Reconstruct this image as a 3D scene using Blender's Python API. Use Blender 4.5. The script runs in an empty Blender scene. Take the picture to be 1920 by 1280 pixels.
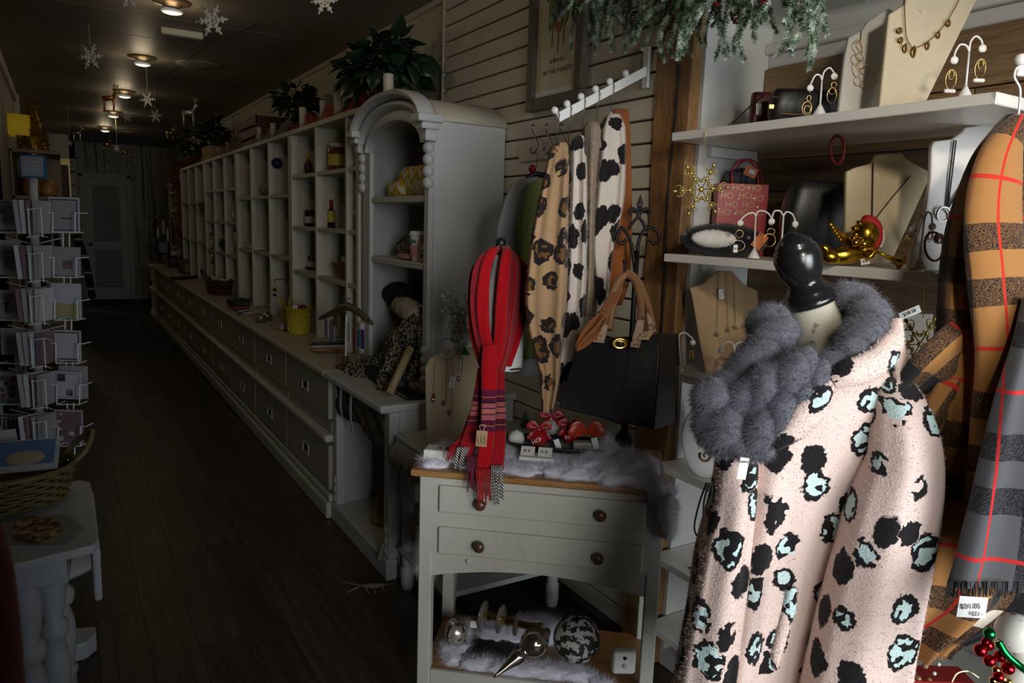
import bpy, bmesh, math, random
from mathutils import Vector, Matrix, noise as mnoise
random.seed(7)
scene = bpy.context.scene
COL = scene.collection
# ------------------------------------------------------------------ camera
FPX = 1387.0
ROT = Matrix(((0.8568, 0.0500, -0.5135), (-0.5146, 0.1502, -0.8443), (0.0349, 0.9874, 0.1544)))
EYE = Vector((0, 0, 1.47))
def _calib():
    # camera axes from the vanishing points of the shop's long wall and of the verticals
    def cv(p): return Vector((p[0] - 960, -(p[1] - 640), -FPX)).normalized()
    y = cv((114, 394)); yv = 640 + ((114 - 960) * (650 - 960) + FPX * FPX) / 246.0
    z = -cv((650, yv)); z = (z - y * z.dot(y)).normalized(); x = y.cross(z)
    return Matrix((x, y, z))
ROT = _calib()
cam_data = bpy.data.cameras.new('camera'); cam = bpy.data.objects.new('camera', cam_data); COL.objects.link(cam)
cam_data.sensor_width = 36; cam_data.lens = FPX / 1920 * 36; cam_data.clip_start = 0.05; cam_data.clip_end = 60
cam.matrix_world = Matrix.Translation(EYE) @ ROT.to_4x4()
scene.camera = cam
# ------------------------------------------------------------------ world, lights, exposure
scene.view_settings.view_transform = 'Standard'; scene.view_settings.look = 'None'
scene.view_settings.gamma = 1; scene.view_settings.use_curve_mapping = False
scene.view_settings.exposure = 0.0
w = bpy.data.worlds.new('world'); scene.world = w; w.use_nodes = True
w.node_tree.nodes['Background'].inputs[0].default_value = (0.62, 0.74, 0.92, 1)
w.node_tree.nodes['Background'].inputs[1].default_value = 0.02
def light(name, kind, loc, energy, color, target=None, **kw):
    d = bpy.data.lights.new(name, kind); d.energy = energy; d.color = color
    for k, v in kw.items(): setattr(d, k, v)
    o = bpy.data.objects.new(name, d); COL.objects.link(o); o.location = loc
    if target is not None:
        o.rotation_euler = (Vector(target) - Vector(loc)).to_track_quat('-Z', 'Y').to_euler()
    return o
# daylight of the shop front behind the camera, and the track spots over the display bay
light('storefront_window', 'AREA', (1.45, -0.80, 1.30), 11.5, (0.90, 0.95, 1.0), (1.55, 1.6, 1.15), shape='RECTANGLE', size=1.3, size_y=1.7, spread=math.radians(60))
light('entry_glass', 'AREA', (0.30, -0.95, 1.40), 2.8, (0.94, 0.95, 0.93), (1.26, 2.0, 0.95), shape='RECTANGLE', size=0.6, size_y=1.6, spread=math.radians(46))
light('track_spot', 'SPOT', (0.55, -0.35, 2.15), 62, (1.0, 0.88, 0.72), (1.80, 1.15, 1.62), spot_size=math.radians(50), spot_blend=1.0, shadow_soft_size=0.08)
# ------------------------------------------------------------------ helpers
def ray(px, py): return ROT @ Vector((px - 960, -(py - 640), -FPX))
def WX(px, py, X): r = ray(px, py); return EYE + r * (X / r.x)
def WY(px, py, Y): r = ray(px, py); return EYE + r * (Y / r.y)
def WZ(px, py, Z): r = ray(px, py); return EYE + r * ((Z - EYE.z) / r.z)
def WD(px, py, d): return EYE + ray(px, py) * (d / FPX)
YAW = -math.atan2(0.5135, 0.8443)          # heading of the camera
def RZ(a): return Matrix.Rotation(a, 4, 'Z')
def RX(a): return Matrix.Rotation(a, 4, 'X')
def RY(a): return Matrix.Rotation(a, 4, 'Y')
def T(*p): return Matrix.Translation(Vector(p if len(p) > 1 else p[0]))
def S(x, y=None, z=None):
    y = x if y is None else y; z = x if z is None else z
    return Matrix.Diagonal((x, y, z, 1))
def smooth(a, b, x):
    t = max(0, min(1, (x - a) / (b - a))); return t * t * (3 - 2 * t)
def lerp(a, b, t): return a + (b - a) * t
def interp(tab, x):
    if x <= tab[0][0]: return tab[0][1:]
    for p, q in zip(tab, tab[1:]):
        if x <= q[0]:
            t = (x - p[0]) / (q[0] - p[0]); t = t * t * (3 - 2 * t) if False else t
            return tuple(lerp(a, b, t) for a, b in zip(p[1:], q[1:]))
    return tab[-1][1:]
def catmull(pts, n=6, closed=False):
    P = [Vector(p) for p in pts]; out = []; m = len(P)
    for i in range(m if closed else m - 1):
        p0 = P[(i - 1) % m] if closed or i > 0 else P[0]; p1 = P[i]; p2 = P[(i + 1) % m]
        p3 = P[(i + 2) % m] if closed or i + 2 < m else P[-1]
        for k in range(n):
            t = k / n
            out.append(0.5 * ((2 * p1) + (p2 - p0) * t + (2 * p0 - 5 * p1 + 4 * p2 - p3) * t * t + (3 * p1 - p0 - 3 * p2 + p3) * t ** 3))
    if not closed: out.append(P[-1])
    return out
class MB:
    def __init__(s): s.v = []; s.f = []; s.att = None
    def add(s, vs, fs, M=None):
        b = len(s.v)
        s.v += [(M @ Vector(p)) if M is not None else Vector(p) for p in vs]
        s.f += [tuple(b + i for i in f) for f in fs]; return s
    def box(s, x0, x1, y0, y1, z0, z1, M=None):
        return s.add([(x0, y0, z0), (x1, y0, z0), (x1, y1, z0), (x0, y1, z0), (x0, y0, z1), (x1, y0, z1), (x1, y1, z1), (x0, y1, z1)],
                     [(3, 2, 1, 0), (4, 5, 6, 7), (0, 1, 5, 4), (1, 2, 6, 5), (2, 3, 7, 6), (3, 0, 4, 7)], M)
    def cbox(s, c, d, M=None):
        m = T(*c) if M is None else M @ T(*c)
        return s.box(-d[0] / 2, d[0] / 2, -d[1] / 2, d[1] / 2, -d[2] / 2, d[2] / 2, m)
    def prism(s, poly, z0, z1, M=None):        # polygon in xy, extruded along z
        n = len(poly)
        return s.add([(p[0], p[1], z0) for p in poly] + [(p[0], p[1], z1) for p in poly],
                     [tuple(range(n - 1, -1, -1)), tuple(range(n, 2 * n))] + [(i, (i + 1) % n, n + (i + 1) % n, n + i) for i in range(n)], M)
    def loft(s, rings, closed=True, caps=True, M=None):
        n = len(rings[0]); vs = [p for r in rings for p in r]; fs = []
        for i in range(len(rings) - 1):
            for j in range(n if closed else n - 1):
                a = i * n + j; b = i * n + (j + 1) % n
                fs.append((a, b, b + n, a + n))
        if caps and closed:
            fs.append(tuple(range(n - 1, -1, -1))); k = (len(rings) - 1) * n; fs.append(tuple(range(k, k + n)))
        return s.add(vs, fs, M)
    def lathe(s, prof, n=20, M=None, caps=True):
        return s.loft([[(r * math.cos(2 * math.pi * j / n), r * math.sin(2 * math.pi * j / n), z) for j in range(n)] for r, z in prof], True, caps, M)
    def tube(s, path, r, n=8, closed=False, M=None, flat=1.0):
        P = [Vector(p) for p in path]; m = len(P); rings = []
        up = None
        for i, p in enumerate(P):
            t = (P[(i + 1) % m] - P[i - 1]) if closed else (P[min(i + 1, m - 1)] - P[max(i - 1, 0)])
            if t.length < 1e-9: t = Vector((0, 0, 1))
            t.normalize()
            if up is None: up = t.orthogonal().normalized()
            else:
                up = up - t * up.dot(t)
                up = up.normalized() if up.length > 1e-6 else t.orthogonal().normalized()
            sd = t.cross(up); rr = r[i] if isinstance(r, (list, tuple)) else r
            rings.append([p + up * (rr * math.cos(2 * math.pi * j / n)) + sd * (rr * flat * math.sin(2 * math.pi * j / n)) for j in range(n)])
        if closed: rings.append(rings[0])
        return s.loft(rings, True, not closed, M)
    def sphere(s, c, r, nu=14, nv=9, M=None):
        if not isinstance(r, (tuple, list)): r = (r, r, r)
        rings = []
        for i in range(nv + 1):
            a = math.pi * (i / nv - 0.5); a = max(-1.54, min(1.54, a))
            rings.append([(c[0] + r[0] * math.cos(a) * math.cos(2 * math.pi * j / nu), c[1] + r[1] * math.cos(a) * math.sin(2 * math.pi * j / nu), c[2] + r[2] * math.sin(a)) for j in range(nu)])
        return s.loft(rings, True, True, M)
    def grid(s, fn, nu, nv, thick=0, M=None):   # sheet fn(u,v)->point
        P = [[Vector(fn(i / nu, j / nv)) for j in range(nv + 1)] for i in range(nu + 1)]
        def idx(i, j): return i * (nv + 1) + j
        fs = [(idx(i, j), idx(i + 1, j), idx(i + 1, j + 1), idx(i, j + 1)) for i in range(nu) for j in range(nv)]
        vs = [p for r in P for p in r]
        s.add(vs, fs, M); return s
    def curl(s, c, r0, turns, r, M=None, n=24, start=0, sgn=1, z=0):
        pts = [(c[0] + r0 * (1 - 0.8 * i / n) * math.cos(start + sgn * turns * 2 * math.pi * i / n), z, c[1] + r0 * (1 - 0.8 * i / n) * math.sin(start + sgn * turns * 2 * math.pi * i / n)) for i in range(n + 1)]
        return s.tube(pts, r, 6, M=M)
    def build(s, name, mat, parent=None, bevel=0, sm=False, sub=0, solid=0, seg=1, local=False):
        me = bpy.data.meshes.new(name)
        vs = s.v
        if parent is not None and not local:
            inv = WM[parent].inverted(); vs = [inv @ p for p in vs]
        me.from_pydata([tuple(p) for p in vs], [], s.f); me.update()
        bm = bmesh.new(); bm.from_mesh(me)
        bmesh.ops.recalc_face_normals(bm, faces=bm.faces) if not solid else None
        bm.to_mesh(me); bm.free()
        if s.att:
            at = me.attributes.new('cloth', 'FLOAT_VECTOR', 'POINT'); at.data.foreach_set('vector', [x for p in s.att for x in p])
        me.materials.append(mat)
        if sm:
            for p in me.polygons: p.use_smooth = True
        return link(name, me, parent, bevel, sub, solid, seg, sm)
WM = {}
def link(name, me, parent=None, bevel=0, sub=0, solid=0, seg=1, sm=False):
    o = bpy.data.objects.new(name, me); COL.objects.link(o)
    if parent is not None: o.parent = parent; WM[o] = WM[parent].copy()
    else: WM[o] = Matrix.Identity(4)
    if solid:
        m = o.modifiers.new('solid', 'SOLIDIFY'); m.thickness = solid; m.offset = 0
    if bevel:
        m = o.modifiers.new('bevel', 'BEVEL'); m.width = bevel; m.segments = seg; m.limit_method = 'ANGLE'; m.angle_limit = 0.6; m.use_clamp_overlap = True
    if sub:
        m = o.modifiers.new('sub', 'SUBSURF'); m.levels = sub; m.render_levels = sub
    return o
def tag(o, label, cat, group=None, kind=None):
    if label: o['label'] = label
    if cat: o['category'] = cat
    if group: o['group'] = group
    if kind: o['kind'] = kind
    return o
def thing(name, label, cat, loc=(0, 0, 0), rz=0, group=None):
    o = bpy.data.objects.new(name, None); COL.objects.link(o); o.empty_display_size = 0.05
    o.location = loc; o.rotation_euler = (0, 0, rz); WM[o] = T(*loc) @ RZ(rz)
    return tag(o, label, cat, group)
def struct(o): o['kind'] = 'structure'; return o
def sroot(name):
    o = bpy.data.objects.new(name, None); COL.objects.link(o); WM[o] = Matrix.Identity(4); o['kind'] = 'structure'; return o
def copy_tree(o, M, parent=None):
    c = o.copy(); COL.objects.link(c)
    if parent is None: c.matrix_world = M; WM[c] = M
    else: c.parent = parent
    for ch in [x for x in bpy.data.objects if x.parent == o]: copy_tree(ch, M, c)
    return c
# ------------------------------------------------------------------ materials
class N:
    def __init__(s, name):
        s.m = bpy.data.materials.new(name); s.m.use_nodes = True; s.t = s.m.node_tree
        s.b = s.t.nodes['Principled BSDF']
    def n(s, ty, ins=None, out=0, **at):
        nd = s.t.nodes.new(ty)
        for k, v in at.items(): setattr(nd, k, v)
        for k, v in (ins or {}).items(): s.set(nd.inputs[k], v)
        return nd.outputs[out]
    def set(s, sock, v):
        if isinstance(v, bpy.types.NodeSocket): s.t.links.new(v, sock)
        elif isinstance(v, (tuple, list)) and len(v) == 3 and sock.type == 'RGBA': sock.default_value = (*v, 1)
        else: sock.default_value = v
    def obj(s): return s.n('ShaderNodeTexCoord', out=3)
    def attr(s, nm): return s.n('ShaderNodeAttribute', out=1, attribute_name=nm)
    def gen(s): return s.n('ShaderNodeTexCoord', out=0)
    def mapp(s, vec, scale=(1, 1, 1), loc=(0, 0, 0), rot=(0, 0, 0)):
        return s.n('ShaderNodeMapping', {'Vector': vec, 'Scale': scale, 'Location': loc, 'Rotation': rot})
    def math(s, op, a, b=0.0, c=None):
        d = {0: a, 1: b}
        if c is not None: d[2] = c
        return s.n('ShaderNodeMath', d, operation=op)
    def mix(s, f, a, b, mode='MIX'):
        nd = s.t.nodes.new('ShaderNodeMix'); nd.data_type = 'RGBA'; nd.blend_type = mode
        s.set(nd.inputs[0], f); s.set(nd.inputs[6], a); s.set(nd.inputs[7], b); return nd.outputs[2]
    def noise(s, vec, scale, detail=2, out=0, rough=0.5):
        return s.n('ShaderNodeTexNoise', {'Vector': vec, 'Scale': scale, 'Detail': detail, 'Roughness': rough}, out)
    def vor(s, vec, scale, rnd=1.0, out=0, feature='F1', dim='2D'):
        return s.n('ShaderNodeTexVoronoi', {'Vector': vec, 'Scale': scale, 'Randomness': rnd}, out, feature=feature, voronoi_dimensions=dim)
    def ramp(s, f, stops, const=False):
        nd = s.t.nodes.new('ShaderNodeValToRGB'); s.set(nd.inputs[0], f); e = nd.color_ramp.elements
        nd.color_ramp.interpolation = 'CONSTANT' if const else 'LINEAR'
        e[0].position = stops[0][0]; e[0].color = (*stops[0][1], 1); e[1].position = stops[-1][0]; e[1].color = (*stops[-1][1], 1)
        for p, c in stops[1:-1]:
            x = e.new(p); x.color = (*c, 1)
        return nd.outputs[0]
    def step(s, x, lo, hi):   # 1 below lo, 0 above hi
        return s.n('ShaderNodeMapRange', {0: x, 1: lo, 2: hi, 3: 1.0, 4: 0.0})
    def sep(s, vec, i): return s.n('ShaderNodeSeparateXYZ', {0: vec}, i)
    def comb(s, x, y, z): return s.n('ShaderNodeCombineXYZ', {0: x, 1: y, 2: z})
    def vadd(s, a, b): return s.n('ShaderNodeVectorMath', {0: a, 1: b}, operation='ADD')
    def vscale(s, a, k):
        nd = s.t.nodes.new('ShaderNodeVectorMath'); nd.operation = 'SCALE'; s.set(nd.inputs[0], a); s.set(nd.inputs['Scale'], k); return nd.outputs[0]
    def jit(s, vec, scale, amt, detail=3):
        c = s.n('ShaderNodeTexNoise', {'Vector': vec, 'Scale': scale, 'Detail': detail}, 1)
        return s.vadd(vec, s.vscale(s.vadd(c, (-0.5, -0.5, -0.5)), amt))
    def bump(s, h, st=0.3, dist=0.01):
        s.set(s.b.inputs['Normal'], s.n('ShaderNodeBump', {'Height': h, 'Strength': st, 'Distance': dist}))
    def col(s, c): s.set(s.b.inputs['Base Color'], c); return s
    def done(s, rough=0.6, metal=0, spec=0.5, sheen=0, coat=0, trans=0, emit=None, es=0, alpha=1):
        b = s.b.inputs
        s.set(b['Roughness'], rough); s.set(b['Metallic'], metal); s.set(b['Specular IOR Level'], spec)
        if sheen: b['Sheen Weight'].default_value = sheen
        if coat: b['Coat Weight'].default_value = coat
        if trans: b['Transmission Weight'].default_value = trans
        if emit is not None: s.set(b['Emission Color'], emit); b['Emission Strength'].default_value = es
        if alpha != 1: s.set(b['Alpha'], alpha)
        return s.m
def plain(name, c, rough=0.6, metal=0, var=0.12, vs=8, bump=0, bs=60, **kw):
    k = N(name); o = k.obj()
    if var:
        k.col(k.mix(k.noise(o, vs, 4), tuple(x * (1 - var) for x in c), tuple(min(1, x * (1 + var)) for x in c)))
    else: k.col(tuple(c))
    if bump: k.bump(k.noise(o, bs, 3), bump, 0.004)
    return k.done(rough, metal, **kw)
def painted(name, c, under=(0.05, 0.04, 0.03), wear=0.62, rough=0.5):     # distressed paint
    k = N(name); o = k.obj()
    base = k.mix(k.noise(o, 3, 4), tuple(x * 0.9 for x in c), c)
    w = k.noise(k.mapp(o, (9, 9, 9)), 2.2, 8, rough=0.7)
    m = k.n('ShaderNodeMapRange', {0: w, 1: wear + 0.06, 2: wear + 0.09, 3: 0.0, 4: 1.0})
    k.col(k.mix(m, base, under)); k.bump(k.noise(o, 40, 3), 0.08, 0.003)
    return k.done(rough)
def wood(name, a, b, scale=(1, 12, 12), rough=0.5, rings=3.0, knots=0.0, dark=(0.02, 0.012, 0.006)):
    k = N(name); o = k.mapp(k.obj(), scale)
    j = k.jit(o, 0.8, 1.2)
    n1 = k.noise(j, rings, 6, rough=0.6); n2 = k.noise(k.mapp(k.obj(), tuple(s * 5 for s in scale)), 4, 3)
    c = k.mix(k.n('ShaderNodeMapRange', {0: n1, 1: 0.3, 2: 0.7, 3: 0.0, 4: 1.0}), a, b)
    c = k.mix(k.math('MULTIPLY', k.step(n2, 0.3, 0.5), 0.5), c, dark)
    if knots:
        d = k.vor(k.mapp(k.obj(), tuple(max(1.0, s * 0.35) for s in scale)), knots, 1.0, dim='3D')
        c = k.mix(k.math('MULTIPLY', k.step(d, 0.03, 0.16), 0.85), c, dark)
    k.col(c); k.bump(n2, 0.15, 0.004)
    return k.done(rough)
# ================================================================== structure
m_cream = plain('cream_wall_paint', (0.62, 0.56, 0.43), 0.6, var=0.06)
m_slat = plain('cream_slat_paint', (0.66, 0.60, 0.48), 0.55, var=0.05)
m_ceil = plain('ceiling_dimmed_gloss', (0.20, 0.175, 0.145), 0.5, var=0.08, vs=1.5)  # white ceiling darkened in its colour to stand in for weak grazing light
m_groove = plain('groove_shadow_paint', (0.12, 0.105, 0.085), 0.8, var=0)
m_base = painted('distressed_white_paint', (0.60, 0.58, 0.52))
m_drawer = painted('distressed_drawer_paint', (0.46, 0.42, 0.35), wear=0.64)
m_grey = plain('grey_white_paint', (0.56, 0.56, 0.56), 0.5, var=0.05)
m_white = plain('white_paint', (0.80, 0.79, 0.76), 0.45, var=0.04)
m_dark = plain('dark_gap', (0.01, 0.009, 0.008), 0.9, var=0)
m_black = plain('black_metal', (0.012, 0.012, 0.013), 0.4, 0.3, var=0.1)
m_wire = plain('white_wire', (0.72, 0.74, 0.76), 0.35, var=0)
def floor_mat(name, plank_rows):
    k = N(name); o = k.obj()
    g = k.mapp(o, (16, 0.9, 1))
    n1 = k.noise(k.jit(g, 0.7, 1.4), 2.2, 7, rough=0.65)
    c = k.ramp(n1, [(0.28, (0.020, 0.013, 0.009)), (0.5, (0.062, 0.043, 0.030)), (0.72, (0.105, 0.075, 0.052))])
    if plank_rows:
        br = k.n('ShaderNodeTexBrick', {'Vector': k.mapp(o, (1, 1, 1), rot=(0, 0, math.pi / 2)), 'Color1': (1, 1, 1, 1), 'Color2': (0.6, 0.6, 0.6, 1), 'Mortar': (0.1, 0.1, 0.1, 1), 'Scale': 1.0, 'Mortar Size': 0.004, 'Brick Width': 1.2, 'Row Height': 0.15})
        c = k.mix(1.0, c, br, 'MULTIPLY')
    k.col(c); k.bump(n1, 0.1, 0.003)
    return k.done(0.42, spec=0.35)
m_plank = [floor_mat('floor_plank_wood', False)]
for i in range(3):
    mm = m_plank[0].copy(); mm.name = 'floor_plank_wood_tone'
    for nd in mm.node_tree.nodes:
        if nd.type == 'VALTORGB':
            for e in nd.color_ramp.elements: e.color = [x * (0.75 + 0.22 * i) for x in e.color[:3]] + [1]
        if nd.type == 'MAPPING' and nd.inputs['Scale'].default_value[0] > 10: nd.inputs['Location'].default_value = (i * 3.3, i * 1.7, 0)
    m_plank.append(mm)
flo = MB().box(-2.6, 2.2, -1.2, 16.5, -0.06, -0.004).build('floor', floor_mat('floor_far_wood', True)); struct(flo)
pm = []
for k_, ln in enumerate((1.2, 0.8)):
    me = MB().box(-0.0747, 0.0747, 0, ln - 0.0015, -0.006, 0.0)
    o = me.build('floorboard', m_plank[k_], flo, bevel=0.0008); pm.append(o)
first = [True, True]
for i in range(-5, 11):
    y = 0.9 - (i * 0.37) % 1.2; kk = 0
    while y < 5.4:
        kd = 1 if (i * 7 + kk * 3) % 5 == 0 else 0; ln = (1.2, 0.8)[kd]
        x = 0.11 + i * 0.15
        if first[kd]: o = pm[kd]; first[kd] = False
        else:
            o = pm[kd].copy(); COL.objects.link(o); o.parent = flo
        o.location = (x, y, 0); o.material_slots[0].link = 'OBJECT'; o.material_slots[0].material = m_plank[(i * 5 + kk * 3) % 4]
        y += ln; kk += 1
# ceiling of wide panels
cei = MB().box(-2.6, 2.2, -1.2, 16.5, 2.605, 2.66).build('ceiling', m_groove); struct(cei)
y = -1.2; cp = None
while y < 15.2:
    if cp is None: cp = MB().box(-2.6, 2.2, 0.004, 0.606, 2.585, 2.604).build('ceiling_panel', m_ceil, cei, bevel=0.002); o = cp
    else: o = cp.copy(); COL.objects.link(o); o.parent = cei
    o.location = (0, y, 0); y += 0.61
cable = MB().tube([(1.0, 4.7, 2.575), (0.86, 5.6, 2.578), (0.72, 7.5, 2.578), (0.66, 8.6, 2.58)], 0.004, 6).build('ceiling_cable', m_groove, cei)
# right wall: plaster with a slatwall stretch
wr = MB().box(1.69, 1.78, 1.90, 14.3, 0, 2.605).build('wall_right', m_cream); struct(wr)
ZS = [2.500 - 0.0745 * i for i in range(-1, 34)]
sl = None
for z in ZS:
    z0 = z + 0.004; z1 = z + 0.0705
    if z1 < 0.02: continue
    if sl is None:
        sl = MB().box(1.668, 1.692, 1.897, 3.49, 0.0, 0.0665).build('slat', m_slat, wr, bevel=0.0025); o = sl
    else: o = sl.copy(); COL.objects.link(o); o.parent = wr
    o.location = (0, 0, max(z0, 0))
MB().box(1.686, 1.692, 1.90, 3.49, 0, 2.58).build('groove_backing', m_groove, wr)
MB().box(1.664, 1.69, 3.49, 3.503, 0.7, 2.585).build('slat_edge_strip', m_slat, wr)
MB().box(1.672, 1.69, 3.503, 14.2, 2.555, 2.585).build('cornice_strip', m_cream, wr)
MB().box(1.675, 1.69, 4.72, 4.80, 2.05, 2.555).build('wall_batten', m_cream, wr)
MB().box(1.675, 1.69, 8.00, 8.06, 2.05, 2.555).build('wall_batten', m_cream, wr)
# back wall with birch print paper, louvred door
k = N('birch_wallpaper'); o_ = k.obj()
sx = k.math('MULTIPLY', k.sep(k.jit(o_, 1.2, 0.10), 0), 9.0)
stripe = k.noise(k.comb(sx, 0.0, k.math('MULTIPLY', k.sep(o_, 2), 0.25)), 1.6, 3)
mark = k.noise(k.mapp(o_, (9, 9, 26)), 1.0, 4)
c = k.ramp(stripe, [(0.36, (0.10, 0.09, 0.075)), (0.44, (0.36, 0.33, 0.28)), (0.6, (0.40, 0.37, 0.31)), (0.68, (0.20, 0.18, 0.15))])
k.col(k.mix(k.step(mark, 0.33, 0.40), c, (0.05, 0.045, 0.04))); m_birch = k.done(0.8)
bw = MB()
bw.box(0.225, 0.30, 14.22, 14.32, 0, 2.605); bw.box(1.0, 1.70, 14.22, 14.32, 0, 2.605); bw.box(0.30, 1.0, 14.22, 14.32, 2.06, 2.605)
bw = struct(bw.build('wall_back', m_birch))
MB().box(0.14, 0.225, 9.2, 14.32, 0, 0.0).v
m_door = plain('louvre_door_paint', (0.40, 0.38, 0.34), 0.55, var=0.05)
dr = sroot('door_1')
d0, d1, dy = 0.335, 0.965, 14.20
for a in ((0.275, 0.335), (0.965, 1.025)): MB().box(a[0], a[1], 14.18, 14.3, 0, 2.08).build('door_jamb', m_door, dr, bevel=0.006)
MB().box(0.275, 1.025, 14.18, 14.3, 2.03, 2.10).build('door_head', m_door, dr, bevel=0.006)
for a in ((d0, d0 + 0.12), (d1 - 0.12, d1)): MB().box(a[0], a[1], dy, dy + 0.035, 0.012, 2.03).build('door_stile', m_door, dr, bevel=0.004)
for a in ((0.012, 0.22), (0.86, 0.98), (1.90, 2.03)): MB().box(d0 + 0.12, d1 - 0.12, dy, dy + 0.035, a[0], a[1]).build('door_rail', m_door, dr, bevel=0.004)
lv = None
for z in [0.235 + 0.035 * i for i in range(18)] + [0.995 + 0.035 * i for i in range(26)]:
    if lv is None: lv = MB().box(0, d1 - d0 - 0.24, -0.02, 0.02, -0.004, 0.004, RX(math.radians(-38))).build('louvre', m_door, dr); o = lv
    else: o = lv.copy(); COL.objects.link(o); o.parent = dr
    o.location = (d0 + 0.12, dy + 0.018, z)
MB().box(d0 + 0.1, d1 - 0.1, dy + 0.03, dy + 0.04, 0.1, 1.95).build('door_backing', m_door, dr)
mk = MB(); mk.lathe([(0.026, 0), (0.026, 0.006), (0.012, 0.01), (0.011, 0.03), (0.026, 0.04), (0.029, 0.055), (0.02, 0.068)], 16, T(d0 + 0.06, dy, 0.93) @ RX(math.radians(90)))
mk.build('door_knob', plain('aged_brass', (0.22, 0.16, 0.08), 0.3, 0.9, var=0.05), dr, sm=True)
MB().box(0.34, 0.94, 13.55, 14.1, 0.0, 0.012).build('door_mat', plain('dark_mat', (0.02, 0.016, 0.012), 0.95, bump=0.5, bs=200))
tag(bpy.data.objects['door_mat'], 'thin dark doormat in front of the louvred door', 'doormat')
# left partition and the back-left side room it opens on
wl = MB(); wl.box(-0.42, -0.34, 6.2, 9.1, 0, 2.605); wl.box(-1.7, -1.6, -1.2, 6.3, 0, 2.605); wl.box(-1.7, -0.34, 6.2, 6.3, 0, 2.605)
wl = struct(wl.build('wall_left', plain('partition_paint', (0.34, 0.30, 0.23), 0.6, var=0.06)))
MB().box(-0.40, -0.30, 9.0, 9.12, 0, 2.605).build('partition_pilaster', m_cream, wl, bevel=0.006)
MB().box(-0.36, -0.31, 6.2, 9.1, 2.50, 2.585).build('partition_cornice', m_cream, wl, bevel=0.006)
wb = MB(); wb.box(-2.6, 0.225, 16.3, 16.4, 0, 2.605); wb.box(-2.6, -2.5, 6.3, 16.4, 0, 2.605); wb.box(0.225, 0.30, 14.32, 16.3, 0, 2.605)
struct(wb.build('wall_side_room', m_cream))
struct(MB().box(-2.6, 0.225, 13.2, 13.32, 2.24, 2.605).build('trim_1', m_cream))
struct(MB().box(0.15, 0.225, 13.2, 14.3, 0, 2.605).build('wall_corner', m_birch))
# ================================================================== base cabinets and worktop
UN = [3.44, 5.07, 6.76, 8.47, 10.2, 11.93]
m_hand = plain('dark_pull_recess', (0.012, 0.010, 0.009), 0.6, var=0)
m_label = plain('pull_frame_paint', (0.42, 0.39, 0.33), 0.4, var=0)
def cabinet(y0, y1, label):
    t = thing('drawer_cabinet', label, 'cabinet', (1.05, y0, 0), 0, 'drawer cabinets along the right wall')
    b = MB(); b.box(1.095, 1.67, y0 + 0.002, y1 - 0.002, 0.0, 0.715); b.build('body', m_base, t, bevel=0.003)
    MB().box(1.052, 1.10, y0, y1, 0, 0.085).build('plinth', m_base, t, bevel=0.012, seg=2)
    MB().box(1.065, 1.10, y0, y1, 0.085, 0.125).build('plinth_moulding', m_base, t, bevel=0.012, seg=2)
    m = MB(); m.box(1.045, 1.10, y0, y1, 0.39, 0.43); m.build('middle_moulding', m_base, t, bevel=0.015, seg=3)
    mid = (y0 + y1) / 2
    for (a, c) in ((y0 + 0.012, mid - 0.006), (mid + 0.006, y1 - 0.012)):
        for (z0, z1) in ((0.145, 0.372), (0.505, 0.705)):
            d = MB().box(1.068, 1.10, a, c, z0, z1).build('drawer', m_drawer, t, bevel=0.005, seg=2)
            zc = (z0 + z1) / 2 - 0.005; yc = (a + c) / 2
            f = MB(); 
            for s_ in ((-.055, .055, .022, .028), (-.055, .055, -.028, -.022), (-.055, -.049, -.022, .022), (.049, .055, -.022, .022)):
                f.box(1.062, 1.069, yc + s_[0], yc + s_[1], zc + s_[2], zc + s_[3])
            f.build('pull_frame', m_label, d)
            MB().box(1.066, 1.069, yc - .036, yc + .036, zc - .013, zc + .013).build('pull_recess', m_hand, d)
        MB().box(1.083, 1.10, a, c, 0.432, 0.49).build('fixed_panel', m_drawer, t, bevel=0.004)
    return t
lab = ['nearest white four-drawer cabinet of the long counter, next to the arched hutch', 'white four-drawer cabinet under the yellow bee-print pail stretch, second from the arched hutch',
       'white four-drawer cabinet below the red-brown wicker basket, third from the arched hutch', 'white four-drawer cabinet fourth from the arched hutch, toward the door', 'farthest white four-drawer cabinet at the door end of the counter']
for i in range(5): cabinet(UN[i], UN[i + 1], lab[i])
m_top = painted('worktop_cream_paint', (0.58, 0.52, 0.38), wear=0.66)
wt = MB().box(1.04, 1.685, 3.445, 11.95, 0.716, 0.75).build('worktop', m_top, bevel=0.010, seg=2)
tag(wt, 'long cream painted worktop running over the drawer cabinets', 'worktop')
# ================================================================== cubby shelving
def cubby(name, y0, y1, zs, label, mat, cols=None):
    t = thing('cubby_shelf_unit', label, 'shelving', (1.3, y0, 0.75), 0, 'cubby shelving units along the right wall')
    zt = 2.03; w = 0.028
    MB().box(1.66, 1.672, y0 + .002, y1 - .002, 0.752, zt - 0.03).build('back_panel', mat, t)
    MB().box(1.295, 1.672, y0 + .001, y1 - .001, zt - 0.03, zt).build('top_board', mat, t, bevel=0.003)
    p = (y1 - y0) / 3
    ys = cols or [y0 + .002 + 0.02, y0 + p, y0 + 2 * p, y1 - .002 - 0.02]
    for i, yy in enumerate(ys):
        ww = 0.04 if i in (0, 3) else w
        MB().box(1.30, 1.66, yy - ww / 2, yy + ww / 2, 0.752, zt - 0.03).build('upright', mat, t, bevel=0.002)
    for z in zs:
        for i in range(3):
            MB().box(1.305, 1.66, ys[i] + (0.02 if i == 0 else w / 2), ys[i + 1] - (0.02 if i == 2 else w / 2), z - 0.024, z).build('shelf_board', mat, t, bevel=0.002)
    return ys
m_cub = plain('cubby_cream_paint', (0.52, 0.49, 0.40), 0.55, var=0.06)
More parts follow.
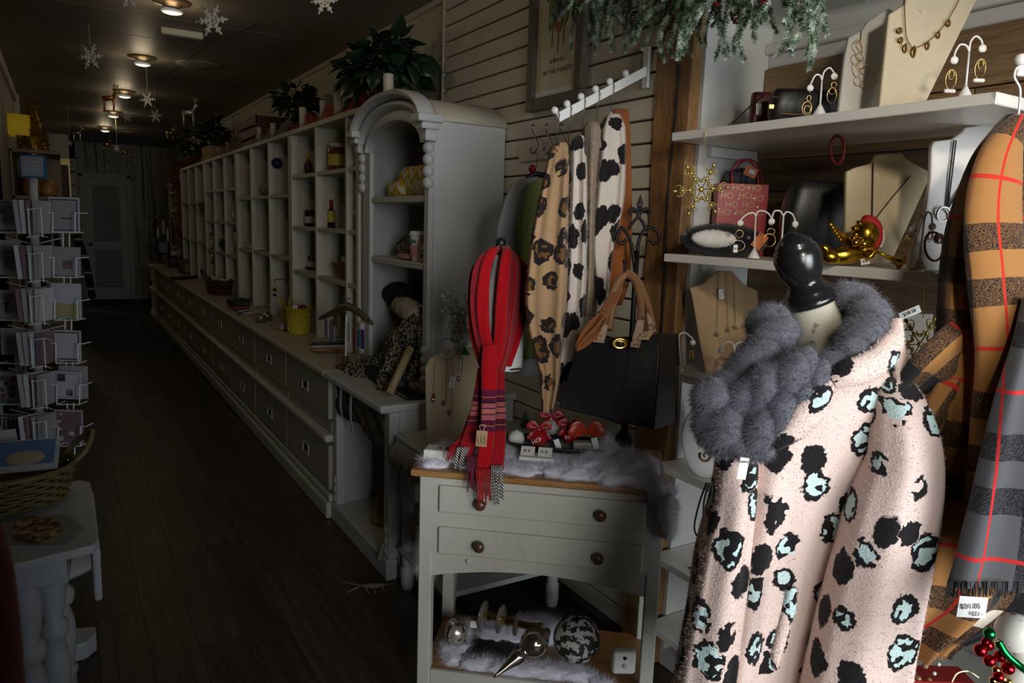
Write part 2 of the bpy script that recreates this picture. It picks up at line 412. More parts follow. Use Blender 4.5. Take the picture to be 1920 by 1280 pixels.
CU = {}
CU['A'] = cubby('A', 3.69, 5.02, (1.745, 1.42, 1.135), 'cream cubby unit holding jars and bottles, next to the arched hutch', m_cub, [3.711, 3.885, 4.44, 4.998])
CU['B'] = cubby('B', 5.02, 6.80, (1.63, 1.205), 'cream cubby unit holding the small orange lamp, second from the arched hutch', m_cub)
CU['C'] = cubby('C', 6.80, 8.47, (1.72, 1.42, 1.12), 'cream cubby unit holding a dark pot and a dark bowl, third from the hutch', m_cub)
CU['D'] = cubby('D', 8.47, 10.25, (1.62, 1.185), 'empty looking cream cubby unit at the far end by the tinsel', m_cub)
# ================================================================== arched hutch
H0, H1 = 2.70, 3.44
hu = thing('arched_hutch', 'distressed white hutch with an arched crown and open shelves', 'hutch', (1.1, H0, 0))
m_h = painted('hutch_white_paint', (0.60, 0.60, 0.59), wear=0.63)
m_hs = plain('hutch_side_paint', (0.60, 0.59, 0.57), 0.5, var=0.06)
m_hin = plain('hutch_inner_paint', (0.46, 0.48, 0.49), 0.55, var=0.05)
b = MB(); b.box(1.13, 1.665, H0 + .004, H0 + .028, 0, 0.715); b.build('base_side', m_hs, hu, bevel=0.002)
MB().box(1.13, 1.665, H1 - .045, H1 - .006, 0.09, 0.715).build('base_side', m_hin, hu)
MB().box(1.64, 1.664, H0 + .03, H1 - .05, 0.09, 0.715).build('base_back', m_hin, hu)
MB().box(1.12, 1.64, H0 + .03, H1 - .05, 0.07, 0.092).build('base_floor', m_base, hu)
MB().box(1.075, 1.125, H0, H1 - .002, 0, 0.092).build('base_rail', m_h, hu, bevel=0.008, seg=2)
for a in ((H0 + .005, H0 + .06), (H1 - .06, H1 - .005)):
    MB().box(1.085, 1.13, a[0], a[1], 0.092, 0.715).build('front_post', m_h, hu, bevel=0.004)
    z = 0.12
    f = MB()
    while z < 0.22: f.sphere((1.09, (a[0] + a[1]) / 2, z), (0.014, 0.020, 0.024), 8, 6); z += 0.045
    f.build('post_carving', m_h, hu, sm=True)
MB().box(1.04, 1.685, H0 - .012, H1, 0.716, 0.75).build('counter_board', m_h, hu, bevel=0.010, seg=2)
k = N('weathered_bark'); o_ = k.obj(); n1 = k.noise(k.mapp(o_, (3, 6, 14)), 2.5, 8, rough=0.7)
k.col(k.ramp(n1, [(0.3, (0.02, 0.014, 0.01)), (0.5, (0.09, 0.062, 0.038)), (0.62, (0.16, 0.115, 0.075)), (0.72, (0.34, 0.31, 0.27))])); k.bump(n1, 0.6, 0.02); m_bark = k.done(0.85)
def apron(u, v):
    y = lerp(H0 + .06, H1 - .06, u); zlow = 0.572 - 0.035 * math.sin(u * 9) * (1 - u) - 0.01
    return (1.092 + 0.006 * math.sin(u * 23 + v * 9), y, lerp(0.714, zlow, v))
MB().grid(apron, 40, 8).build('apron_drawer', m_bark, hu, solid=0.015, sm=True)
m_ribbon = plain('white_ribbon', (0.62, 0.60, 0.57), 0.6, var=0.05)
for yy, dz in ((3.26, 0.15), (3.12, 0.19)):
    MB().grid(lambda u, v: (1.070 - 0.012 * math.sin(v * 3), yy + (u - .5) * 0.026 - 0.02 * math.sin(v * 2.6), 0.72 - dz * v), 2, 10).build('ribbon_pull', m_ribbon, hu, solid=0.002)
# upper part
U0, U1, XF = 2.85, 3.645, 1.31
yc = (U0 + U1) / 2; hw = 0.3225
def arch_z(y, half, spring, rise): return spring + rise * math.sqrt(max(0, 1 - ((y - yc) / half) ** 2))
NB = 24
sd = MB(); sd.box(XF + .02, 1.665, U0, U0 + .02, 0.752, 1.885); sd.build('upper_side', m_hs, hu, bevel=0.002)
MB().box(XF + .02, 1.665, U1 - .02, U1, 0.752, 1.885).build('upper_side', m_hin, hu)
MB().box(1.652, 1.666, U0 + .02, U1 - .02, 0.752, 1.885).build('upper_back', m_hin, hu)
for a in ((U0, U0 + .045), (U1 - .105, U1)):
    MB().box(XF - .004, XF + .02, a[0], a[1], 0.752, 1.80).build('stile', m_h, hu, bevel=0.004)
# spandrel plate around the arch opening
sp = MB(); vs = []; fs = []
for i in range(NB + 1):
    y = U0 + .0 + (U1 - U0) * i / NB
    zi = arch_z(y, hw, 1.80, 0.115) if abs(y - yc) < hw else 1.80
    zo = arch_z(y, 0.40, 1.885, 0.12)
    vs += [(XF - .004, y, zi), (XF - .004, y, zo), (XF + .022, y, zi), (XF + .022, y, zo)]
for i in range(NB):
    a = i * 4; b_ = a + 4
    fs += [(a, a + 1, b_ + 1, b_), (a + 2, b_ + 2, b_ + 3, a + 3), (a, b_, b_ + 2, a + 2), (a + 1, a + 3, b_ + 3, b_ + 1)]
sp.add(vs, fs); sp.build('arch_plate', m_h, hu, sm=False)
# arch mouldings: profile swept along the arch
def sweep(half, spring, rise, prof, name, y_a=-1, y_b=1, mat=None):
    rings = []
    for i in range(NB * 2 + 1):
        a = math.pi * i / (NB * 2)
        y = yc - half * math.cos(a); z = spring + rise * math.sin(a)
        nrm = Vector((0, -math.cos(a) / half, math.sin(a) / rise)).normalized()
        rings.append([Vector((XF - q[0], y, z)) + nrm * q[1] for q in prof])
    MB().loft(rings, True, True).build(name, mat or m_h, hu, sm=False)
sweep(0.325, 1.80, 0.117, [(0.0, 0), (0.016, 0.002), (0.018, 0.014), (0.006, 0.022), (0.0, 0.022)], 'inner_moulding')
sweep(0.36, 1.84, 0.130, [(0.0, 0), (0.02, 0.0), (0.034, 0.012), (0.036, 0.024), (0.018, 0.03), (0.0, 0.03)], 'middle_arch_moulding')
sweep(0.395, 1.875, 0.135, [(0.0, 0), (0.03, 0.0), (0.06, 0.012), (0.066, 0.026), (0.05, 0.034), (0.0, 0.034)], 'crown_moulding')
for yy in (U0 - 0.005, U1 + 0.005):
    c_ = MB(); c_.box(XF - 0.075, XF + 0.04, yy - .045, yy + .045, 1.872, 1.905); c_.box(XF - 0.055, XF + 0.03, yy - .032, yy + .032, 1.845, 1.872); c_.box(XF - 0.035, XF + 0.02, yy - .026, yy + .026, 1.80, 1.845)
    c_.build('crown_return', m_h, hu, bevel=0.007, seg=2)
    for i in range(4):
        MB().sphere((XF - .006, yy + (0.012 if yy < yc else -0.012), 1.775 - 0.047 * i), (0.022, 0.030, 0.026), 10, 8).build('scroll_carving', m_h, hu, sm=True)
    for i in range(4):
        MB().sphere((XF - .006, yy + (0.012 if yy < yc else -0.012), 0.93 - 0.042 * i), (0.02, 0.026, 0.024), 10, 8).build('scroll_carving', m_h, hu, sm=True)
# barrel roof
MB().loft([[(x, yc - 0.405 * math.cos(math.pi * i / NB), 1.885 + 0.125 * math.sin(math.pi * i / NB)) for i in range(NB + 1)] for x in (XF + .01, 1.664)], False, False).build('barrel_roof', m_slat, hu, solid=0.01, sm=True)
for z in (1.585, 1.297): MB().box(XF + .004, 1.652, U0 + .02, U1 - .02, z - 0.028, z).build('hutch_shelf', m_base, hu, bevel=0.004)
# ================================================================== more helpers for soft things
def fuzz(mb, n, length, width, lean=0.6, faces=None, dirv=None, seed=1):
    rnd = random.Random(seed); tr = []; ar = []; tot = 0; A_ = mb.att
    for f in (faces or mb.f[:]):
        for i in range(1, len(f) - 1):
            a, b, c = mb.v[f[0]], mb.v[f[i]], mb.v[f[i + 1]]
            cr = (b - a).cross(c - a); A = cr.length
            if A < 1e-12: continue
            tot += A; tr.append((a, b, c, cr / A, f[0], f[i], f[i + 1])); ar.append(tot)
    import bisect
    for _ in range(n):
        a, b, c, nr, i0, i1, i2 = tr[min(bisect.bisect(ar, rnd.random() * tot), len(tr) - 1)]
        u, v = rnd.random(), rnd.random()
        if u + v > 1: u, v = 1 - u, 1 - v
        p = a + (b - a) * u + (c - a) * v
        d = nr + Vector((rnd.gauss(0, lean), rnd.gauss(0, lean), rnd.gauss(0, lean)))
        if dirv is not None: d = d + dirv
        d.normalize(); sd = d.orthogonal().normalized()
        sd = (Matrix.Rotation(rnd.random() * 6.28, 3, d) @ sd) * width
        L = length * rnd.uniform(0.5, 1.2); k = len(mb.v); q = p - nr * length * 0.15
        mb.v += [q - sd, q + sd, q + d * L]; mb.f.append((k, k + 1, k + 2))
        if A_: q2 = A_[i0] + (A_[i1] - A_[i0]) * u + (A_[i2] - A_[i0]) * v; A_ += [q2, q2, q2]
    return mb
def outward(mb):
    bm = bmesh.new(); vs = [bm.verts.new(v) for v in mb.v]
    for f in mb.f:
        try: bm.faces.new([vs[i] for i in f])
        except ValueError: pass
    bmesh.ops.recalc_face_normals(bm, faces=bm.faces); bm.verts.index_update()
    mb.f = [tuple(v.index for v in f.verts) for f in bm.faces]; bm.free(); return mb
CR = Vector((ROT[0][0], ROT[1][0], 0)).normalized(); CF = Vector((-ROT[0][2], -ROT[1][2], 0)).normalized()
def sil(rows, folds=(), n=40, steps=5, amp=1.0, drift=0.0, turn=0.0, fold_from=0.0, uo=0.0):
    """soft hanging body: rows of (py, pxL, pxR, depth, half thickness)"""
    R = catmull([(r[0], r[1], r[2]) for r in rows], steps); R2 = catmull([(r[3], r[4], 0) for r in rows], steps)
    rings = []; m = len(R)
    cr = (Matrix.Rotation(turn, 3, 'Z') @ CR); cf = (Matrix.Rotation(turn, 3, 'Z') @ CF)
    for i in range(m):
        py, L, Rr = R[i]; d, t, _ = R2[i]
        c = WD((L + Rr) / 2, py, d); hw = abs(Rr - L) / 2 * d / FPX; v = i / (m - 1); ring = []
        k = smooth(fold_from, fold_from + 0.35, v) * amp
        for j in range(n):
            th = 2 * math.pi * j / n; cx, sy = math.cos(th), math.sin(th)
            sx = math.copysign(abs(cx) ** 0.8, cx); sz = math.copysign(abs(sy) ** 0.8, sy)
            dd = 0
            for fq, am, ph in folds: dd += am * math.sin(fq * th + ph + drift * v)
            dd *= k
            ring.append(c + cr * (sx * hw) + cf * (sz * t + dd * (0.35 + 0.65 * abs(sy))))
        rings.append(ring)
    b = MB().loft(rings, True, True); b.att = []; j0 = (3 * n) // 4; v = 0.0
    for i, ring in enumerate(rings):
        if i: v -= (rings[i][j0] - rings[i - 1][j0]).length
        u = [0.0] * n
        for j in range(1, n // 2 + 1): u[(j0 + j) % n] = u[(j0 + j - 1) % n] + (ring[(j0 + j) % n] - ring[(j0 + j - 1) % n]).length
        for j in range(1, (n - 1) // 2 + 1): u[(j0 - j) % n] = u[(j0 - j + 1) % n] - (ring[(j0 - j) % n] - ring[(j0 - j + 1) % n]).length
        b.att += [Vector((x + uo, v + rows[0][0] * 0.01, 0)) for x in u]
    return b
def band(pts, widths, thick, n=10, M=None, twist=0.0, rip=0.0):
    """flat strap: pts world, half widths across camera right, half thickness toward camera"""
    P = catmull(pts, n); Wd = catmull([(w, 0, 0) for w in widths], n); rings = []
    for i, p in enumerate(P):
        t = (P[min(i + 1, len(P) - 1)] - P[max(i - 1, 0)]).normalized()
        nn = CF if abs(t.dot(CF)) < 0.9 else Vector((0, 0, 1)); sd = t.cross(nn).normalized(); nr = sd.cross(t).normalized()
        w = Wd[i].x; a = twist * i / len(P); ca, sa = math.cos(a), math.sin(a)
        s2 = sd * ca + nr * sa; n2 = nr * ca - sd * sa
        rings.append([p + s2 * (w * math.cos(q)) + n2 * (thick * math.sin(q) * (1 + rip * math.sin(3 * q + 0.11 * i)) + rip * 0.35 * thick * math.sin(5 * math.cos(q) * 1.6 + 0.05 * i)) for q in [2 * math.pi * j / 12 for j in range(12)]])
    b = MB().loft(rings, True, True); v = 0.0; b.att = []
    for i, p in enumerate(P):
        if i: v += (P[i] - P[i - 1]).length
        b.att += [Vector((Wd[i].x * 1.3 * math.cos(2 * math.pi * j / 12) + pts[0][0] * 3, v, 0)) for j in range(12)]
    return b
def text(name, body, loc, rot, size, mat, parent=None, align='CENTER', ext=0.0004, sp=1.0):
    cu = bpy.data.curves.new(name, 'FONT'); cu.body = body; cu.size = size; cu.align_x = align; cu.align_y = 'CENTER'; cu.extrude = ext; cu.space_character = sp
    tmp = bpy.data.objects.new(name, cu); me = bpy.data.meshes.new_from_object(tmp); bpy.data.objects.remove(tmp)
    me.materials.clear(); me.materials.append(mat); o = bpy.data.objects.new(name, me); COL.objects.link(o); WM[o] = WM[parent].copy() if parent is not None else Matrix.Identity(4)
    Mw = T(*loc) @ rot
    if parent is not None: o.parent = parent; Mw = WM[parent].inverted() @ Mw
    o.matrix_local = Mw; return o
def facing(normal, up=Vector((0, 0, 1))):      # text frame: x right, y up, z toward the reader
    z = Vector(normal).normalized(); x = up.cross(z).normalized(); y = z.cross(x)
    return Matrix((x, y, z)).transposed().to_4x4()
FACE = facing(-CF)
def frame_at(p, yaw=YAW): return T(*p) @ RZ(yaw)
# ------------------------------------------------------------------ fabrics
def leopard(name, base, spot=(0.012, 0.010, 0.011), core=None, scale=11.0, size=0.30, jag=0.13, plane=True, rough=0.85, rnd=0.8, sheen=0.2, off=(0.11, 0.05), csz=0.13, yaw=YAW, centre=None):
    k = N(name); o = k.obj()
    p = k.mapp(o, (1, 1, 1), rot=(0, 0, -yaw)) if yaw else o
    u = k.attr('cloth')
    base_v = k.mix(k.noise(o, 6, 3), tuple(x * 0.9 for x in base), base)
    j = k.jit(k.jit(u, 130, jag * 0.09, 1), 24, jag * 0.30, 2)
    q = k.mapp(j, (scale, scale * 0.88, scale))
    d = k.vor(q, 1.0, rnd); rc = k.vor(q, 1.0, rnd, 1)
    thr = k.math('MULTIPLY_ADD', k.sep(rc, 0), 0.15, size - 0.075)
    s1 = k.step(k.math('SUBTRACT', d, thr), -0.012, 0.012)
    nn = k.noise(u, 34, 1)
    if core is not None:
        op = k.math('MULTIPLY', k.math('GREATER_THAN', nn, 0.60), k.math('GREATER_THAN', k.sep(rc, 2), 0.5))
        s1 = k.math('MULTIPLY', s1, k.math('SUBTRACT', 1.0, op))
    c = k.mix(s1, base_v, spot)
    if core is not None:
        m2 = k.math('MULTIPLY', k.math('LESS_THAN', d, k.math('SUBTRACT', thr, csz)), k.math('MULTIPLY', k.math('GREATER_THAN', k.noise(k.jit(u, 120, 0.006), 42, 1), 0.47), k.math('GREATER_THAN', k.sep(rc, 1), 0.3)))
        c = k.mix(m2, c, core)
    k.col(c); k.bump(k.noise(o, 260, 3), 0.35, 0.004)
    return k.done(rough, spec=0.15, sheen=sheen)
def check(name, cols, uper, vper, red=True, yaw=YAW, weave=420, at=True):
    base, blk, wht, redc = cols
    k = N(name); o = k.obj(); p = k.attr('cloth') if at else k.jit(k.mapp(o, (1, 1, 1), rot=(0, 0, -yaw)), 3.0, 0.05)
    def frac(i, per, off): return k.math('FRACT', k.math('MULTIPLY_ADD', k.sep(p, i), 1.0 / per, off))
    fu, fv = frac(0, uper, 0.13), frac(1 if at else 2, vper, 0.31)
    def inr(x, a, b): return k.math('MULTIPLY', k.math('GREATER_THAN', x, a), k.math('LESS_THAN', x, b))
    bu = k.math('ADD', inr(fu, 0.0, 0.16), inr(fu, 0.32, 0.48)); bv = k.math('ADD', inr(fv, 0.0, 0.16), inr(fv, 0.32, 0.48))
    wu, wv = inr(fu, 0.16, 0.32), inr(fv, 0.16, 0.32)
    hi = k.math('GREATER_THAN', k.noise(k.mapp(o, (1, 1, 1.6)), weave, 1), 0.5)
    grey = k.mix(hi, blk, tuple(0.5 * (a + b) for a, b in zip(blk, base)))
    c = k.mix(bu, base, grey); c = k.mix(bv, c, grey)
    c = k.mix(k.math('MULTIPLY', bu, bv), c, blk)
    c = k.mix(k.math('MULTIPLY', wu, wv), c, wht)
    c = k.mix(k.math('MULTIPLY', wu, k.math('LESS_THAN', bv, 0.5)), c, tuple(0.5 * (a + b) for a, b in zip(base, wht))) if False else c
    if red:
        c = k.mix(inr(fu, 0.72, 0.745), c, redc); c = k.mix(inr(fv, 0.72, 0.745), c, redc)
    k.col(c); k.bump(k.noise(o, weave, 2), 0.3, 0.002)
    return k.done(0.9, spec=0.1, sheen=0.25)
# ================================================================== display bay in the right wall
m_post = wood('rough_timber', (0.17, 0.085, 0.030), (0.36, 0.19, 0.068), (7, 7, 0.8), 0.65, 2.4, 1.6)
m_resaw = [wood('reclaimed_plank_wood', a, b, (5, 0.7, 16), 0.75, 2.5, 1.2) for a, b in (((0.15, 0.092, 0.044), (0.30, 0.195, 0.10)), ((0.22, 0.125, 0.052), (0.38, 0.235, 0.11)), ((0.09, 0.056, 0.03), (0.21, 0.135, 0.075)))]
m_bay = plain('bay_white_paint', (0.62, 0.63, 0.61), 0.5, var=0.04)
m_shelf = plain('shelf_white_laminate', (0.80, 0.78, 0.73), 0.35, var=0.03)
po = MB(); vs = []
for z in [0, 0.4, 0.8, 1.2, 1.5, 1.8, 2.1, 2.4, 2.6]:
    e = 0.004 * math.sin(z * 7); vs.append([(1.655 + e, 1.728, z), (1.655 - e, 1.893 + e, z), (1.86, 1.893, z), (1.86, 1.728, z)])
po.loft(vs).build('timber_post', m_post, bevel=0.006)
tag(bpy.data.objects['timber_post'], 'rough brown timber post between the slat wall and the display bay', 'post')
cr_ = MB().tube([(1.652, 1.79 + 0.006 * math.sin(z * 9), z) for z in [0.9 + 0.06 * i for i in range(24)]], [0.0035 * (0.5 + abs(math.sin(i * 1.3))) for i in range(24)], 5)
cr_.build('timber_check', m_dark, bpy.data.objects['timber_post'])
by = sroot('wall_bay')
MB().box(1.69, 1.975, 1.712, 1.727, 0, 2.13).build('bay_side', m_bay, by)
MB().box(1.68, 1.99, -0.25, 1.725, 2.13, 2.15).build('bay_soffit', m_bay, by)
MB().box(1.68, 1.70, -0.25, 1.728, 2.15, 2.605).build('bay_header', m_bay, by)
MB().box(1.975, 1.99, -0.25, 1.712, 1.99, 2.13).build('bay_back_upper', m_bay, by)
MB().box(1.945, 1.976, -0.25, 1.712, 2.035, 2.065).build('bay_frame_bar', m_bay, by, bevel=0.004)
MB().box(1.965, 1.976, -0.25, 1.712, 1.995, 2.035).build('bay_frame_bar', m_grey, by, bevel=0.003)
MB().box(1.69, 1.99, -0.27, -0.25, 0, 2.13).build('bay_near_side', m_bay, by)
MB().box(1.975, 1.99, -0.25, 1.712, 0, 1.99).build('bay_back', m_bay, by)
MB().box(1.69, 1.975, -0.25, 1.712, 0, 0.06).build('bay_plinth', m_bay, by)
zz = 1.012; i = 0
for hgt in (0.115, 0.10, 0.145, 0.11, 0.125, 0.10, 0.14, 0.145):
    y0 = -0.248; 
    for y1 in ((0.62, 1.711) if i % 2 else (1.05, 1.711)):
        MB().box(1.950 - 0.004 * ((i * 3) % 3), 1.974, y0, y1 - 0.003, zz + 0.002, zz + hgt - 0.002).build('plank', m_resaw[(i * 2 + (y1 > 1.2)) % 3], by, bevel=0.002)
        y0 = y1
    zz += hgt; i += 1
SHZ = [1.757, 1.404, 1.055, 0.735, 0.425, 0.185]
sl_lab = ['top white display shelf of the bay under the fir garland', 'middle white display shelf carrying the golden cherub', 'third white display shelf with the burlap necklace bust', 'white bay shelf with the oval pendant display',
          'low bay shelf with a black cord loop beside the coat', 'lowest bay shelf close to the floor']
for z, lb in zip(SHZ, sl_lab):
    lo = z < 1.0
    o = MB().box(1.60 if lo else 1.55, 1.949, 0.79 if not lo else 0.6, 1.685 if not lo else 1.71, z - 0.024, z).build('display_shelf', m_shelf, bevel=0.002)
    tag(o, lb, 'shelf', 'white shelves of the display bay')
    if not lo:
        MB().box(1.72, 1.90, 1.690, 1.711, z - 0.055, z - 0.026).build('shelf_cleat', m_bay, o)
# ================================================================== framed print on the slat wall
k = N('leaf_print_paper'); m_paper = plain('print_cream_paper', (0.62, 0.56, 0.38), 0.35, var=0.05)
pf = thing('framed_print', 'framed cream print of three leaves on the slat wall', 'picture', (1.66, 2.455, 1.93))
m_fr = wood('grey_frame_wood', (0.10, 0.085, 0.065), (0.17, 0.15, 0.12), (12, 12, 1.2), 0.5)
for (a, b_, c, d) in ((2.27, 2.642, 1.926, 1.972), (2.27, 2.642, 2.43, 2.475), (2.27, 2.315, 1.972, 2.43), (2.597, 2.642, 1.972, 2.43)):
    MB().box(1.630, 1.667, a, b_, c, d).build('frame_bar', m_fr, pf, bevel=0.004)
MB().box(1.650, 1.664, 2.31, 2.60, 1.968, 2.434).build('print', m_paper, pf)
MB().box(1.6485, 1.6495, 2.315, 2.597, 1.972, 1.995).build('print_mount', m_white, pf)
for y_, z_, col_ in ((2.49, 2.285, (0.16, 0.20, 0.03)), (2.45, 2.255, (0.35, 0.13, 0.03)), (2.415, 2.275, (0.20, 0.21, 0.10))):
    q = [(1.6475, y_ + 0.028 * math.sin(a) * (1 if True else 1), z_ + 0.055 * math.cos(a)) for a in [2 * math.pi * i / 16 for i in range(16)]]
    b_ = MB(); b_.add(q, [tuple(range(16))]); b_.box(1.647, 1.6485, y_ - 0.0015, y_ + 0.0015, z_ - 0.13, z_ + 0.03)
    b_.build('leaf_motif', plain('leaf_ink', col_, 0.5, var=0.2), pf, solid=0.0004)
m_ink = plain('brown_ink', (0.12, 0.085, 0.05), 0.6, var=0)
WALLF = facing((-1, 0, 0))
text('lettering', 'AWAKE', (1.648, 2.45, 2.100), WALLF, 0.023, m_ink, pf, sp=1.5)
text('lettering', 'IN THE FOREST', (1.648, 2.45, 2.062), WALLF, 0.022, m_ink, pf, sp=1.35)
# ================================================================== waterfall arm, hooks
arm = thing('waterfall_arm', 'white sloping display arm with round knobs on the slat wall', 'display arm', (1.66, 1.945, 1.96))
MB().box(1.655, 1.667, 1.93, 1.96, 1.93, 2.06).build('wall_plate', m_white, arm, bevel=0.002)
A0, A1 = Vector((1.66, 1.945, 1.985)), Vector((1.318, 1.945, 1.802))
aw = (A1 - A0).normalized(); ah = Vector((aw.z, 0, -aw.x)) * -1
if ah.z < 0: ah = -ah
b_ = MB(); q = [A0 - ah * .014, A1 - ah * .014, A1 + ah * .014, A0 + ah * .014]
b_.add([p + Vector((0, -.005, 0)) for p in q] + [p + Vector((0, .005, 0)) for p in q], [(0, 1, 2, 3), (7, 6, 5, 4), (0, 4, 5, 1), (1, 5, 6, 2), (2, 6, 7, 3), (3, 7, 4, 0)])
b_.build('arm_bar', m_white, arm, bevel=0.001)
HK = [A0.lerp(A1, t) for t in (0.22, 0.40, 0.56, 0.72, 0.87, 1.0)]
for p in HK: MB().sphere(p + ah * 0.024, 0.0115, 14, 9).build('knob', m_white, arm, sm=True)
m_steel = plain('dull_steel', (0.30, 0.29, 0.27), 0.3, 0.9, var=0.05)
def hook_path(p, drop, r=0.012, side=Vector((0, 1, 0))):
    pts = [p + side * (r * 1.1) + Vector((0, 0, -0.006))]
    for i in range(8):
        a = math.pi * i / 7; pts.append(p + side * (r * math.cos(a)) + Vector((0, 0, r * math.sin(a) + 0.004)))
    pts += [p - side * r * 0.9 + Vector((0, 0, -0.012)), p + Vector((0, 0, -0.03)), p + Vector((0, 0, -drop))]
    return pts
def hanger(p, label, mat, half=0.19, drop=0.07, yaw=0.0, thick=0.005):
    half = 0.025
    t = thing('coat_hanger', label, 'hanger', p, 0, 'hangers on the waterfall arm')
    MB().tube(hook_path(p, drop), 0.0016, 6).build('hook', m_steel, t, sm=True)
    base = p + Vector((0, 0, -drop)); d = Vector((math.sin(yaw), math.cos(yaw), 0))
    pts = [base - d * half + Vector((0, 0, -0.07)), base - d * half * 0.55 + Vector((0, 0, -0.03)), base - d * half * .12 + Vector((0, 0, -0.003)), base + d * half * .12 + Vector((0, 0, -0.003)), base + d * half * 0.55 + Vector((0, 0, -0.03)), base + d * half + Vector((0, 0, -0.07))]
    MB().tube(catmull(pts, 5), thick, 8).build('shoulder_bar', mat, t, sm=True)
    return t
m_velvet = plain('beige_velvet', (0.45, 0.40, 0.26), 0.8); m_blackp = plain('black_plastic', (0.012, 0.012, 0.012), 0.4, var=0)
hanger(HK[5], 'dark hanger at the low end of the white arm holding the brown leopard wrap', m_blackp, 0.10, 0.10)
hanger(HK[4], 'beige hanger holding the white wrap with black spots', m_velvet, 0.10, 0.10)
hanger(HK[3], 'beige hanger holding the shaggy taupe vest', m_velvet, 0.10, 0.10)
hanger(HK[2], 'pale hanger behind the shaggy taupe vest', m_velvet, 0.10, 0.09)
hanger(HK[1], 'olive padded hanger of the rust suede jacket', m_velvet, 0.10, 0.075)
m_leo_b = leopard('brown_leopard_plush', (0.44, 0.27, 0.14), (0.018, 0.012, 0.010), (0.16, 0.075, 0.02), 13.5, 0.37, csz=0.14)
m_leo_w = leopard('white_leopard_plush', (0.66, 0.57, 0.50), (0.012, 0.009, 0.009), None, 12.5, 0.36)
m_taupe = plain('shaggy_taupe_fleece', (0.30, 0.23, 0.17), 0.95, var=0.3, vs=60, bump=0.8, bs=240, spec=0.1)
m_rust = plain('rust_suede', (0.27, 0.085, 0.022), 0.85, var=0.25, vs=6, bump=0.1, bs=200, sheen=0.2, spec=0.15)
def garment(name, label, rows, mat, folds, cat='garment', fz=0, fl=0.006, **kw):
    r0 = rows[len(rows) - 1]; base = WD((r0[1] + r0[2]) / 2, r0[0], r0[3])
    t = thing(name, label, cat, base)
    mb = outward(sil(rows, folds, **kw))
    if fz: fuzz(mb, fz, fl, 0.0006, 0.7)
    mb.build('cloth_body', mat, t, sm=True); return t
garment('rust_suede_jacket', 'rust suede jacket hanging behind the spotted wraps', [(205, 1150, 1178, 2.42, .02), (230, 1140, 1180, 2.42, .04), (320, 1130, 1183, 2.42, .05), (430, 1120, 1184, 2.42, .05), (520, 1112, 1180, 2.40, .05), (570, 1100, 1165, 2.36, .05)], m_rust, [(6, .008, 0)])
g = garment('white_spotted_jacket', 'white plush jacket with black blotches next to the rust suede', [(216, 1138, 1162, 2.38, .03), (240, 1125, 1171, 2.38, .05), (300, 1118, 1172, 2.37, .06), (380, 1110, 1168, 2.36, .06), (460, 1105, 1150, 2.35, .06), (530, 1112, 1142, 2.35, .05), (575, 1112, 1136, 2.34, .04), (600, 1108, 1130, 2.34, .03)], m_leo_w, [(4, .012, 1), (9, .006, 0)], fz=5000, n=44)
g = garment('taupe_shaggy_vest', 'narrow shaggy taupe vest between the spotted wraps', [(230, 1100, 1120, 2.32, .03), (250, 1093, 1126, 2.32, .045), (320, 1096, 1118, 2.30, .05), (420, 1095, 1114, 2.28, .05), (520, 1093, 1112, 2.27, .05), (590, 1088, 1108, 2.26, .04)], m_taupe, [(5, .006, 0)], fz=4000, fl=.008)
g = garment('white_spotted_wrap', 'white plush wrap with black rosettes beside the brown leopard one', [(255, 1080, 1094, 2.26, .02), (275, 1070, 1098, 2.26, .04), (340, 1067, 1100, 2.24, .05), (440, 1063, 1100, 2.22, .06), (540, 1058, 1098, 2.20, .06), (620, 1050, 1090, 2.19, .05), (690, 1042, 1072, 2.18, .05), (745, 1035, 1058, 2.17, .03)], m_leo_w, [(4, .010, 2), (7, .006, 0)], fz=6000, n=44)
g = garment('brown_leopard_wrap', 'tan plush wrap with brown leopard spots hanging in front of the others', [(268, 1040, 1062, 2.18, .02), (285, 1030, 1067, 2.18, .035), (340, 1018, 1066, 2.16, .05), (420, 1000, 1065, 2.14, .06), (500, 988, 1064, 2.12, .06), (560, 984, 1062, 2.11, .06), (620, 990, 1056, 2.11, .06), (660, 1003, 1052, 2.11, .05), (710, 1012, 1048, 2.11, .04), (770, 1016, 1036, 2.11, .03)], m_leo_b, [(3, .014, 0.6), (8, .006, 0)], fz=8000, n=48)
m_but = plain('brown_button', (0.20, 0.07, 0.03), 0.35, 0.2, var=0)
sl_ = thing('rust_sleeve', 'pointed rust suede sleeve with snap buttons beside the black tote', 'sleeve', WD(1100, 640, 2.02))
q = [WD(x, y, 2.0 + max(0, 600 - y) * .0022) for x, y in ((1150, 528), (1168, 540), (1158, 566), (1140, 584), (1137, 600), (1120, 632), (1098, 650), (1083, 658), (1077, 652), (1088, 624), (1104, 606), (1122, 588), (1138, 560))]
MB().add(q, [tuple(range(13))]).build('sleeve_cloth', m_rust, sl_, solid=0.014, bevel=0.003)
MB().tube(catmull([WD(1137, 588, 1.992), WD(1118, 612, 1.99), WD(1096, 634, 1.99), WD(1082, 653, 1.99)], 5), 0.004, 6).build('sleeve_fold', m_rust, sl_, sm=True)
for px, py in ((1133, 582), (1120, 612), (1093, 643)): MB().sphere(WD(px, py, 1.99), 0.0045, 10, 6).build('snap_button', m_but, sl_, sm=True)
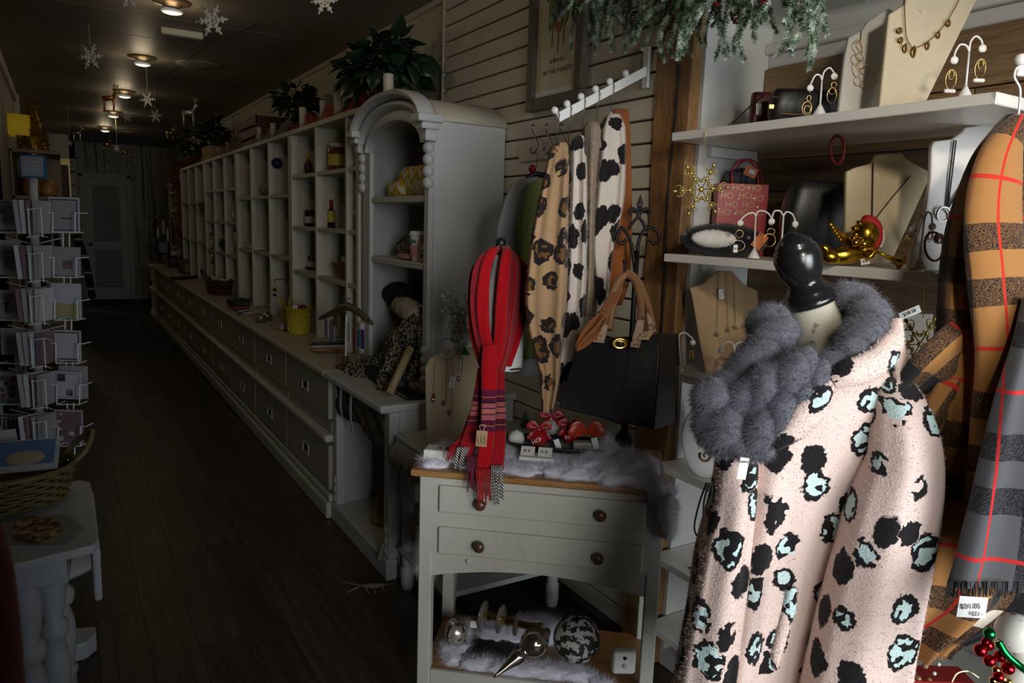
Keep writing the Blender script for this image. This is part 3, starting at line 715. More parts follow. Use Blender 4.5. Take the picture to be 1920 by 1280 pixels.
# scrolled S-hook rack with two tops
rk = thing('scroll_hook_rail', 'cream hook rail with three scrolled steel hooks on the slat wall', 'hook rail', (1.66, 2.5, 1.80))
MB().box(1.655, 1.667, 2.30, 2.72, 1.735, 1.80).build('rail_board', m_slat, rk, bevel=0.003)
for px in (1005, 1031, 1058):
    c = WX(px, 262, 1.63); 
    pts = [c + Vector((0, 0.012, 0.055)), c + Vector((-.004, 0.022, 0.06)), c + Vector((-.004, 0.026, 0.045)), c + Vector((0, 0.016, 0.02)), c + Vector((0, -0.012, -0.01)), c + Vector((-.004, -0.016, -0.035)), c + Vector((-.01, 0.004, -0.055)), c + Vector((-.012, 0.022, -0.04)), c + Vector((-.012, 0.016, -0.028))]
    MB().tube(catmull(pts, 5), 0.0035, 7).build('scroll_hook', m_steel, rk, sm=True)
m_gtee = plain('heather_grey_jersey', (0.42, 0.42, 0.43), 0.9, var=0.15, vs=150, spec=0.1); m_green = plain('pale_green_jersey', (0.34, 0.44, 0.16), 0.9, var=0.1, spec=0.1)
garment('grey_shirt', 'heather grey shirt hanging behind the red scarf form', [(332, 985, 1005, 2.66, .01), (345, 960, 1012, 2.66, .02), (400, 938, 1010, 2.66, .03), (450, 930, 1008, 2.65, .03), (560, 945, 1010, 2.65, .03), (700, 950, 1012, 2.65, .03)], m_gtee, [(5, .008, 0)], cat='shirt')
garment('green_shirt', 'pale green shirt hanging between the grey shirt and the leopard wrap', [(338, 1005, 1022, 2.58, .01), (360, 985, 1026, 2.58, .02), (420, 972, 1024, 2.58, .03), (480, 975, 1020, 2.57, .03), (600, 978, 1010, 2.56, .03), (670, 980, 1005, 2.56, .03)], m_green, [(5, .01, 1)], cat='shirt')
hg = thing('black_hanger', 'black hanger with a red bead above the grey shirt', 'hanger', WD(995, 330, 2.66))
MB().tube(catmull([WX(1003, 283, 1.622), WX(1006, 290, 1.60), WD(1007, 305, 2.72), WD(1003, 322, 2.66)], 4), 0.002, 6).build('hook', m_steel, hg)
MB().tube(catmull([WD(978, 347, 2.655), WD(990, 334, 2.655), WD(1003, 326, 2.655), WD(1022, 330, 2.655)], 5), 0.010, 8).build('shoulder_bar', m_blackp, hg, sm=True)
m_redg = plain('glossy_red', (0.35, 0.012, 0.015), 0.2, var=0)
MB().sphere(WD(998, 316, 2.60), 0.014, 14, 9).build('red_bead', m_redg, hg, sm=True)
# ================================================================== fir garland
k = N('flocked_fir_needles'); o_ = k.obj()
k.col(k.mix(k.n('ShaderNodeMapRange', {0: k.noise(o_, 30, 3), 1: 0.42, 2: 0.66, 3: 0.0, 4: 1.0}), (0.09, 0.16, 0.09), (0.58, 0.64, 0.56))); m_fir = k.done(0.8, spec=0.2)
def sprig_mesh(L, seed):
    rnd = random.Random(seed); b = MB(); n = int(430 * L / 0.15)
    pts = [Vector((0.012 * math.sin(seed + i * 0.7) * i / 8, 0.01 * math.cos(seed * 2 + i) * i / 8, -L * i / 8)) for i in range(9)]
    b.tube(pts, [0.0025] * 8 + [0.001], 4)
    for i in range(n):
        t = (i + rnd.random()) / n; q = t * 8; a = int(min(q, 7)); p = pts[a].lerp(pts[a + 1], q - a)
        an = rnd.random() * 6.283; ln = rnd.uniform(0.014, 0.022) * (1.0 - 0.45 * t)
        d = Vector((math.cos(an), math.sin(an), -0.55)).normalized() * ln; sd = d.orthogonal().normalized() * 0.0015
        m = len(b.v); b.v += [p - sd, p + sd, p + d]; b.f.append((m, m + 1, m + 2))
    return b
ga = thing('fir_garland', 'flocked fir garland with cones and red berries over the bay', 'garland', (1.5, 1.7, 2.1))
gp = [WX(1040, -40, 1.5), WX(1130, -45, 1.5), WX(1240, -35, 1.48), WX(1340, -45, 1.46), WX(1440, -60, 1.44), WX(1560, -70, 1.44)]
gpath = catmull(gp, 10)
MB().tube(gpath, 0.012, 6).build('stem', plain('garland_stem', (0.06, 0.045, 0.03), 0.9), ga)
sms = []
for i, L in enumerate((0.10, 0.14, 0.18, 0.22)):
    o = sprig_mesh(L, i * 3 + 1).build('sprig', m_fir, ga, local=True); sms.append([o, True])
rnd = random.Random(5)
spots = [(1045, 2), (1058, 1), (1070, 1), (1086, 3), (1095, 3), (1104, 2), (1098, 3), (1150, 2), (1165, 3), (1178, 3), (1190, 2), (1205, 3), (1215, 3), (1226, 2), (1240, 3), (1252, 3), (1262, 2), (1275, 3), (1288, 3), (1300, 2), (1315, 3), (1330, 3), (1345, 2), (1383, 3), (1372, 2), (1395, 1), (1410, 1), (1425, 0), (1440, 0), (1480, 2), (1492, 2), (1508, 3), (1516, 2), (1180, 2), (1230, 3), (1130, 1), (1120, 2), (1355, 2), (1310, 2), (1270, 2), (1500, 2)]
def put_sprig(kd, loc, rot):
    src, fresh = sms[kd]
    if fresh: o = src; sms[kd][1] = False
    else: o = src.copy(); COL.objects.link(o); o.parent = ga
    o.matrix_local = WM[ga].inverted() @ (T(*loc) @ rot)
for px, kd in spots:
    p = min(gpath, key=lambda q: abs((WX(px, -40, 1.48) - q).length))
    py = -50 if kd > 1 else -40
    lo = WX(px + rnd.uniform(8, 20), py + rnd.uniform(-8, 14), 1.47 + rnd.uniform(-.05, .05))
    put_sprig(kd, lo, RZ(rnd.random() * 6) @ RX(rnd.uniform(-0.35, 0.35)) @ RY(rnd.uniform(-0.3, 0.3)))
for p in gpath[::2]:
    for _ in range(3): put_sprig(rnd.choice((0, 1, 2)), p + Vector((rnd.uniform(-.03, .03), rnd.uniform(-.03, .03), rnd.uniform(-.01, .02))), RZ(rnd.random() * 6) @ RX(rnd.uniform(0.4, 1.3)))
m_cone = plain('pine_cone', (0.13, 0.06, 0.03), 0.7, var=0.3, vs=40)
for px, py in ((1384, 28), (1192, 38), (1253, 42)):
    c = WX(px, py, 1.45); b_ = MB()
    for i in range(7):
        for j in range(7):
            a = j * 0.898 + i * 0.45; r_ = 0.014 * math.sin((i + 1) / 8 * math.pi) + 0.003; z = 0.022 - i * 0.0065
            b_.sphere((c.x + r_ * math.cos(a), c.y + r_ * math.sin(a), c.z + z), (0.005, 0.005, 0.0028), 6, 4)
    b_.build('pine_cone', m_cone, ga, sm=True)
for px, py in ((1258, 26), (1262, 20), (1340, 4), (1345, 9), (1430, 4), (1436, 0), (1438, 9), (1256, 8), (1090, 5), (1094, 1)):
    MB().sphere(WX(px, py, 1.43), 0.0052, 10, 6).build('berry', m_redg, ga, sm=True)
# ================================================================== cream two-drawer washstand
DO = Vector((0.80, 1.84, 0)); DW = Vector((0.771, -0.637, 0)).normalized(); DYAW = math.atan2(DW.y, DW.x)
dm = T(*DO) @ RZ(DYAW)          # local: x along the front, y to the back, z up
m_dres = N('antique_cream_paint'); _o = m_dres.obj()
_e = m_dres.noise(m_dres.mapp(_o, (6, 6, 2)), 3, 6, rough=0.7)
m_dres.col(m_dres.mix(m_dres.n('ShaderNodeMapRange', {0: _e, 1: 0.58, 2: 0.85, 3: 0.0, 4: 1.0}), (0.54, 0.53, 0.47), (0.40, 0.30, 0.19))); m_dres = m_dres.done(0.5)
m_oak = wood('honey_oak', (0.32, 0.15, 0.045), (0.46, 0.24, 0.085), (1.2, 14, 14), 0.35)
m_knobw = wood('walnut_knob', (0.07, 0.032, 0.014), (0.13, 0.062, 0.028), (14, 14, 4), 0.3)
ds = thing('washstand', 'cream painted two-drawer washstand with oak top and open shelf', 'washstand', DO, DYAW)
def DB(x0, x1, y0, y1, z0, z1, name, mat, parent=ds, **kw): return MB().box(x0, x1, y0, y1, z0, z1, dm).build(name, mat, parent, **kw)
DB(0, 0.708, 0, 0.37, 0.768, 0.788, 'top_board', m_oak, bevel=0.006, seg=2)
for x0 in (0.025, 0.667):
    for y0 in (0.012, 0.315): DB(x0, x0 + 0.038, y0, y0 + 0.038, 0, 0.767, 'leg', m_dres, bevel=0.003)
for x0 in (0.03, 0.687): DB(x0, x0 + 0.014, 0.05, 0.316, 0.50, 0.766, 'side_panel', m_dres)
DB(0.063, 0.668, 0.34, 0.352, 0.50, 0.766, 'back_panel', m_dres)
DB(0.063, 0.668, 0.018, 0.05, 0.752, 0.767, 'top_rail', m_dres)
DB(0.063, 0.668, 0.02, 0.05, 0.63, 0.664, 'middle_rail', m_dres)
DB(0.060, 0.670, 0.012, 0.017, 0.540, 0.767, 'face_frame', m_dres)
DB(0.045, 0.668, 0.03, 0.34, 0.505, 0.515, 'drawer_bottom', m_dres)
# arched apron
vs = []; fs = []
for i in range(21):
    x = 0.063 + 0.605 * i / 20; t = (i / 20 - .5) * 2; zl = 0.506 - 0.034 * t * t - 0.0
    for y in (0.016, 0.034): vs += [(x, y, zl), (x, y, 0.548)]
for i in range(20):
    a = i * 4; b_ = a + 4
    fs += [(a, b_, b_ + 1, a + 1), (a + 2, a + 3, b_ + 3, b_ + 2), (a, a + 2, b_ + 2, b_), (a + 1, b_ + 1, b_ + 3, a + 3)]
MB().add(vs, fs, dm).build('apron', m_dres, ds)
for z0, z1 in ((0.668, 0.748), (0.545, 0.626)):
    d = DB(0.083, 0.656, 0.002, 0.03, z0, z1, 'drawer', m_dres, bevel=0.006, seg=3)
    for x in (0.205, 0.535):
        MB().lathe([(0.010, 0), (0.007, 0.006), (0.008, 0.011), (0.0155, 0.016), (0.0165, 0.022), (0.013, 0.028), (0.004, 0.0305)], 18, dm @ T(x, 0.003, (z0 + z1) / 2) @ RX(math.radians(90))).build('knob', m_knobw, d, sm=True)
MB().lathe([(0.006, 0), (0.007, 0.004), (0.002, 0.006)], 12, dm @ T(0.17, 0.016, 0.527) @ RX(math.radians(90))).build('peg', m_slat, ds, sm=True)
DB(0.035, 0.697, 0.03, 0.345, 0.155, 0.175, 'lower_shelf', m_oak, bevel=0.003)
DB(0.063, 0.668, 0.014, 0.03, 0.12, 0.178, 'shelf_rail', m_dres, bevel=0.003)
# ------------------------------------------------------------------ snow batting on top and on the shelf
k = N('polyester_snow'); k.col((0.74, 0.73, 0.82)); m_snow = k.done(0.95, spec=0.05, sheen=0.3)
def batting(name, label, blobs, fz, seed):
    b = MB()
    for (x, y, z, rx, ry, rz) in blobs:
        M = dm @ T(x, y, z); q = MB().sphere((0, 0, 0), (rx * .88, ry * .88, rz * .85), 30, 18)
        for i, v in enumerate(q.v):
            n = mnoise.noise(v * 26 + Vector((seed, 0, x * 9))) * 0.42 + mnoise.noise(v * 80 + Vector((seed, 0, x * 9))) * 0.22 + 1
            q.v[i] = v * n
        b.add(q.v, q.f, M)
    outward(b); fuzz(b, fz * 8, 0.030, 0.00022, 1.0, seed=seed)
    return tag(b.build(name, m_snow, None, sm=True), label, 'batting')
batting('snow_batting', 'white fibre snow spread over the washstand top and off its corner', [(0.06, 0.06, 0.795, .05, .05, .018), (0.09, 0.16, 0.80, .07, .08, .02), (0.20, 0.05, 0.795, .09, .04, .016), (0.31, 0.06, 0.796, .08, .05, .018), (0.40, 0.10, 0.798, .08, .07, .02), (0.46, 0.05, 0.798, .09, .045, .024), (0.52, 0.12, 0.805, .08, .08, .032), (0.57, 0.04, 0.80, .08, .05, .03), (0.62, 0.10, 0.81, .07, .08, .05), (0.56, 0.20, 0.82, .05, .06, .055), (0.65, 0.03, 0.795, .06, .04, .03), (0.69, 0.02, 0.775, .045, .04, .045), (0.716, -0.01, 0.74, .03, .03, .05), (0.722, -0.01, 0.69, .022, .025, .05), (0.26, 0.20, 0.797, .10, .09, .02), (0.40, 0.22, 0.797, .08, .08, .02)], 9000, 3)
batting('side_snow_batting', 'white fibre snow hanging down beside the washstand at the cloth table', [(0.0, 0.30, 0.62, .02, .06, .07), (-0.03, 0.36, 0.55, .03, .06, .10), (-0.04, 0.40, 0.46, .03, .05, .10), (-0.05, 0.42, 0.37, .035, .05, .09), (-0.05, 0.42, 0.30, .04, .05, .04)], 3500, 5)
batting('shelf_snow_batting', 'white fibre snow lying around the ornaments on the washstand shelf', [(0.13, 0.10, 0.185, .06, .06, .03), (0.20, 0.06, 0.185, .07, .03, .02), (0.30, 0.05, 0.186, .09, .025, .02), (0.40, 0.06, 0.188, .08, .03, .025), (0.48, 0.07, 0.186, .07, .035, .02), (0.25, 0.20, 0.20, .09, .06, .04), (0.36, 0.24, 0.21, .08, .05, .05), (0.12, 0.2, 0.19, .05, .07, .02), (0.56, 0.05, 0.183, .04, .02, .01)], 6000, 8)
# ================================================================== black tote on an iron fleur-de-lis stand
m_iron = plain('wrought_iron', (0.014, 0.013, 0.014), 0.5, 0.6, var=0.2, bump=0.15)
st = thing('iron_stand', 'black iron scarf stand with a fleur-de-lis top on the washstand', 'stand', WZ(1168, 862, 0.80))
sb = WZ(1168, 862, 0.80); DS = 2.30
def SD(px, py, d=DS): return WD(px, py, d)
MB().lathe([(0.055, 0), (0.056, 0.006), (0.03, 0.014), (0.018, 0.03), (0.024, 0.045), (0.03, 0.06), (0.022, 0.078), (0.012, 0.09), (0.009, 0.12)], 20, T(*sb)).build('base', m_iron, st, sm=True)
MB().tube([SD(1171, 812), SD(1178, 740), SD(1184, 640), SD(1190, 540), SD(1194, 470)], 0.0085, 8).build('pole', m_iron, st, sm=True)
for s_ in (-1, 1):
    MB().tube(catmull([SD(1192 + s_ * 0, 520), SD(1190 + 7 * s_, 455), SD(1190 + 22 * s_, 428), SD(1196 + 34 * s_, 432), SD(1196 + 40 * s_, 448), SD(1196 + 30 * s_, 457), SD(1196 + 22 * s_, 449)], 6), 0.0055, 7).build('scroll', m_iron, st, sm=True)
    MB().tube(catmull([SD(1194 + 16 * s_, 430), SD(1196 + 10 * s_, 418), SD(1197, 405), SD(1198, 396)], 5), 0.005, 7).build('cross_bar', m_iron, st, sm=True)
    MB().tube(catmull([SD(1197, 408), SD(1199 + 6 * s_, 394), SD(1199 + 14 * s_, 391), SD(1199 + 20 * s_, 397), SD(1199 + 15 * s_, 403)], 5), 0.0045, 7).build('petal', m_iron, st, sm=True)
MB().lathe([(0.002, 0), (0.011, 0.022), (0.012, 0.03), (0.0015, 0.058)], 4, T(*SD(1199, 400)) @ RZ(0.3)).build('spearhead', m_iron, st)
MB().tube(catmull([SD(1186, 525, 2.29), SD(1176, 526, 2.2), SD(1172, 516, 2.16), SD(1171, 492, 2.15)], 5), 0.004, 7).build('bag_hook', m_iron, st, sm=True)
MB().sphere(SD(1171, 490, 2.15), 0.0065, 10, 7).build('hook_ball', m_iron, st, sm=True)
m_bag = plain('black_pebbled_leather', (0.008, 0.008, 0.009), 0.42, var=0.1, bump=0.2, bs=500, spec=0.6)
m_tan = plain('tan_leather', (0.26, 0.13, 0.062), 0.5, var=0.15, bump=0.1, bs=300)
m_gold = plain('polished_gold', (0.65, 0.42, 0.12), 0.18, 1.0, var=0.05)
bg = thing('tote_bag', 'large black leather tote with tan handles hanging from the iron stand', 'bag', WD(1150, 790, 2.08))
def BC(px, py, d): return WD(px, py, d)
# corners: front-left, front-right, back-right, back-left at several heights
lev = []
for t in [i / 8 for i in range(9)]:
    fl = BC(lerp(1088, 1047, t), lerp(636, 765, t) - 6 * math.sin(t * 3.1), 2.06); fr = BC(lerp(1240, 1226, t), lerp(626, 806, t), 1.97); brr = BC(lerp(1271, 1268, t), lerp(624, 792, t), lerp(2.06, 2.10, t)); bl = BC(lerp(1108, 1075, t), lerp(640, 760, t), lerp(2.13, 2.18, t))
    ring = []
    for a, b_ in ((fl, fr), (fr, brr), (brr, bl), (bl, fl)):
        for j in range(6):
            p = a.lerp(b_, j / 6); bul = math.sin(j / 6 * math.pi) * math.sin(t * math.pi) * 0.008
            ring.append(p - CF * bul if a is fl else p)
    lev.append(ring)
MB().loft(lev, True, True).build('bag_body', m_bag, bg, bevel=0.004, seg=2, sm=False)
MB().tube(catmull([BC(1240, 630, 1.968), BC(1238, 680, 1.966), BC(1232, 740, 1.966), BC(1226, 803, 1.968)], 6), 0.0028, 6).build('piping', m_bag, bg, sm=True)
MB().tube(catmull([BC(1271, 626, 2.06), BC(1271, 700, 2.08), BC(1268, 790, 2.10)], 6), 0.0025, 6).build('piping', m_bag, bg, sm=True)
for pts in ([(1128, 622, 2.04), (1140, 575, 2.09), (1158, 530, 2.13), (1175, 516, 2.15), (1192, 530, 2.12), (1202, 575, 2.05), (1198, 620, 1.99)], [(1142, 618, 2.12), (1148, 580, 2.14), (1160, 535, 2.16), (1176, 512, 2.17), (1198, 530, 2.15), (1215, 575, 2.10), (1224, 612, 2.04)]):
    MB().tube(catmull([BC(*p) for p in pts], 8), 0.0105, 10).build('handle', m_tan, bg, sm=True)
for pts in ([(1126, 605), (1140, 610), (1132, 643), (1104, 640)], [(1195, 600), (1207, 600), (1205, 630), (1198, 652), (1181, 650)], [(1212, 585), (1222, 596), (1230, 622), (1216, 618)]):
    dd = 2.015 if pts[0][0] < 1150 else 1.965
    q = [BC(x, y, dd) for x, y in pts]; b_ = MB(); b_.add(q, [tuple(range(len(q)))]); b_.build('handle_tab', m_tan, bg, solid=0.006)
for px, py, dd in ((1112, 633, 2.008), (1119, 637, 2.008), (1127, 629, 2.008), (1187, 638, 1.958), (1190, 646, 1.958), (1197, 645, 1.958)): MB().sphere(BC(px, py, dd), 0.0028, 8, 6).build('stud', m_gold, bg, sm=True)
LM = T(*BC(1162, 644, 2.008)) @ FACE
ring = [(0.024 * math.cos(a), 0.017 * math.sin(a), z) for a in [2 * math.pi * i / 28 for i in range(28)] for z in (0,)]
MB().loft([[(0.026 * s_ * math.cos(a), 0.018 * s_ * math.sin(a), z) for a in [2 * math.pi * i / 28 for i in range(28)]] for s_, z in ((1, 0), (0.97, 0.006), (0.6, 0.007), (0.42, 0.004), (0.38, 0.009), (0.1, 0.012))], True, True, LM).build('turn_lock', m_gold, bg, sm=True)
MB().sphere((0, 0, 0.012), (0.008, 0.006, 0.004), 12, 8, LM).build('lock_centre', m_bag, bg, sm=True)
tg = thing('bag_price_tag', 'small kraft price tag tied to the tote handle', 'price tag', BC(1208, 628, 1.95))
m_kraft = plain('kraft_card', (0.42, 0.27, 0.14), 0.8, var=0.1)
q = [BC(x, y, 1.95) for x, y in ((1194, 636), (1208, 622), (1228, 618), (1216, 637))]; MB().add(q, [(0, 1, 2, 3)]).build('card', m_kraft, tg, solid=0.001)
for dy in (0, 5): MB().tube([BC(1202 + dy, 631 - dy, 1.947), BC(1214 + dy * .6, 629 - dy, 1.947)], 0.0007, 5).build('writing', m_dark, tg)
MB().tube([BC(1221 + 6 * math.cos(a), 614 + 6 * math.sin(a), 1.95) for a in [i * 0.45 for i in range(14)]], 0.0008, 5, True).build('ring', m_gold, tg)
# ================================================================== small form with the red scarf
FD = 2.24
m_form = plain('white_form_jersey', (0.70, 0.70, 0.70), 0.7, var=0.05)
fm = thing('small_bust_form', 'small white bust form with a black knob on the washstand', 'mannequin', WZ(940, 842, 0.80))
def FP(px, py, d=FD): return WD(px, py, d)
outward(sil([(478, 928, 946, 2.24, .015), (500, 922, 958, 2.24, .03), (540, 912, 975, 2.24, .05), (600, 905, 983, 2.24, .06), (660, 900, 981, 2.24, .06), (690, 903, 978, 2.24, .055)], n=28)).build('torso', m_form, fm, sm=True)
MB().tube([FP(903 + 75 * t, 691 + 2 * math.sin(t * 3.1), 2.19) for t in [i / 8 for i in range(9)]], 0.003, 6).build('hem_trim', m_blackp, fm)
MB().lathe([(0.014, -0.045), (0.013, -0.02), (0.010, -0.012), (0.012, -0.004), (0.013, 0.0), (0.015, 0.005), (0.0158, 0.013), (0.013, 0.022), (0.006, 0.027)], 18, T(*FP(939, 462))).build('knob', m_blackp, fm, sm=True)
MB().tube([FP(937, 690), FP(932, 770), WZ(940, 842, 0.80)], 0.008, 8).build('post', m_blackp, fm, sm=True)
MB().lathe([(0.05, 0), (0.05, 0.006), (0.012, 0.012)], 20, T(*WZ(940, 842, 0.80))).build('foot', m_blackp, fm, sm=True)
def redscarf(name, axis_stripes, bands):
    k = N(name); o = k.obj(); p = k.mapp(o, (1, 1, 1), rot=(0, 0, -YAW)); red = (0.40, 0.004, 0.008)
    x = k.sep(k.attr('cloth'), 0); z = k.sep(o, 2)
    n = k.noise(k.comb(k.math('MULTIPLY', x, 1.0), 0.0, 0.0), 120, 1)
    st_ = k.ramp(n, [(0.0, (0.10, 0.008, 0.03)), (0.38, (0.12, 0.010, 0.03)), (0.43, (0.44, 0.10, 0.08)), (0.46, (0.10, 0.01, 0.03)), (0.50, red), (0.60, red), (0.63, (0.36, 0.09, 0.09)), (0.67, (0.10, 0.01, 0.03)), (1.0, (0.12, 0.01, 0.03))])
    c = k.mix(axis_stripes, red, st_)
    if bands:
        f = k.n('ShaderNodeMapRange', {0: z, 1: bands[0], 2: bands[1], 3: 0.0, 4: 1.0})
        b_ = k.ramp(f, [(0.0, red), (0.001, (0.10, 0.01, 0.03)), (0.12, (0.45, 0.20, 0.10)), (0.14, (0.10, 0.008, 0.02)), (0.26, (0.42, 0.10, 0.12)), (0.38, (0.03, 0.01, 0.02)), (0.41, (0.48, 0.14, 0.12)), (0.52, (0.03, 0.01, 0.02)), (0.55, (0.42, 0.10, 0.12)), (0.66, (0.02, 0.01, 0.02)), (0.70, (0.10, 0.01, 0.03)), (0.80, (0.45, 0.20, 0.10)), (0.82, (0.12, 0.01, 0.04)), (0.999, red)], True)
        ins = k.math('MULTIPLY', k.math('GREATER_THAN', f, 0.002), k.math('LESS_THAN', f, 0.998))
        c = k.mix(ins, c, b_)
    k.col(c); k.bump(k.noise(o, 500, 2), 0.2, 0.001); return k.done(0.85, spec=0.12, sheen=0.15)
sc_base = FP(920, 900, 2.15)
sf = thing('red_scarf', 'bright red fringed scarf knotted on the small white form', 'scarf', sc_base)
z1, z0 = (FP(920, 726, 2.12) - sc_base).z, (FP(920, 797, 2.12) - sc_base).z
m_rs = redscarf('red_scarf_wool', 0.0, None); m_rst = redscarf('red_scarf_striped_wool', 1.0, None); m_rsb = redscarf('red_scarf_banded_wool', 0.0, (z0, z1)); m_rsl = redscarf('red_scarf_tail_wool', 0.8, (z0 - 0.0, z1 - 0.01))
px_m = FD / FPX
def drape(pts, w, th, mat, name): return band([FP(*p) for p in pts], [x * px_m for x in w], th * .62, rip=.55).build(name, mat, sf, sm=True)
drape([(942, 462, 2.27), (924, 472, 2.2), (911, 500, 2.17), (905, 560, 2.15), (908, 620, 2.14), (922, 680, 2.12)], [7, 9, 10, 12, 11, 9], 0.014, m_rs, 'loop')
drape([(938, 466, 2.27), (914, 477, 2.20), (896, 505, 2.175), (890, 560, 2.16), (896, 620, 2.15), (912, 682, 2.13)], [6, 8, 9, 9, 9, 8], 0.012, m_rst, 'loop_edge')
drape([(936, 470, 2.28), (904, 486, 2.22), (887, 515, 2.21), (883, 570, 2.19), (888, 630, 2.18), (906, 690, 2.15)], [5, 6, 6, 6, 7, 6], 0.012, m_rs, 'loop_edge')
drape([(942, 462, 2.27), (950, 470, 2.2), (946, 505, 2.17), (940, 570, 2.15), (938, 620, 2.14), (930, 685, 2.12)], [7, 9, 11, 11, 11, 9], 0.014, m_rs, 'loop')
drape([(944, 466, 2.26), (962, 488, 2.20), (966, 520, 2.175), (960, 580, 2.16), (952, 640, 2.15), (938, 695, 2.13)], [6, 9, 11, 12, 10, 8], 0.014, m_rst, 'loop_edge')
drape([(950, 466, 2.28), (980, 504, 2.22), (985, 555, 2.20), (972, 620, 2.18), (952, 685, 2.15)], [5, 9, 10, 9, 7], 0.012, m_rs, 'loop_edge')
drape([(918, 648, 2.11), (918, 690, 2.10), (916, 760, 2.085), (912, 830, 2.045), (905, 885, 2.02)], [12, 15, 13, 13, 14], 0.011, m_rsb, 'tail')
drape([(904, 690, 2.14), (898, 740, 2.14), (890, 790, 2.12), (878, 835, 2.08), (865, 862, 2.06)], [8, 10, 13, 15, 10], 0.010, m_rsl, 'tail')
drape([(898, 730, 2.15), (885, 780, 2.15), (868, 825, 2.10), (842, 843, 2.08)], [5, 7, 8, 5], 0.008, m_rs, 'tail')
drape([(938, 688, 2.14), (938, 750, 2.14), (937, 820, 2.06), (932, 880, 2.02)], [7, 9, 11, 11], 0.010, m_rsl, 'tail')
m_fr1 = plain('red_fringe', (0.36, 0.006, 0.012), 0.85, var=0.1); m_fr2 = plain('black_white_fringe_yarn', (0.45, 0.43, 0.40), 0.85, var=0)
k = N('twisted_fringe_yarn'); o_ = k.obj(); k.col(k.mix(k.math('GREATER_THAN', k.math('SINE', k.math('MULTIPLY', k.math('ADD', k.sep(o_, 2), k.math('MULTIPLY', k.sep(o_, 0), 1.3)), 700.0)), 0.0), (0.02, 0.015, 0.02), (0.55, 0.52, 0.48))); m_twist = k.done(0.85)
m_purp = plain('dark_red_fringe', (0.13, 0.008, 0.03), 0.85, var=0.1)
rnd = random.Random(2)
def fringe(x0, x1, y, ln, n, mat, lean, d=2.12):
    for i in range(n):
        x = lerp(x0, x1, i / (n - 1)); L = ln * rnd.uniform(0.8, 1.1); dx = lean + rnd.uniform(-3, 3)
        MB().tube(catmull([FP(x, y, d), FP(x + dx * .5 + rnd.uniform(-1, 1), y + L * .5, d - .01), FP(x + dx, y + L, d)], 4), 0.0021, 5).build('fringe_strand', mat, sf, sm=True)
fringe(893, 918, 878, 62, 10, m_fr1, 2, 2.01); fringe(922, 941, 872, 68, 7, m_twist, 2, 2.01); fringe(877, 895, 855, 62, 6, m_purp, 0, 2.02); fringe(858, 878, 838, 42, 8, m_twist, -9, 2.05); fringe(846, 858, 836, 28, 4, m_fr1, -12, 2.06)
tg = thing('scarf_price_tag', 'kraft price tag hanging on the red scarf', 'price tag', FP(903, 838, 2.02))
MB().cbox((0, 0, 0), (20 * px_m * .93, 0.001, 30 * px_m * .93), frame_at(FP(903, 822, 2.02)) @ RY(0.05)).build('card', m_kraft, tg)
for i in range(3): MB().tube([FP(896 + 6 * i, 815, 2.017), FP(897 + 6 * i, 832, 2.017)], 0.0006, 4).build('writing', m_dark, tg)
MB().tube(catmull([FP(903, 809, 2.02), FP(899, 798, 2.03), FP(910, 797, 2.03), FP(905, 809, 2.02)], 4), 0.0006, 4).build('string', m_white, tg)
# ================================================================== dress form, plush leopard coat, fur cowl
CD = 1.45
def CP(px, py, d=CD): return WD(px, py, d)
m_fin = plain('black_lacquer', (0.010, 0.010, 0.011), 0.22, var=0.15, coat=0.3)
df = thing('dress_form', 'dress form with black ball finial and linen neck wearing the plush coat', 'mannequin', (CP(1480, 1280, 1.5).x, CP(1480, 1280, 1.5).y, 0))
nk0, nk1 = CP(1548, 640, 1.5), CP(1519, 558, 1.47); ax = (CP(1500, 500, 1.47) - CP(1528, 590, 1.49)).normalized()
AM = T(*CP(1519, 560, 1.48)) @ Vector((0, 0, 1)).rotation_difference(ax).to_matrix().to_4x4()
MB().lathe([(0.052, -0.008), (0.054, -0.002), (0.053, 0.005), (0.047, 0.008), (0.046, 0.018), (0.041, 0.023), (0.037, 0.028), (0.034, 0.033), (0.031, 0.038), (0.036, 0.046), (0.0425, 0.060), (0.0455, 0.078), (0.0455, 0.092), (0.041, 0.107), (0.035, 0.113), (0.036, 0.117), (0.027, 0.126), (0.014, 0.136), (0.003, 0.142)], 32, AM).build('finial', m_fin, df, sm=True)
k = N('printed_linen'); o_ = k.obj(); wv = k.noise(k.mapp(o_, (1, 1, 1)), 500, 1); ink = k.noise(o_, 26, 5)
c = k.mix(wv, (0.38, 0.34, 0.26), (0.60, 0.56, 0.47)); c = k.mix(k.math('MULTIPLY', k.step(ink, 0.36, 0.42), 0.75), c, (0.05, 0.045, 0.04)); k.col(c); k.bump(wv, 0.4, 0.002); m_linp = k.done(0.9)
MB().lathe([(0.075, -0.14), (0.060, -0.10), (0.052, -0.06), (0.049, -0.02), (0.048, -0.007)], 32, AM).build('linen_neck', m_linp, df, sm=True)
MB().tube([AM @ Vector((0.0495 * math.cos(a), 0.0495 * math.sin(a), z)) for z, a in ((-0.008, -1.15), (-0.05, -1.12), (-0.10, -1.1))], 0.0055, 6, flat=1).build('neck_tape', m_blackp, df)
MB().tube([(CP(1520, 700, 1.55)), (CP(1480, 1280, 1.5).x, CP(1480, 1280, 1.5).y, 0.03)], 0.016, 10).build('pole', m_fin, df)
MB().lathe([(0.16, 0), (0.16, 0.012), (0.03, 0.03)], 24, T(CP(1480, 1280, 1.5).x, CP(1480, 1280, 1.5).y, 0)).build('foot', m_fin, df, sm=True)
m_leo = leopard('blush_leopard_plush', (0.80, 0.62, 0.55), (0.010, 0.008, 0.009), (0.56, 0.72, 0.70), 12.8, 0.335, jag=0.13, csz=0.10, rnd=0.8)
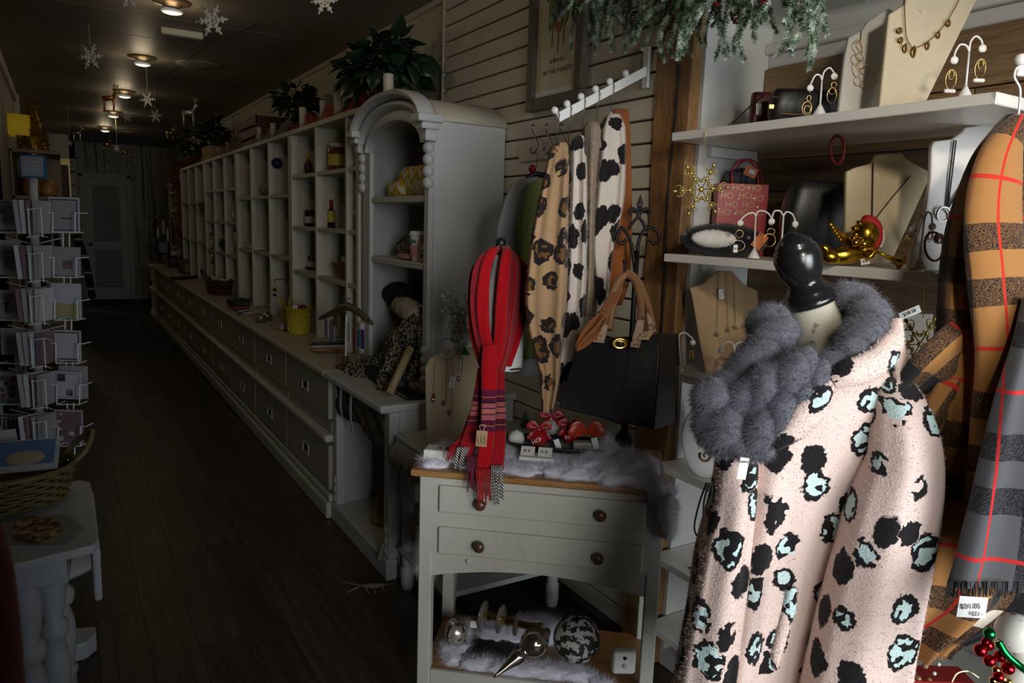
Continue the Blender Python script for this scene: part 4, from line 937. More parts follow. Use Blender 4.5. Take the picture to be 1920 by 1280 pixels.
co = thing('plush_coat', 'blush plush coat with black and aqua leopard spots on the dress form', 'coat', CP(1480, 1290, 1.45))
body = outward(sil([(655, 1575, 1668, 1.47, .05), (690, 1500, 1688, 1.47, .075), (735, 1435, 1700, 1.47, .09), (790, 1385, 1706, 1.48, .10), (860, 1352, 1700, 1.48, .10), (940, 1335, 1690, 1.48, .10), (1040, 1308, 1685, 1.48, .10), (1150, 1292, 1680, 1.48, .105), (1280, 1270, 1672, 1.48, .11), (1420, 1250, 1668, 1.48, .115)], [(7, .020, 0.4), (13, .009, 1.1), (4, .012, 0)], n=120, steps=8, drift=0.8, fold_from=0.3))
fuzz(body, 34000, 0.007, 0.0006, 0.8, seed=4); body.build('coat_body', m_leo, co, sm=True)
slv = outward(sil([(690, 1640, 1690, 1.44, .03), (730, 1635, 1716, 1.41, .055), (790, 1632, 1740, 1.385, .065), (860, 1626, 1750, 1.37, .07), (940, 1600, 1748, 1.36, .07), (1040, 1575, 1732, 1.355, .07), (1150, 1545, 1712, 1.35, .07), (1280, 1515, 1690, 1.345, .07), (1420, 1490, 1668, 1.34, .07)], [(5, .008, 1.2), (3, .006, 0)], n=64, steps=8))
fuzz(slv, 14000, 0.007, 0.0006, 0.8, seed=5); slv.build('sleeve', m_leo, co, sm=True)
slv = outward(sil([(850, 1345, 1420, 1.42, .04), (920, 1338, 1412, 1.40, .06), (1020, 1318, 1402, 1.385, .06), (1120, 1298, 1392, 1.375, .06), (1280, 1268, 1372, 1.365, .06), (1420, 1245, 1355, 1.36, .06)], [(5, .007, 0.2)], n=56, steps=8))
fuzz(slv, 9000, 0.007, 0.0006, 0.8, seed=6); slv.build('sleeve', m_leo, co, sm=True)
cpx = CD / FPX
def roll(pts, w, th, name, fz, tw=0.0, seed=1):
    b = outward(band([CP(*p) for p in pts], [x * cpx for x in w], th, twist=tw)); fuzz(b, fz, 0.006, 0.0006, 0.8, seed=seed); return b.build(name, m_leo, co, sm=True)
roll([(1452, 836, 1.33), (1478, 812, 1.325), (1510, 780, 1.32), (1535, 745, 1.325), (1552, 715, 1.34)], [8, 20, 26, 24, 10], 0.017, 'lapel', 2500, seed=7)
roll([(1562, 712, 1.335), (1590, 700, 1.325), (1620, 690, 1.33), (1650, 672, 1.345), (1672, 640, 1.37), (1676, 606, 1.40)], [16, 24, 26, 26, 22, 10], 0.018, 'hood_edge', 3500, seed=8)
roll([(1690, 720, 1.40), (1682, 670, 1.40), (1678, 625, 1.41)], [14, 16, 8], 0.02, 'hood_side', 1500, seed=9)
roll([(1484, 1100, 1.29), (1480, 1135, 1.285), (1468, 1180, 1.285), (1456, 1225, 1.285), (1452, 1250, 1.29)], [8, 11, 10, 9, 5], 0.008, 'pocket_tie', 1200, seed=10)
m_fur = plain('grey_rabbit_fur', (0.115, 0.115, 0.135), 0.95, var=0.3, vs=25, sheen=0.35, spec=0.08)
fc = thing('fur_cowl', 'chunky braided grey faux fur cowl around the dress form neck', 'cowl', CP(1440, 740, 1.4))
b_ = MB()
lobes = [(1605, 560, 1.45, 46, 30, .3), (1632, 590, 1.42, 44, 34, .9), (1620, 622, 1.385, 46, 34, -.45), (1552, 692, 1.36, 48, 28, -.75), (1592, 664, 1.365, 42, 28, -.7), (1496, 706, 1.355, 34, 58, .25), (1530, 712, 1.345, 28, 40, .3), (1480, 712, 1.34, 34, 54, .3), (1497, 742, 1.335, 26, 36, .2), (1445, 640, 1.43, 60, 34, -.7), (1448, 606, 1.49, 40, 34, -.5), (1440, 605, 1.49, 40, 34, -.6), (1410, 678, 1.40, 58, 32, -.65), (1432, 735, 1.355, 36, 62, .3), (1460, 775, 1.335, 30, 52, .25), (1392, 755, 1.37, 34, 56, .35), (1425, 806, 1.34, 32, 46, .2), (1368, 722, 1.405, 44, 32, -.5), (1338, 748, 1.39, 40, 40, 0), (1330, 788, 1.39, 30, 40, .2), (1362, 805, 1.365, 36, 46, .2), (1398, 836, 1.355, 50, 24, .35), (1345, 826, 1.38, 38, 26, .6), (1424, 842, 1.35, 30, 18, .3)]
for px, py, d, a, c, r in lobes:
    k_ = d / FPX; q = MB().sphere((0, 0, 0), (a * k_, min(a, c) * k_ * 1.05, c * k_), 20, 12)
    q.v = [v * (1 + 0.13 * mnoise.noise(v * 40 + Vector((px, py, 0)))) for v in q.v]
    b_.add(q.v, q.f, frame_at(CP(px, py, d)) @ RY(r))
outward(b_); fuzz(b_, 80000, 0.016, 0.00045, 0.6, dirv=Vector((0, 0, -0.6)) - CR * 0.35, seed=11); b_.build('braid', m_fur, fc, sm=True)
tg = thing('coat_price_tag', 'white price tag hanging from the grey fur cowl', 'price tag', CP(1393, 898, 1.31))
MB().cbox((0, 0, 0), (17 * .00095, .0008, 42 * .00095), frame_at(CP(1393, 878, 1.31)) @ RY(0.1)).build('card', m_white, tg)
text('tag_print', '1044 8', CP(1395, 866, 1.306), FACE, 0.006, m_ink, tg)
# ================================================================== checked wool scarves by the edge of the bay
m_chk = check('camel_check_wool', ((0.34, 0.16, 0.050), (0.015, 0.013, 0.015), (0.66, 0.58, 0.48), (0.50, 0.03, 0.02)), 0.24, 0.30)
m_bw = check('black_white_check_wool', ((0.10, 0.10, 0.105), (0.012, 0.012, 0.014), (0.62, 0.64, 0.64), (0.55, 0.03, 0.03)), 0.20, 0.28)
cs = thing('camel_check_scarf', 'camel checked wool scarf with black bands hanging beside the plush coat', 'scarf', CP(1770, 1228, 1.36))
outward(sil([(215, 1888, 1918, 1.40, .012), (240, 1868, 1930, 1.40, .03), (290, 1835, 1960, 1.39, .045), (360, 1808, 1980, 1.39, .05), (440, 1785, 1985, 1.385, .05), (540, 1772, 1990, 1.38, .05), (630, 1768, 1995, 1.38, .05), (720, 1770, 1995, 1.38, .05), (820, 1762, 1990, 1.38, .05), (920, 1745, 1985, 1.38, .05), (1020, 1725, 1975, 1.38, .05), (1110, 1708, 1965, 1.38, .05), (1190, 1695, 1800, 1.38, .035), (1222, 1690, 1775, 1.38, .02)], [(5, .018, 0.3), (9, .009, 1)], n=80, steps=7, drift=1.5)).build('hanging_cloth', m_chk, cs, sm=True)
roll_ = outward(band([CP(1905, 225, 1.34), CP(1875, 300, 1.325), CP(1862, 400, 1.32), CP(1872, 520, 1.31), CP(1880, 660, 1.31), CP(1860, 790, 1.32), CP(1835, 940, 1.33)], [x * .00095 for x in (14, 44, 55, 60, 52, 40, 25)], 0.022)); roll_.build('front_fold', m_chk, cs, sm=True)
for pts, ww in (([(1860, 600, 1.43), (1800, 640, 1.37), (1745, 690, 1.365), (1690, 740, 1.43)], (34, 46, 44, 34)), ([(1850, 680, 1.43), (1800, 720, 1.38), (1752, 790, 1.38), (1700, 860, 1.44)], (26, 40, 36, 26))):
    outward(band([CP(*p) for p in pts], [x * .00095 for x in ww], 0.016, rip=.7)).build('side_fold', m_chk, cs, sm=True)
bs = thing('black_white_check_scarf', 'black and white checked scarf with fringe in front of the camel one', 'scarf', CP(1850, 1120, 1.24))
outward(sil([(560, 1920, 1990, 1.27, .02), (640, 1900, 2010, 1.26, .022), (740, 1868, 2030, 1.25, .022), (860, 1838, 2040, 1.24, .022), (960, 1815, 2040, 1.24, .022), (1040, 1795, 2040, 1.24, .022), (1098, 1778, 2040, 1.24, .018)], [(6, .008, 0.3)], n=60, steps=6, drift=1.0)).build('hanging_cloth', m_bw, bs, sm=True)
rnd = random.Random(9); fb = MB()
for i in range(110):
    x = lerp(1778, 1960, i / 109); L = 24 * rnd.uniform(.7, 1.1); d = 1.23 + rnd.uniform(-.015, .015)
    fb.tube([CP(x, 1090, d), CP(x + rnd.uniform(-3, 3) - 4 * (x < 1800), 1096 + L, d)], [0.0012, 0.0005], 4)
o = fb.build('fringe', plain('dark_fringe_wool', (0.03, 0.03, 0.032), 0.95), bs); o['kind'] = 'stuff'
fb = MB()
for i in range(60):
    x = lerp(1692, 1774, i / 59); L = 14 * rnd.uniform(.6, 1.1)
    fb.tube([CP(x, 1216, 1.36), CP(x + rnd.uniform(-3, 3), 1224 + L, 1.36)], [0.0012, 0.0005], 4)
o = fb.build('fringe', plain('camel_fringe_wool', (0.36, 0.17, 0.055), 0.95), cs); o['kind'] = 'stuff'
hn = thing('white_scarf_hanger', 'white knob and wire hanger hook holding the camel scarf', 'hanger', CP(1905, 200, 1.36))
MB().sphere(CP(1914, 113, 1.36), 0.012, 14, 9).build('knob', m_white, hn, sm=True)
MB().cbox((0, 0, 0), (0.028, 0.01, 0.02), frame_at(CP(1919, 133, 1.37))).build('bracket', m_white, hn, bevel=0.002)
MB().tube(catmull([CP(1917, 124, 1.35), CP(1906, 128, 1.35), CP(1902, 145, 1.35), CP(1912, 165, 1.35), CP(1912, 190, 1.36), CP(1908, 225, 1.37)], 6), 0.0022, 7).build('hook', m_wire, hn, sm=True)
tg = thing('scarf_swing_tag', 'white handwritten price tag below the black and white scarf', 'price tag', CP(1823, 1160, 1.22))
MB().cbox((0, 0, 0), (54 * .00088, .0008, 42 * .00088), frame_at(CP(1823, 1138, 1.215)) @ RY(0.03)).build('card', m_white, tg, bevel=0.0003)
text('handwriting', '$31.05', CP(1820, 1137, 1.212), FACE @ RZ(0.06), 0.012, m_ink, tg); text('handwriting', '$22 -', CP(1832, 1151, 1.212), FACE @ RZ(0.06), 0.009, m_ink, tg)
# ================================================================== things on the bay shelves
def depth_of(p): return (p - EYE).dot(Vector((-ROT[0][2], -ROT[1][2], -ROT[2][2])))
def dX(px, py, X): return depth_of(WX(px, py, X))
m_linen = plain('natural_linen', (0.52, 0.43, 0.28), 0.9, var=0.14, vs=90, bump=0.4, bs=500, spec=0.1)
m_burlap = plain('burlap', (0.40, 0.28, 0.16), 0.95, var=0.25, vs=180, bump=0.6, bs=420, spec=0.1)
m_wlea = plain('white_leatherette', (0.72, 0.70, 0.67), 0.5, var=0.04)
m_clin = plain('cream_linen', (0.60, 0.52, 0.36), 0.85, var=0.1, vs=70, bump=0.3, bs=500)
m_gch = plain('gold_chain', (0.60, 0.40, 0.16), 0.25, 1.0, var=0.1)
m_silv = plain('silver_metal', (0.60, 0.58, 0.56), 0.2, 1.0, var=0.05)
m_pearl = plain('pearl', (0.75, 0.72, 0.66), 0.2, var=0)
m_cordb = plain('black_cord', (0.012, 0.012, 0.014), 0.6, var=0)
def bust(name, label, poly, ref, X, Z, mat, lean=0.00035, thick=0.016, cat='jewellery bust'):
    d = dX(ref[0], ref[1], X)
    low = max(p[1] for p in poly); root = WD(ref[0], ref[1], d)
    t = thing(name, label, cat, (root.x, root.y, Z))
    # outline follows the board, leaning back from its foot
    fr = [WD(x, y, d + lean * (low - y)) for x, y in poly]; ctr = sum((p.z for p in fr)) / len(fr)
    sh = Z + 0.001 - min(p.z for p in fr); fr = [p + Vector((0, 0, sh)) for p in fr]
    n = len(fr); b = MB(); b.add(fr + [p + CF * thick for p in fr], [tuple(range(n)), tuple(range(2 * n - 1, n - 1, -1))] + [(i, i + n, (i + 1) % n + n, (i + 1) % n) for i in range(n)])
    b.build('bust_board', mat, t, bevel=0.004, seg=2)
    top = max(fr, key=lambda p: p.z); mid = sum(fr, Vector()) / n
    foot = Vector((mid.x, mid.y, Z)) + CF * 0.09
    MB().tube([mid + CF * thick + Vector((0, 0, 0.04)), foot + Vector((0, 0, 0.004))], 0.006, 6).build('easel_leg', mat, t)
    def on(px, py, off=0.006): 
        return WD(px, py, d + lean * (low - py)) + Vector((0, 0, sh)) - CF * off
    return t, on
def ringpts(c, rx, ry, tilt=0.0, n=16):
    return [c + CR * (rx * math.cos(a) * math.cos(tilt) - ry * math.sin(a) * math.sin(tilt)) + Vector((0, 0, rx * math.cos(a) * math.sin(tilt) + ry * math.sin(a))) for a in [2 * math.pi * i / n for i in range(n)]]
def chain(on, pts, r, name, mat, parent): return MB().tube(catmull([on(*p) for p in pts], 6), r, 5).build(name, mat, parent, sm=True)
def earstand(label, base, stem_top, arms, d, Z=None, ears=(), mat=None, r=0.0022, name='earring_stand'):
    bp = WD(base[0], base[1], d); t = thing(name, label, 'earring stand', bp if Z is None else (bp.x, bp.y, Z), group='white T-shaped earring stands')
    k_ = d / FPX; mat = mat or m_wlea
    MB().lathe([(0.016, 0), (0.016, 0.002), (0.006, 0.020), (0.003, 0.026)], 16, T(*bp)).build('cone_foot', mat, t, sm=True)
    MB().tube([bp + Vector((0, 0, 0.02)), WD(stem_top[0], stem_top[1], d)], r, 7).build('stem', mat, t, sm=True)
    for ar in arms:
        MB().tube(catmull([WD(x, y, d) for x, y in [stem_top] + ar], 6), r, 7).build('arm', mat, t, sm=True)
        e = WD(ar[-1][0], ar[-1][1] + 5, d - 0.004)
        MB().lathe([(0.0075, -0.001), (0.0085, 0.0), (0.0075, 0.002)], 16, T(*e) @ FACE).build('disc', mat, t, sm=True)
    return t
def earring(label, kind, px, py, d, mat, parts=None):
    c = WD(px, py, d - 0.008); t = thing('earring', label, 'earring', c, group='earrings on the display stands'); k_ = d / FPX
    MB().tube(catmull([c + Vector((0, 0, 0.016)), c + CR * 0.003 + Vector((0, 0, 0.013)), c + Vector((0, 0, 0.006))], 3), 0.0006, 4).build('ear_wire', mat, t)
    for (dx, dy, rx, ry) in parts:
        MB().tube(ringpts(c + CR * (dx * k_) + Vector((0, 0, -dy * k_)), rx * k_, ry * k_), 0.0010, 5, True).build('hoop', mat, t, sm=True)
    if kind == 'pearl':
        dx, dy, rx, ry = parts[-1]
        for i in range(6): MB().sphere(c + CR * ((i - 2.5) * 3.0 * k_) + Vector((0, 0, -(dy + ry + 3) * k_)), 0.0042, 8, 6).build('pearl', m_pearl, t, sm=True)
    if kind == 'leaf':
        b = MB()
        for i in range(5):
            for s_ in (-1, 1): b.sphere(c + CR * (s_ * (2.2 + i * .3) * k_) + Vector((0, 0, -(2 + i * 3.2) * k_)), (0.0042, 0.0016, 0.0025), 8, 5)
        b.build('leaf', mat, t, sm=True)
    return t
# ---- top shelf
Z1, Z2, Z3, Z4 = SHZ[:4]
t, on = bust('necklace_bust', 'white necklace bust with linked gold ovals on the top shelf', [(1572, 213), (1585, 100), (1592, 65), (1618, 50), (1628, 36), (1650, 20), (1666, 10), (1690, 20), (1690, 120), (1660, 206)], (1610, 212), 1.66, Z1, m_wlea)
for x, y, rx, ry in ((1607, 85, 8, 12), (1611, 82, 5, 9), (1603, 108, 7, 9), (1611, 102, 6, 7), (1604, 129, 5, 12), (1614, 117, 6, 7), (1607, 148, 6, 8), (1621, 128, 8, 6), (1626, 152, 14, 8), (1636, 130, 10, 5), (1648, 136, 9, 8)):
    MB().tube(ringpts(on(x, y), rx * .00145, ry * .00145, 0.3), 0.0008, 5, True).build('chain_link', m_gch, t, sm=True)
chain(on, [(1612, 74), (1614, 52)], 0.0009, 'chain', m_gch, t); chain(on, [(1647, 120), (1656, 108), (1662, 90)], 0.0009, 'chain', m_gch, t)
t, on = bust('necklace_bust', 'cream linen necklace bust with gold disc necklace on the top shelf', [(1648, 206), (1666, 30), (1697, 10), (1700, -16), (1835, -34), (1833, 0), (1738, 192)], (1690, 203), 1.62, Z1, m_clin)
chain(on, [(1693, 0), (1694, 40), (1698, 78), (1714, 93), (1740, 80), (1765, 55), (1790, 15), (1800, -10)], 0.0011, 'chain', m_gch, t)
for x, y, rx, ry in ((1685, 62, 8, 6), (1687, 80, 7, 6), (1695, 95, 6, 9), (1711, 102, 7, 11), (1737, 90, 6, 8), (1757, 70, 6, 7), (1776, 48, 7, 7)):
    MB().sphere(on(x, y), (rx * .0013, 0.0016, ry * .0013), 12, 7).build('disc_charm', m_gch, t, sm=True)
d = dX(1536, 212, 1.60)
earstand('white earring stand with ring-drop earrings beside the black purse', (1536, 216), (1541, 150), [[(1537, 141), (1528, 142), (1519, 160)], [(1545, 135), (1555, 127), (1562, 134), (1564, 138)]], d, Z1)
earring('ring-drop earring on the lower arm beside the black purse', 'ring', 1517, 180, d, m_gch, [(0, 4, 4, 5), (-2, 22, 9, 12), (-1, 24, 6, 7)])
earring('ring-drop earring on the higher arm beside the white bust', 'ring', 1564, 156, d, m_gch, [(0, 3, 5, 5), (-2, 22, 9, 14), (-2, 14, 6, 6)])
d = dX(1810, 182, 1.60)
earstand('white earring stand with teardrop pearl earrings at the near end of the top shelf', (1808, 186), (1817, 97), [[(1812, 86), (1800, 84), (1791, 98), (1789, 108)], [(1820, 78), (1830, 68), (1840, 76), (1842, 86)]], d, Z1)
for px, py, l in ((1785, 132, 'gold teardrop earring with pearls on the lower arm near the shelf end'), (1840, 112, 'gold teardrop earring with pearls on the higher arm near the shelf end')):
    earring(l, 'pearl', px, py, d, m_gch, [(0, 8, 5, 8), (0, 16, 10, 18)])
m_wine = plain('wine_leather', (0.10, 0.008, 0.014), 0.4, var=0.1); m_blk = plain('soft_black_leather', (0.009, 0.009, 0.010), 0.4, var=0.1, bump=0.15, bs=300)
def purse(name, label, px0, px1, py0, py1, X, Z, mat, thick=0.05, bulge=0.1, d=None):
    d = d or dX((px0 + px1) / 2, py1, X); bp = WD((px0 + px1) / 2, py1, d); t = thing(name, label, 'purse', (bp.x, bp.y, Z)); k_ = d / FPX
    w, h = (px1 - px0) * k_, (py1 - py0) * k_; rings = []
    for i in range(9):
        v = i / 8; s_ = 1 - bulge * abs(v - .45) ** 2 * 3; th = thick * (0.45 + 0.55 * math.sin(math.pi * min(1, 0.25 + (1 - v) * .75)))
        rings.append([(math.copysign(abs(math.cos(a)) ** .5, math.cos(a)) * w / 2 * s_, math.copysign(abs(math.sin(a)) ** .5, math.sin(a)) * th / 2, v * h) for a in [2 * math.pi * j / 24 for j in range(24)]])
    MB().loft(rings, True, True, frame_at((bp.x, bp.y, Z + .001))).build('body', mat, t, sm=True, bevel=0.003); return t, d
t, d = purse('wine_purse', 'small wine red purse with white tag at the back of the top shelf', 1404, 1444, 160, 236, 1.76, Z1, m_wine, 0.04)
MB().cbox((0, 0, 0), (0.017, 0.001, 0.032), frame_at(WD(1423, 205, d - .035)) @ RY(-.06)).build('tag', m_white, t)
text('tag_writing', 'DMC', WD(1423, 200, d - .037), FACE @ RZ(1.45), 0.010, m_ink, t); text('tag_writing', '$49', WD(1421, 216, d - .037), FACE @ RZ(1.45), 0.007, m_ink, t)
for a in ((1364, 236), (1372, 235)): MB().tube(catmull([WD(a[0], a[1], d - .03), WD(1390, 215, d - .03), WD(1415, 192, d - .03), WD(1432, 180, d - .03)], 5), 0.0022, 6).build('strap', m_blk, t, sm=True)
t, d = purse('black_clutch', 'black zipped clutch on the top shelf behind the earring stand', 1440, 1574, 157, 228, 1.76, Z1, m_blk, 0.07)
MB().tube([WD(1450, 182, d - .036), WD(1565, 178, d - .036)], 0.002, 5).build('zip', m_gch, t)
MB().tube(catmull([WD(1463, 226, d - .05), WD(1463, 213, d - .05), WD(1490, 214, d - .05), WD(1520, 215, d - .05), WD(1527, 218, d - .05)], 4), 0.0022, 6).build('chain_strap', m_gch, t)
MB().cbox((0, 0, 0), (0.012, 0.008, 0.01), frame_at(WD(1446, 200, d - .036))).build('clasp', m_gold, t)
# ---- middle shelf
def flake(name, label, c, R, mat, hang=None, arms=6, axis=None, gems=True, group=None, r=0.0016, ribbon=None):
    t = thing(name, label, 'snowflake ornament', c, group=group); ax = axis or FACE
    M = T(*c) @ ax
    MB().sphere((0, 0, 0), (R * .1, R * .1, R * .06), 10, 7, M).build('centre', mat, t, sm=True)
    for i in range(arms):
        A = M @ RZ(i * 2 * math.pi / arms + .1); b = MB()
        b.tube([(0, 0, 0), (R * .92, 0, 0)], r, 5, M=A)
        for s_ in (-1, 1):
            b.tube([(R * .55, 0, 0), (R * .72, s_ * R * .18, 0)], r, 5, M=A); b.tube([(R * .32, 0, 0), (R * .45, s_ * R * .14, 0)], r, 5, M=A)
            if gems:
                b.tube([(R * .80 + R * .09 * math.cos(q), s_ * (R * .13 + R * .07 * math.sin(q)), 0) for q in [0.7 * j for j in range(8)]], r * .8, 4, M=A)
                b.sphere((R * .30, s_ * R * .12, 0), (R * .085, R * .05, R * .05), 8, 6, A)
        if gems:
            for q in (.42, .68, .95): b.sphere((R * q, 0, 0), (R * .10, R * .07, R * .05), 8, 6, A)
        else:
            b.sphere((R * .95, 0, 0), (R * .10, R * .08, R * .03), 6, 5, A); b.tube([(R * .34, -R * .19, 0), (R * .40, 0, 0), (R * .34, R * .19, 0)], r, 5, M=A); b.tube([(R * .18, -R * .10, 0), (R * .21, 0, 0), (R * .18, R * .10, 0)], r, 5, M=A)
        b.build('arm', mat, t, sm=True)
    if hang is not None: MB().tube(catmull([c + Vector((0, 0, R * .9)), c.lerp(hang, .5) + CR * 0.003, hang], 5), ribbon or 0.0012, 5).build('hanging_cord', mat, t)
    return t
m_goldt = plain('glitter_gold', (0.55, 0.42, 0.12), 0.35, 0.85, var=0.4, vs=200)
c = WX(1315, 355, 1.545); flake('gold_snowflake', 'jewelled gold snowflake hanging from the top shelf by a cord', c, 0.078, m_goldt, WX(1322, 247, 1.545))
c = WX(1725, 645, 1.60); flake('gold_snowflake', 'jewelled gold snowflake hanging under the middle shelf beside the camel scarf', c, 0.065, m_goldt, WX(1734, 505, 1.60))
k = N('ho_ho_gift_paper'); o_ = k.obj(); k.col((0.32, 0.012, 0.012)); m_gift = k.done(0.4)
t = thing('gift_bag', 'red HO HO gift bag on the middle shelf behind the plaid slipper', 'gift bag', WX(1388, 415, 1.80)); d = dX(1388, 430, 1.80)
bb = WX(1388, 430, 1.80); GM = frame_at((bb.x, bb.y, Z2 + .002)); k_ = d / FPX
MB().box(-50 * k_, 43 * k_, -.02, .03, 0, WD(1388, 347, d).z - Z2, GM).build('paper_bag', m_gift, t, bevel=0.001)
def on_plane(px, py, base, off):
    r = ray(px, py); q = base - CF * off; return EYE + r * ((q - EYE).dot(CF) / r.dot(CF))
m_hog = plain('gold_print', (0.32, 0.20, 0.09), 0.4, 0.3, var=0); m_dotw = plain('white_print', (0.75, 0.72, 0.70), 0.5, var=0)
for i, (x, y) in enumerate(((1363, 367), (1397, 367), (1372, 384), (1403, 384), (1358, 398), (1392, 399), (1420, 399), (1385, 352), (1415, 353), (1420, 372))):
    text('bag_print', 'HO', on_plane(x, y, bb, .0206), FACE, 0.026, m_hog, t)
for x, y in ((1354, 360), (1385, 373), (1414, 372), (1420, 388), (1378, 400), (1402, 352), (1348, 392)): MB().sphere(on_plane(x, y, bb, .0202), (.0035, .0035, .0035), 8, 6).build('bag_dot', m_dotw, t, sm=True)
for dx, dd in ((0, -.02), (8, .03)): MB().tube(catmull([WD(1374 + dx, 350, d + dd), WD(1372 + dx, 320, d + dd), WD(1385 + dx, 302, d + dd), WD(1402 + dx, 300, d + dd), WD(1418 + dx, 318, d + dd), WD(1422 + dx, 350, d + dd)], 6), 0.003, 6).build('bag_handle', m_gift, t, sm=True)
m_plaid = check('grey_plaid_fleece', ((0.06, 0.065, 0.08), (0.012, 0.012, 0.014), (0.22, 0.23, 0.25), (0.3, 0, 0)), 0.05, 0.05, red=False, at=False)
bl_ = thing('plaid_blanket', 'folded grey plaid blanket poking out of the gift bag', 'blanket', WD(1388, 345, d)); outward(MB().sphere((0, 0, 0), (0.055, 0.02, 0.05), 18, 10, frame_at(WD(1388, 345, d + .003)))).build('folded_cloth', m_plaid, bl_, sm=True)
m_orange = plain('orange_card', (0.55, 0.13, 0.015), 0.5, var=0.05)
tg = thing('orange_tag', 'orange label sticking out above the gift bag', 'label', WD(1408, 325, d)); MB().cbox((0, 0, 0), (.04, .001, .03), frame_at(WD(1408, 322, d - .022)) @ RY(.4)).build('card', m_orange, tg); MB().cbox((0, 0, 0), (.018, .0012, .012), frame_at(WD(1410, 322, d - .0225)) @ RY(.4)).build('print', m_dotw, tg)
m_pslip = check('black_plaid_fleece', ((0.018, 0.018, 0.02), (0.008, 0.008, 0.009), (0.16, 0.16, 0.17), (0.3, 0, 0)), 0.06, 0.06, red=False, at=False)
d = dX(1350, 470, 1.62); bb = WD(1350, 472, d); sl_ = thing('plaid_slipper', 'black plaid slipper with white fleece lining on the middle shelf', 'slipper', (bb.x, bb.y, Z2))
M = frame_at((bb.x, bb.y, Z2 + 0.045)) @ RY(0.02); b_ = MB().sphere((0.008, 0, 0), (0.125, 0.055, 0.048), 28, 14, M)
b_.v = [v if (v.z > Z2 + .002) else Vector((v.x, v.y, Z2 + .002)) for v in b_.v]; outward(b_); fuzz(b_, 5000, 0.008, 0.0006, .8); b_.build('fleece_shell', m_pslip, sl_, sm=True)
m_fleece = plain('white_fleece', (0.72, 0.69, 0.64), 0.95, var=0.08, vs=60, bump=0.5, bs=200)
b_ = outward(MB().sphere((-0.03, -0.045, 0.004), (0.065, 0.02, 0.024), 20, 10, M)); fuzz(b_, 2500, 0.006, 0.0006, .8); b_.build('lining', m_fleece, sl_, sm=True)
tg = thing('orange_hang_tag', 'orange hang tag on the plaid slipper', 'label', WD(1420, 455, d)); MB().cbox((0, 0, 0), (.03, .001, .045), frame_at(WD(1424, 452, d - .06)) @ RY(.6)).build('card', m_orange, tg)
d = dX(1413, 482, 1.575)
earstand('white earring stand with triangle earrings in front of the plaid slipper', (1413, 484), (1417, 405), [[(1412, 399), (1400, 402), (1388, 413)], [(1422, 396), (1434, 396), (1443, 403), (1446, 411)]], d, Z2)
earring('gold ring and wire earring over the plaid slipper', 'ring', 1387, 432, d, m_gch, [(0, 6, 7, 7), (-2, 28, 14, 10)])
tg = thing('small_price_tag', 'tiny white price tag by the plaid slipper', 'price tag', WD(1380, 465, d)); MB().cbox((0, 0, 0), (.011, .001, .02), frame_at(WD(1379, 466, d - .01))).build('card', m_white, tg)
text('print', '$9', WD(1379, 466, d - .0115), FACE, 0.007, m_ink, tg)
d = dX(1463, 484, 1.575)
earstand('white earring stand beside the dress form finial', (1463, 487), (1469, 405), [[(1463, 396), (1452, 396), (1447, 410)], [(1475, 397), (1486, 402), (1491, 415)]], d, Z2)
earring('gold loop and shell earring between the white stands', 'ring', 1446, 430, d, m_gch, [(0, 4, 7, 6), (-2, 20, 12, 12)])
earring('thin gold hoop earring by the black handbag', 'ring', 1490, 437, d, m_gch, [(0, 4, 6, 5), (-1, 18, 7, 10)])
cl = thing('red_bead_necklace', 'red cord necklace hanging from the underside of the top shelf', 'necklace', WX(1570, 308, 1.72)); MB().tube([WX(1570 + 13 * math.cos(a), 278 + (30 if math.sin(a) > 0 else 24) * math.sin(a), 1.72) for a in [i * .35 for i in range(18)]], 0.0042, 6, True).build('cord_loop', plain('red_cord', (0.16, 0.006, 0.008), 0.5), cl, sm=True)
t, d = purse('black_handbag', 'slouchy black handbag with white tag behind the finial', 1458, 1588, 350, 492, 1.84, Z2, m_blk, 0.10, 0.25)
MB().cbox((0, 0, 0), (.022, .001, .04), frame_at(WD(1503, 361, d - .06)) @ RY(.45)).build('hang_tag', m_white, t); MB().cbox((0, 0, 0), (.012, .0012, .012), frame_at(WD(1502, 363, d - .0605)) @ RY(.45)).build('tag_print', m_grey, t)
MB().tube(catmull([WD(1525, 350, d), WD(1535, 343, d), WD(1550, 352, d), WD(1565, 358, d)], 4), 0.003, 6).build('chain_strap', m_gch, t, sm=True)
t, on = bust('necklace_bust', 'natural linen necklace bust with black cord behind the golden cherub', [(1585, 486), (1588, 312), (1606, 304), (1636, 296), (1644, 280), (1694, 277), (1702, 288), (1722, 300), (1743, 311), (1742, 330), (1672, 484)], (1630, 484), 1.68, Z2, m_linen)
chain(on, [(1636, 296), (1635, 350), (1634, 404)], 0.0016, 'cord', m_cordb, t); chain(on, [(1706, 320), (1672, 360), (1637, 404)], 0.0016, 'cord', m_cordb, t)
MB().sphere(on(1633, 415), (0.010, 0.004, 0.016), 12, 8).build('pendant', m_grey, t, sm=True)
t, on = bust('necklace_bust', 'white necklace bust with black cords beside the camel scarf', [(1704, 505), (1708, 475), (1735, 400), (1745, 335), (1747, 272), (1752, 263), (1786, 259), (1804, 246), (1810, 237), (1864, 230), (1872, 250), (1882, 285), (1830, 420), (1810, 505)], (1745, 503), 1.60, Z2, m_wlea)
for o1 in (0, 4): chain(on, [(1786 + o1, 262), (1779 + o1, 320), (1773 + o1 * .5, 386)], 0.0015, 'cord', m_cordb, t)
chain(on, [(1868, 262), (1820, 320), (1776, 386)], 0.0022, 'cord', m_cordb, t)
MB().tube(ringpts(on(1766, 400), 0.014, 0.016), 0.0028, 7, True).build('ring_pendant', m_silv, t, sm=True)
d = dX(1722, 500, 1.565)
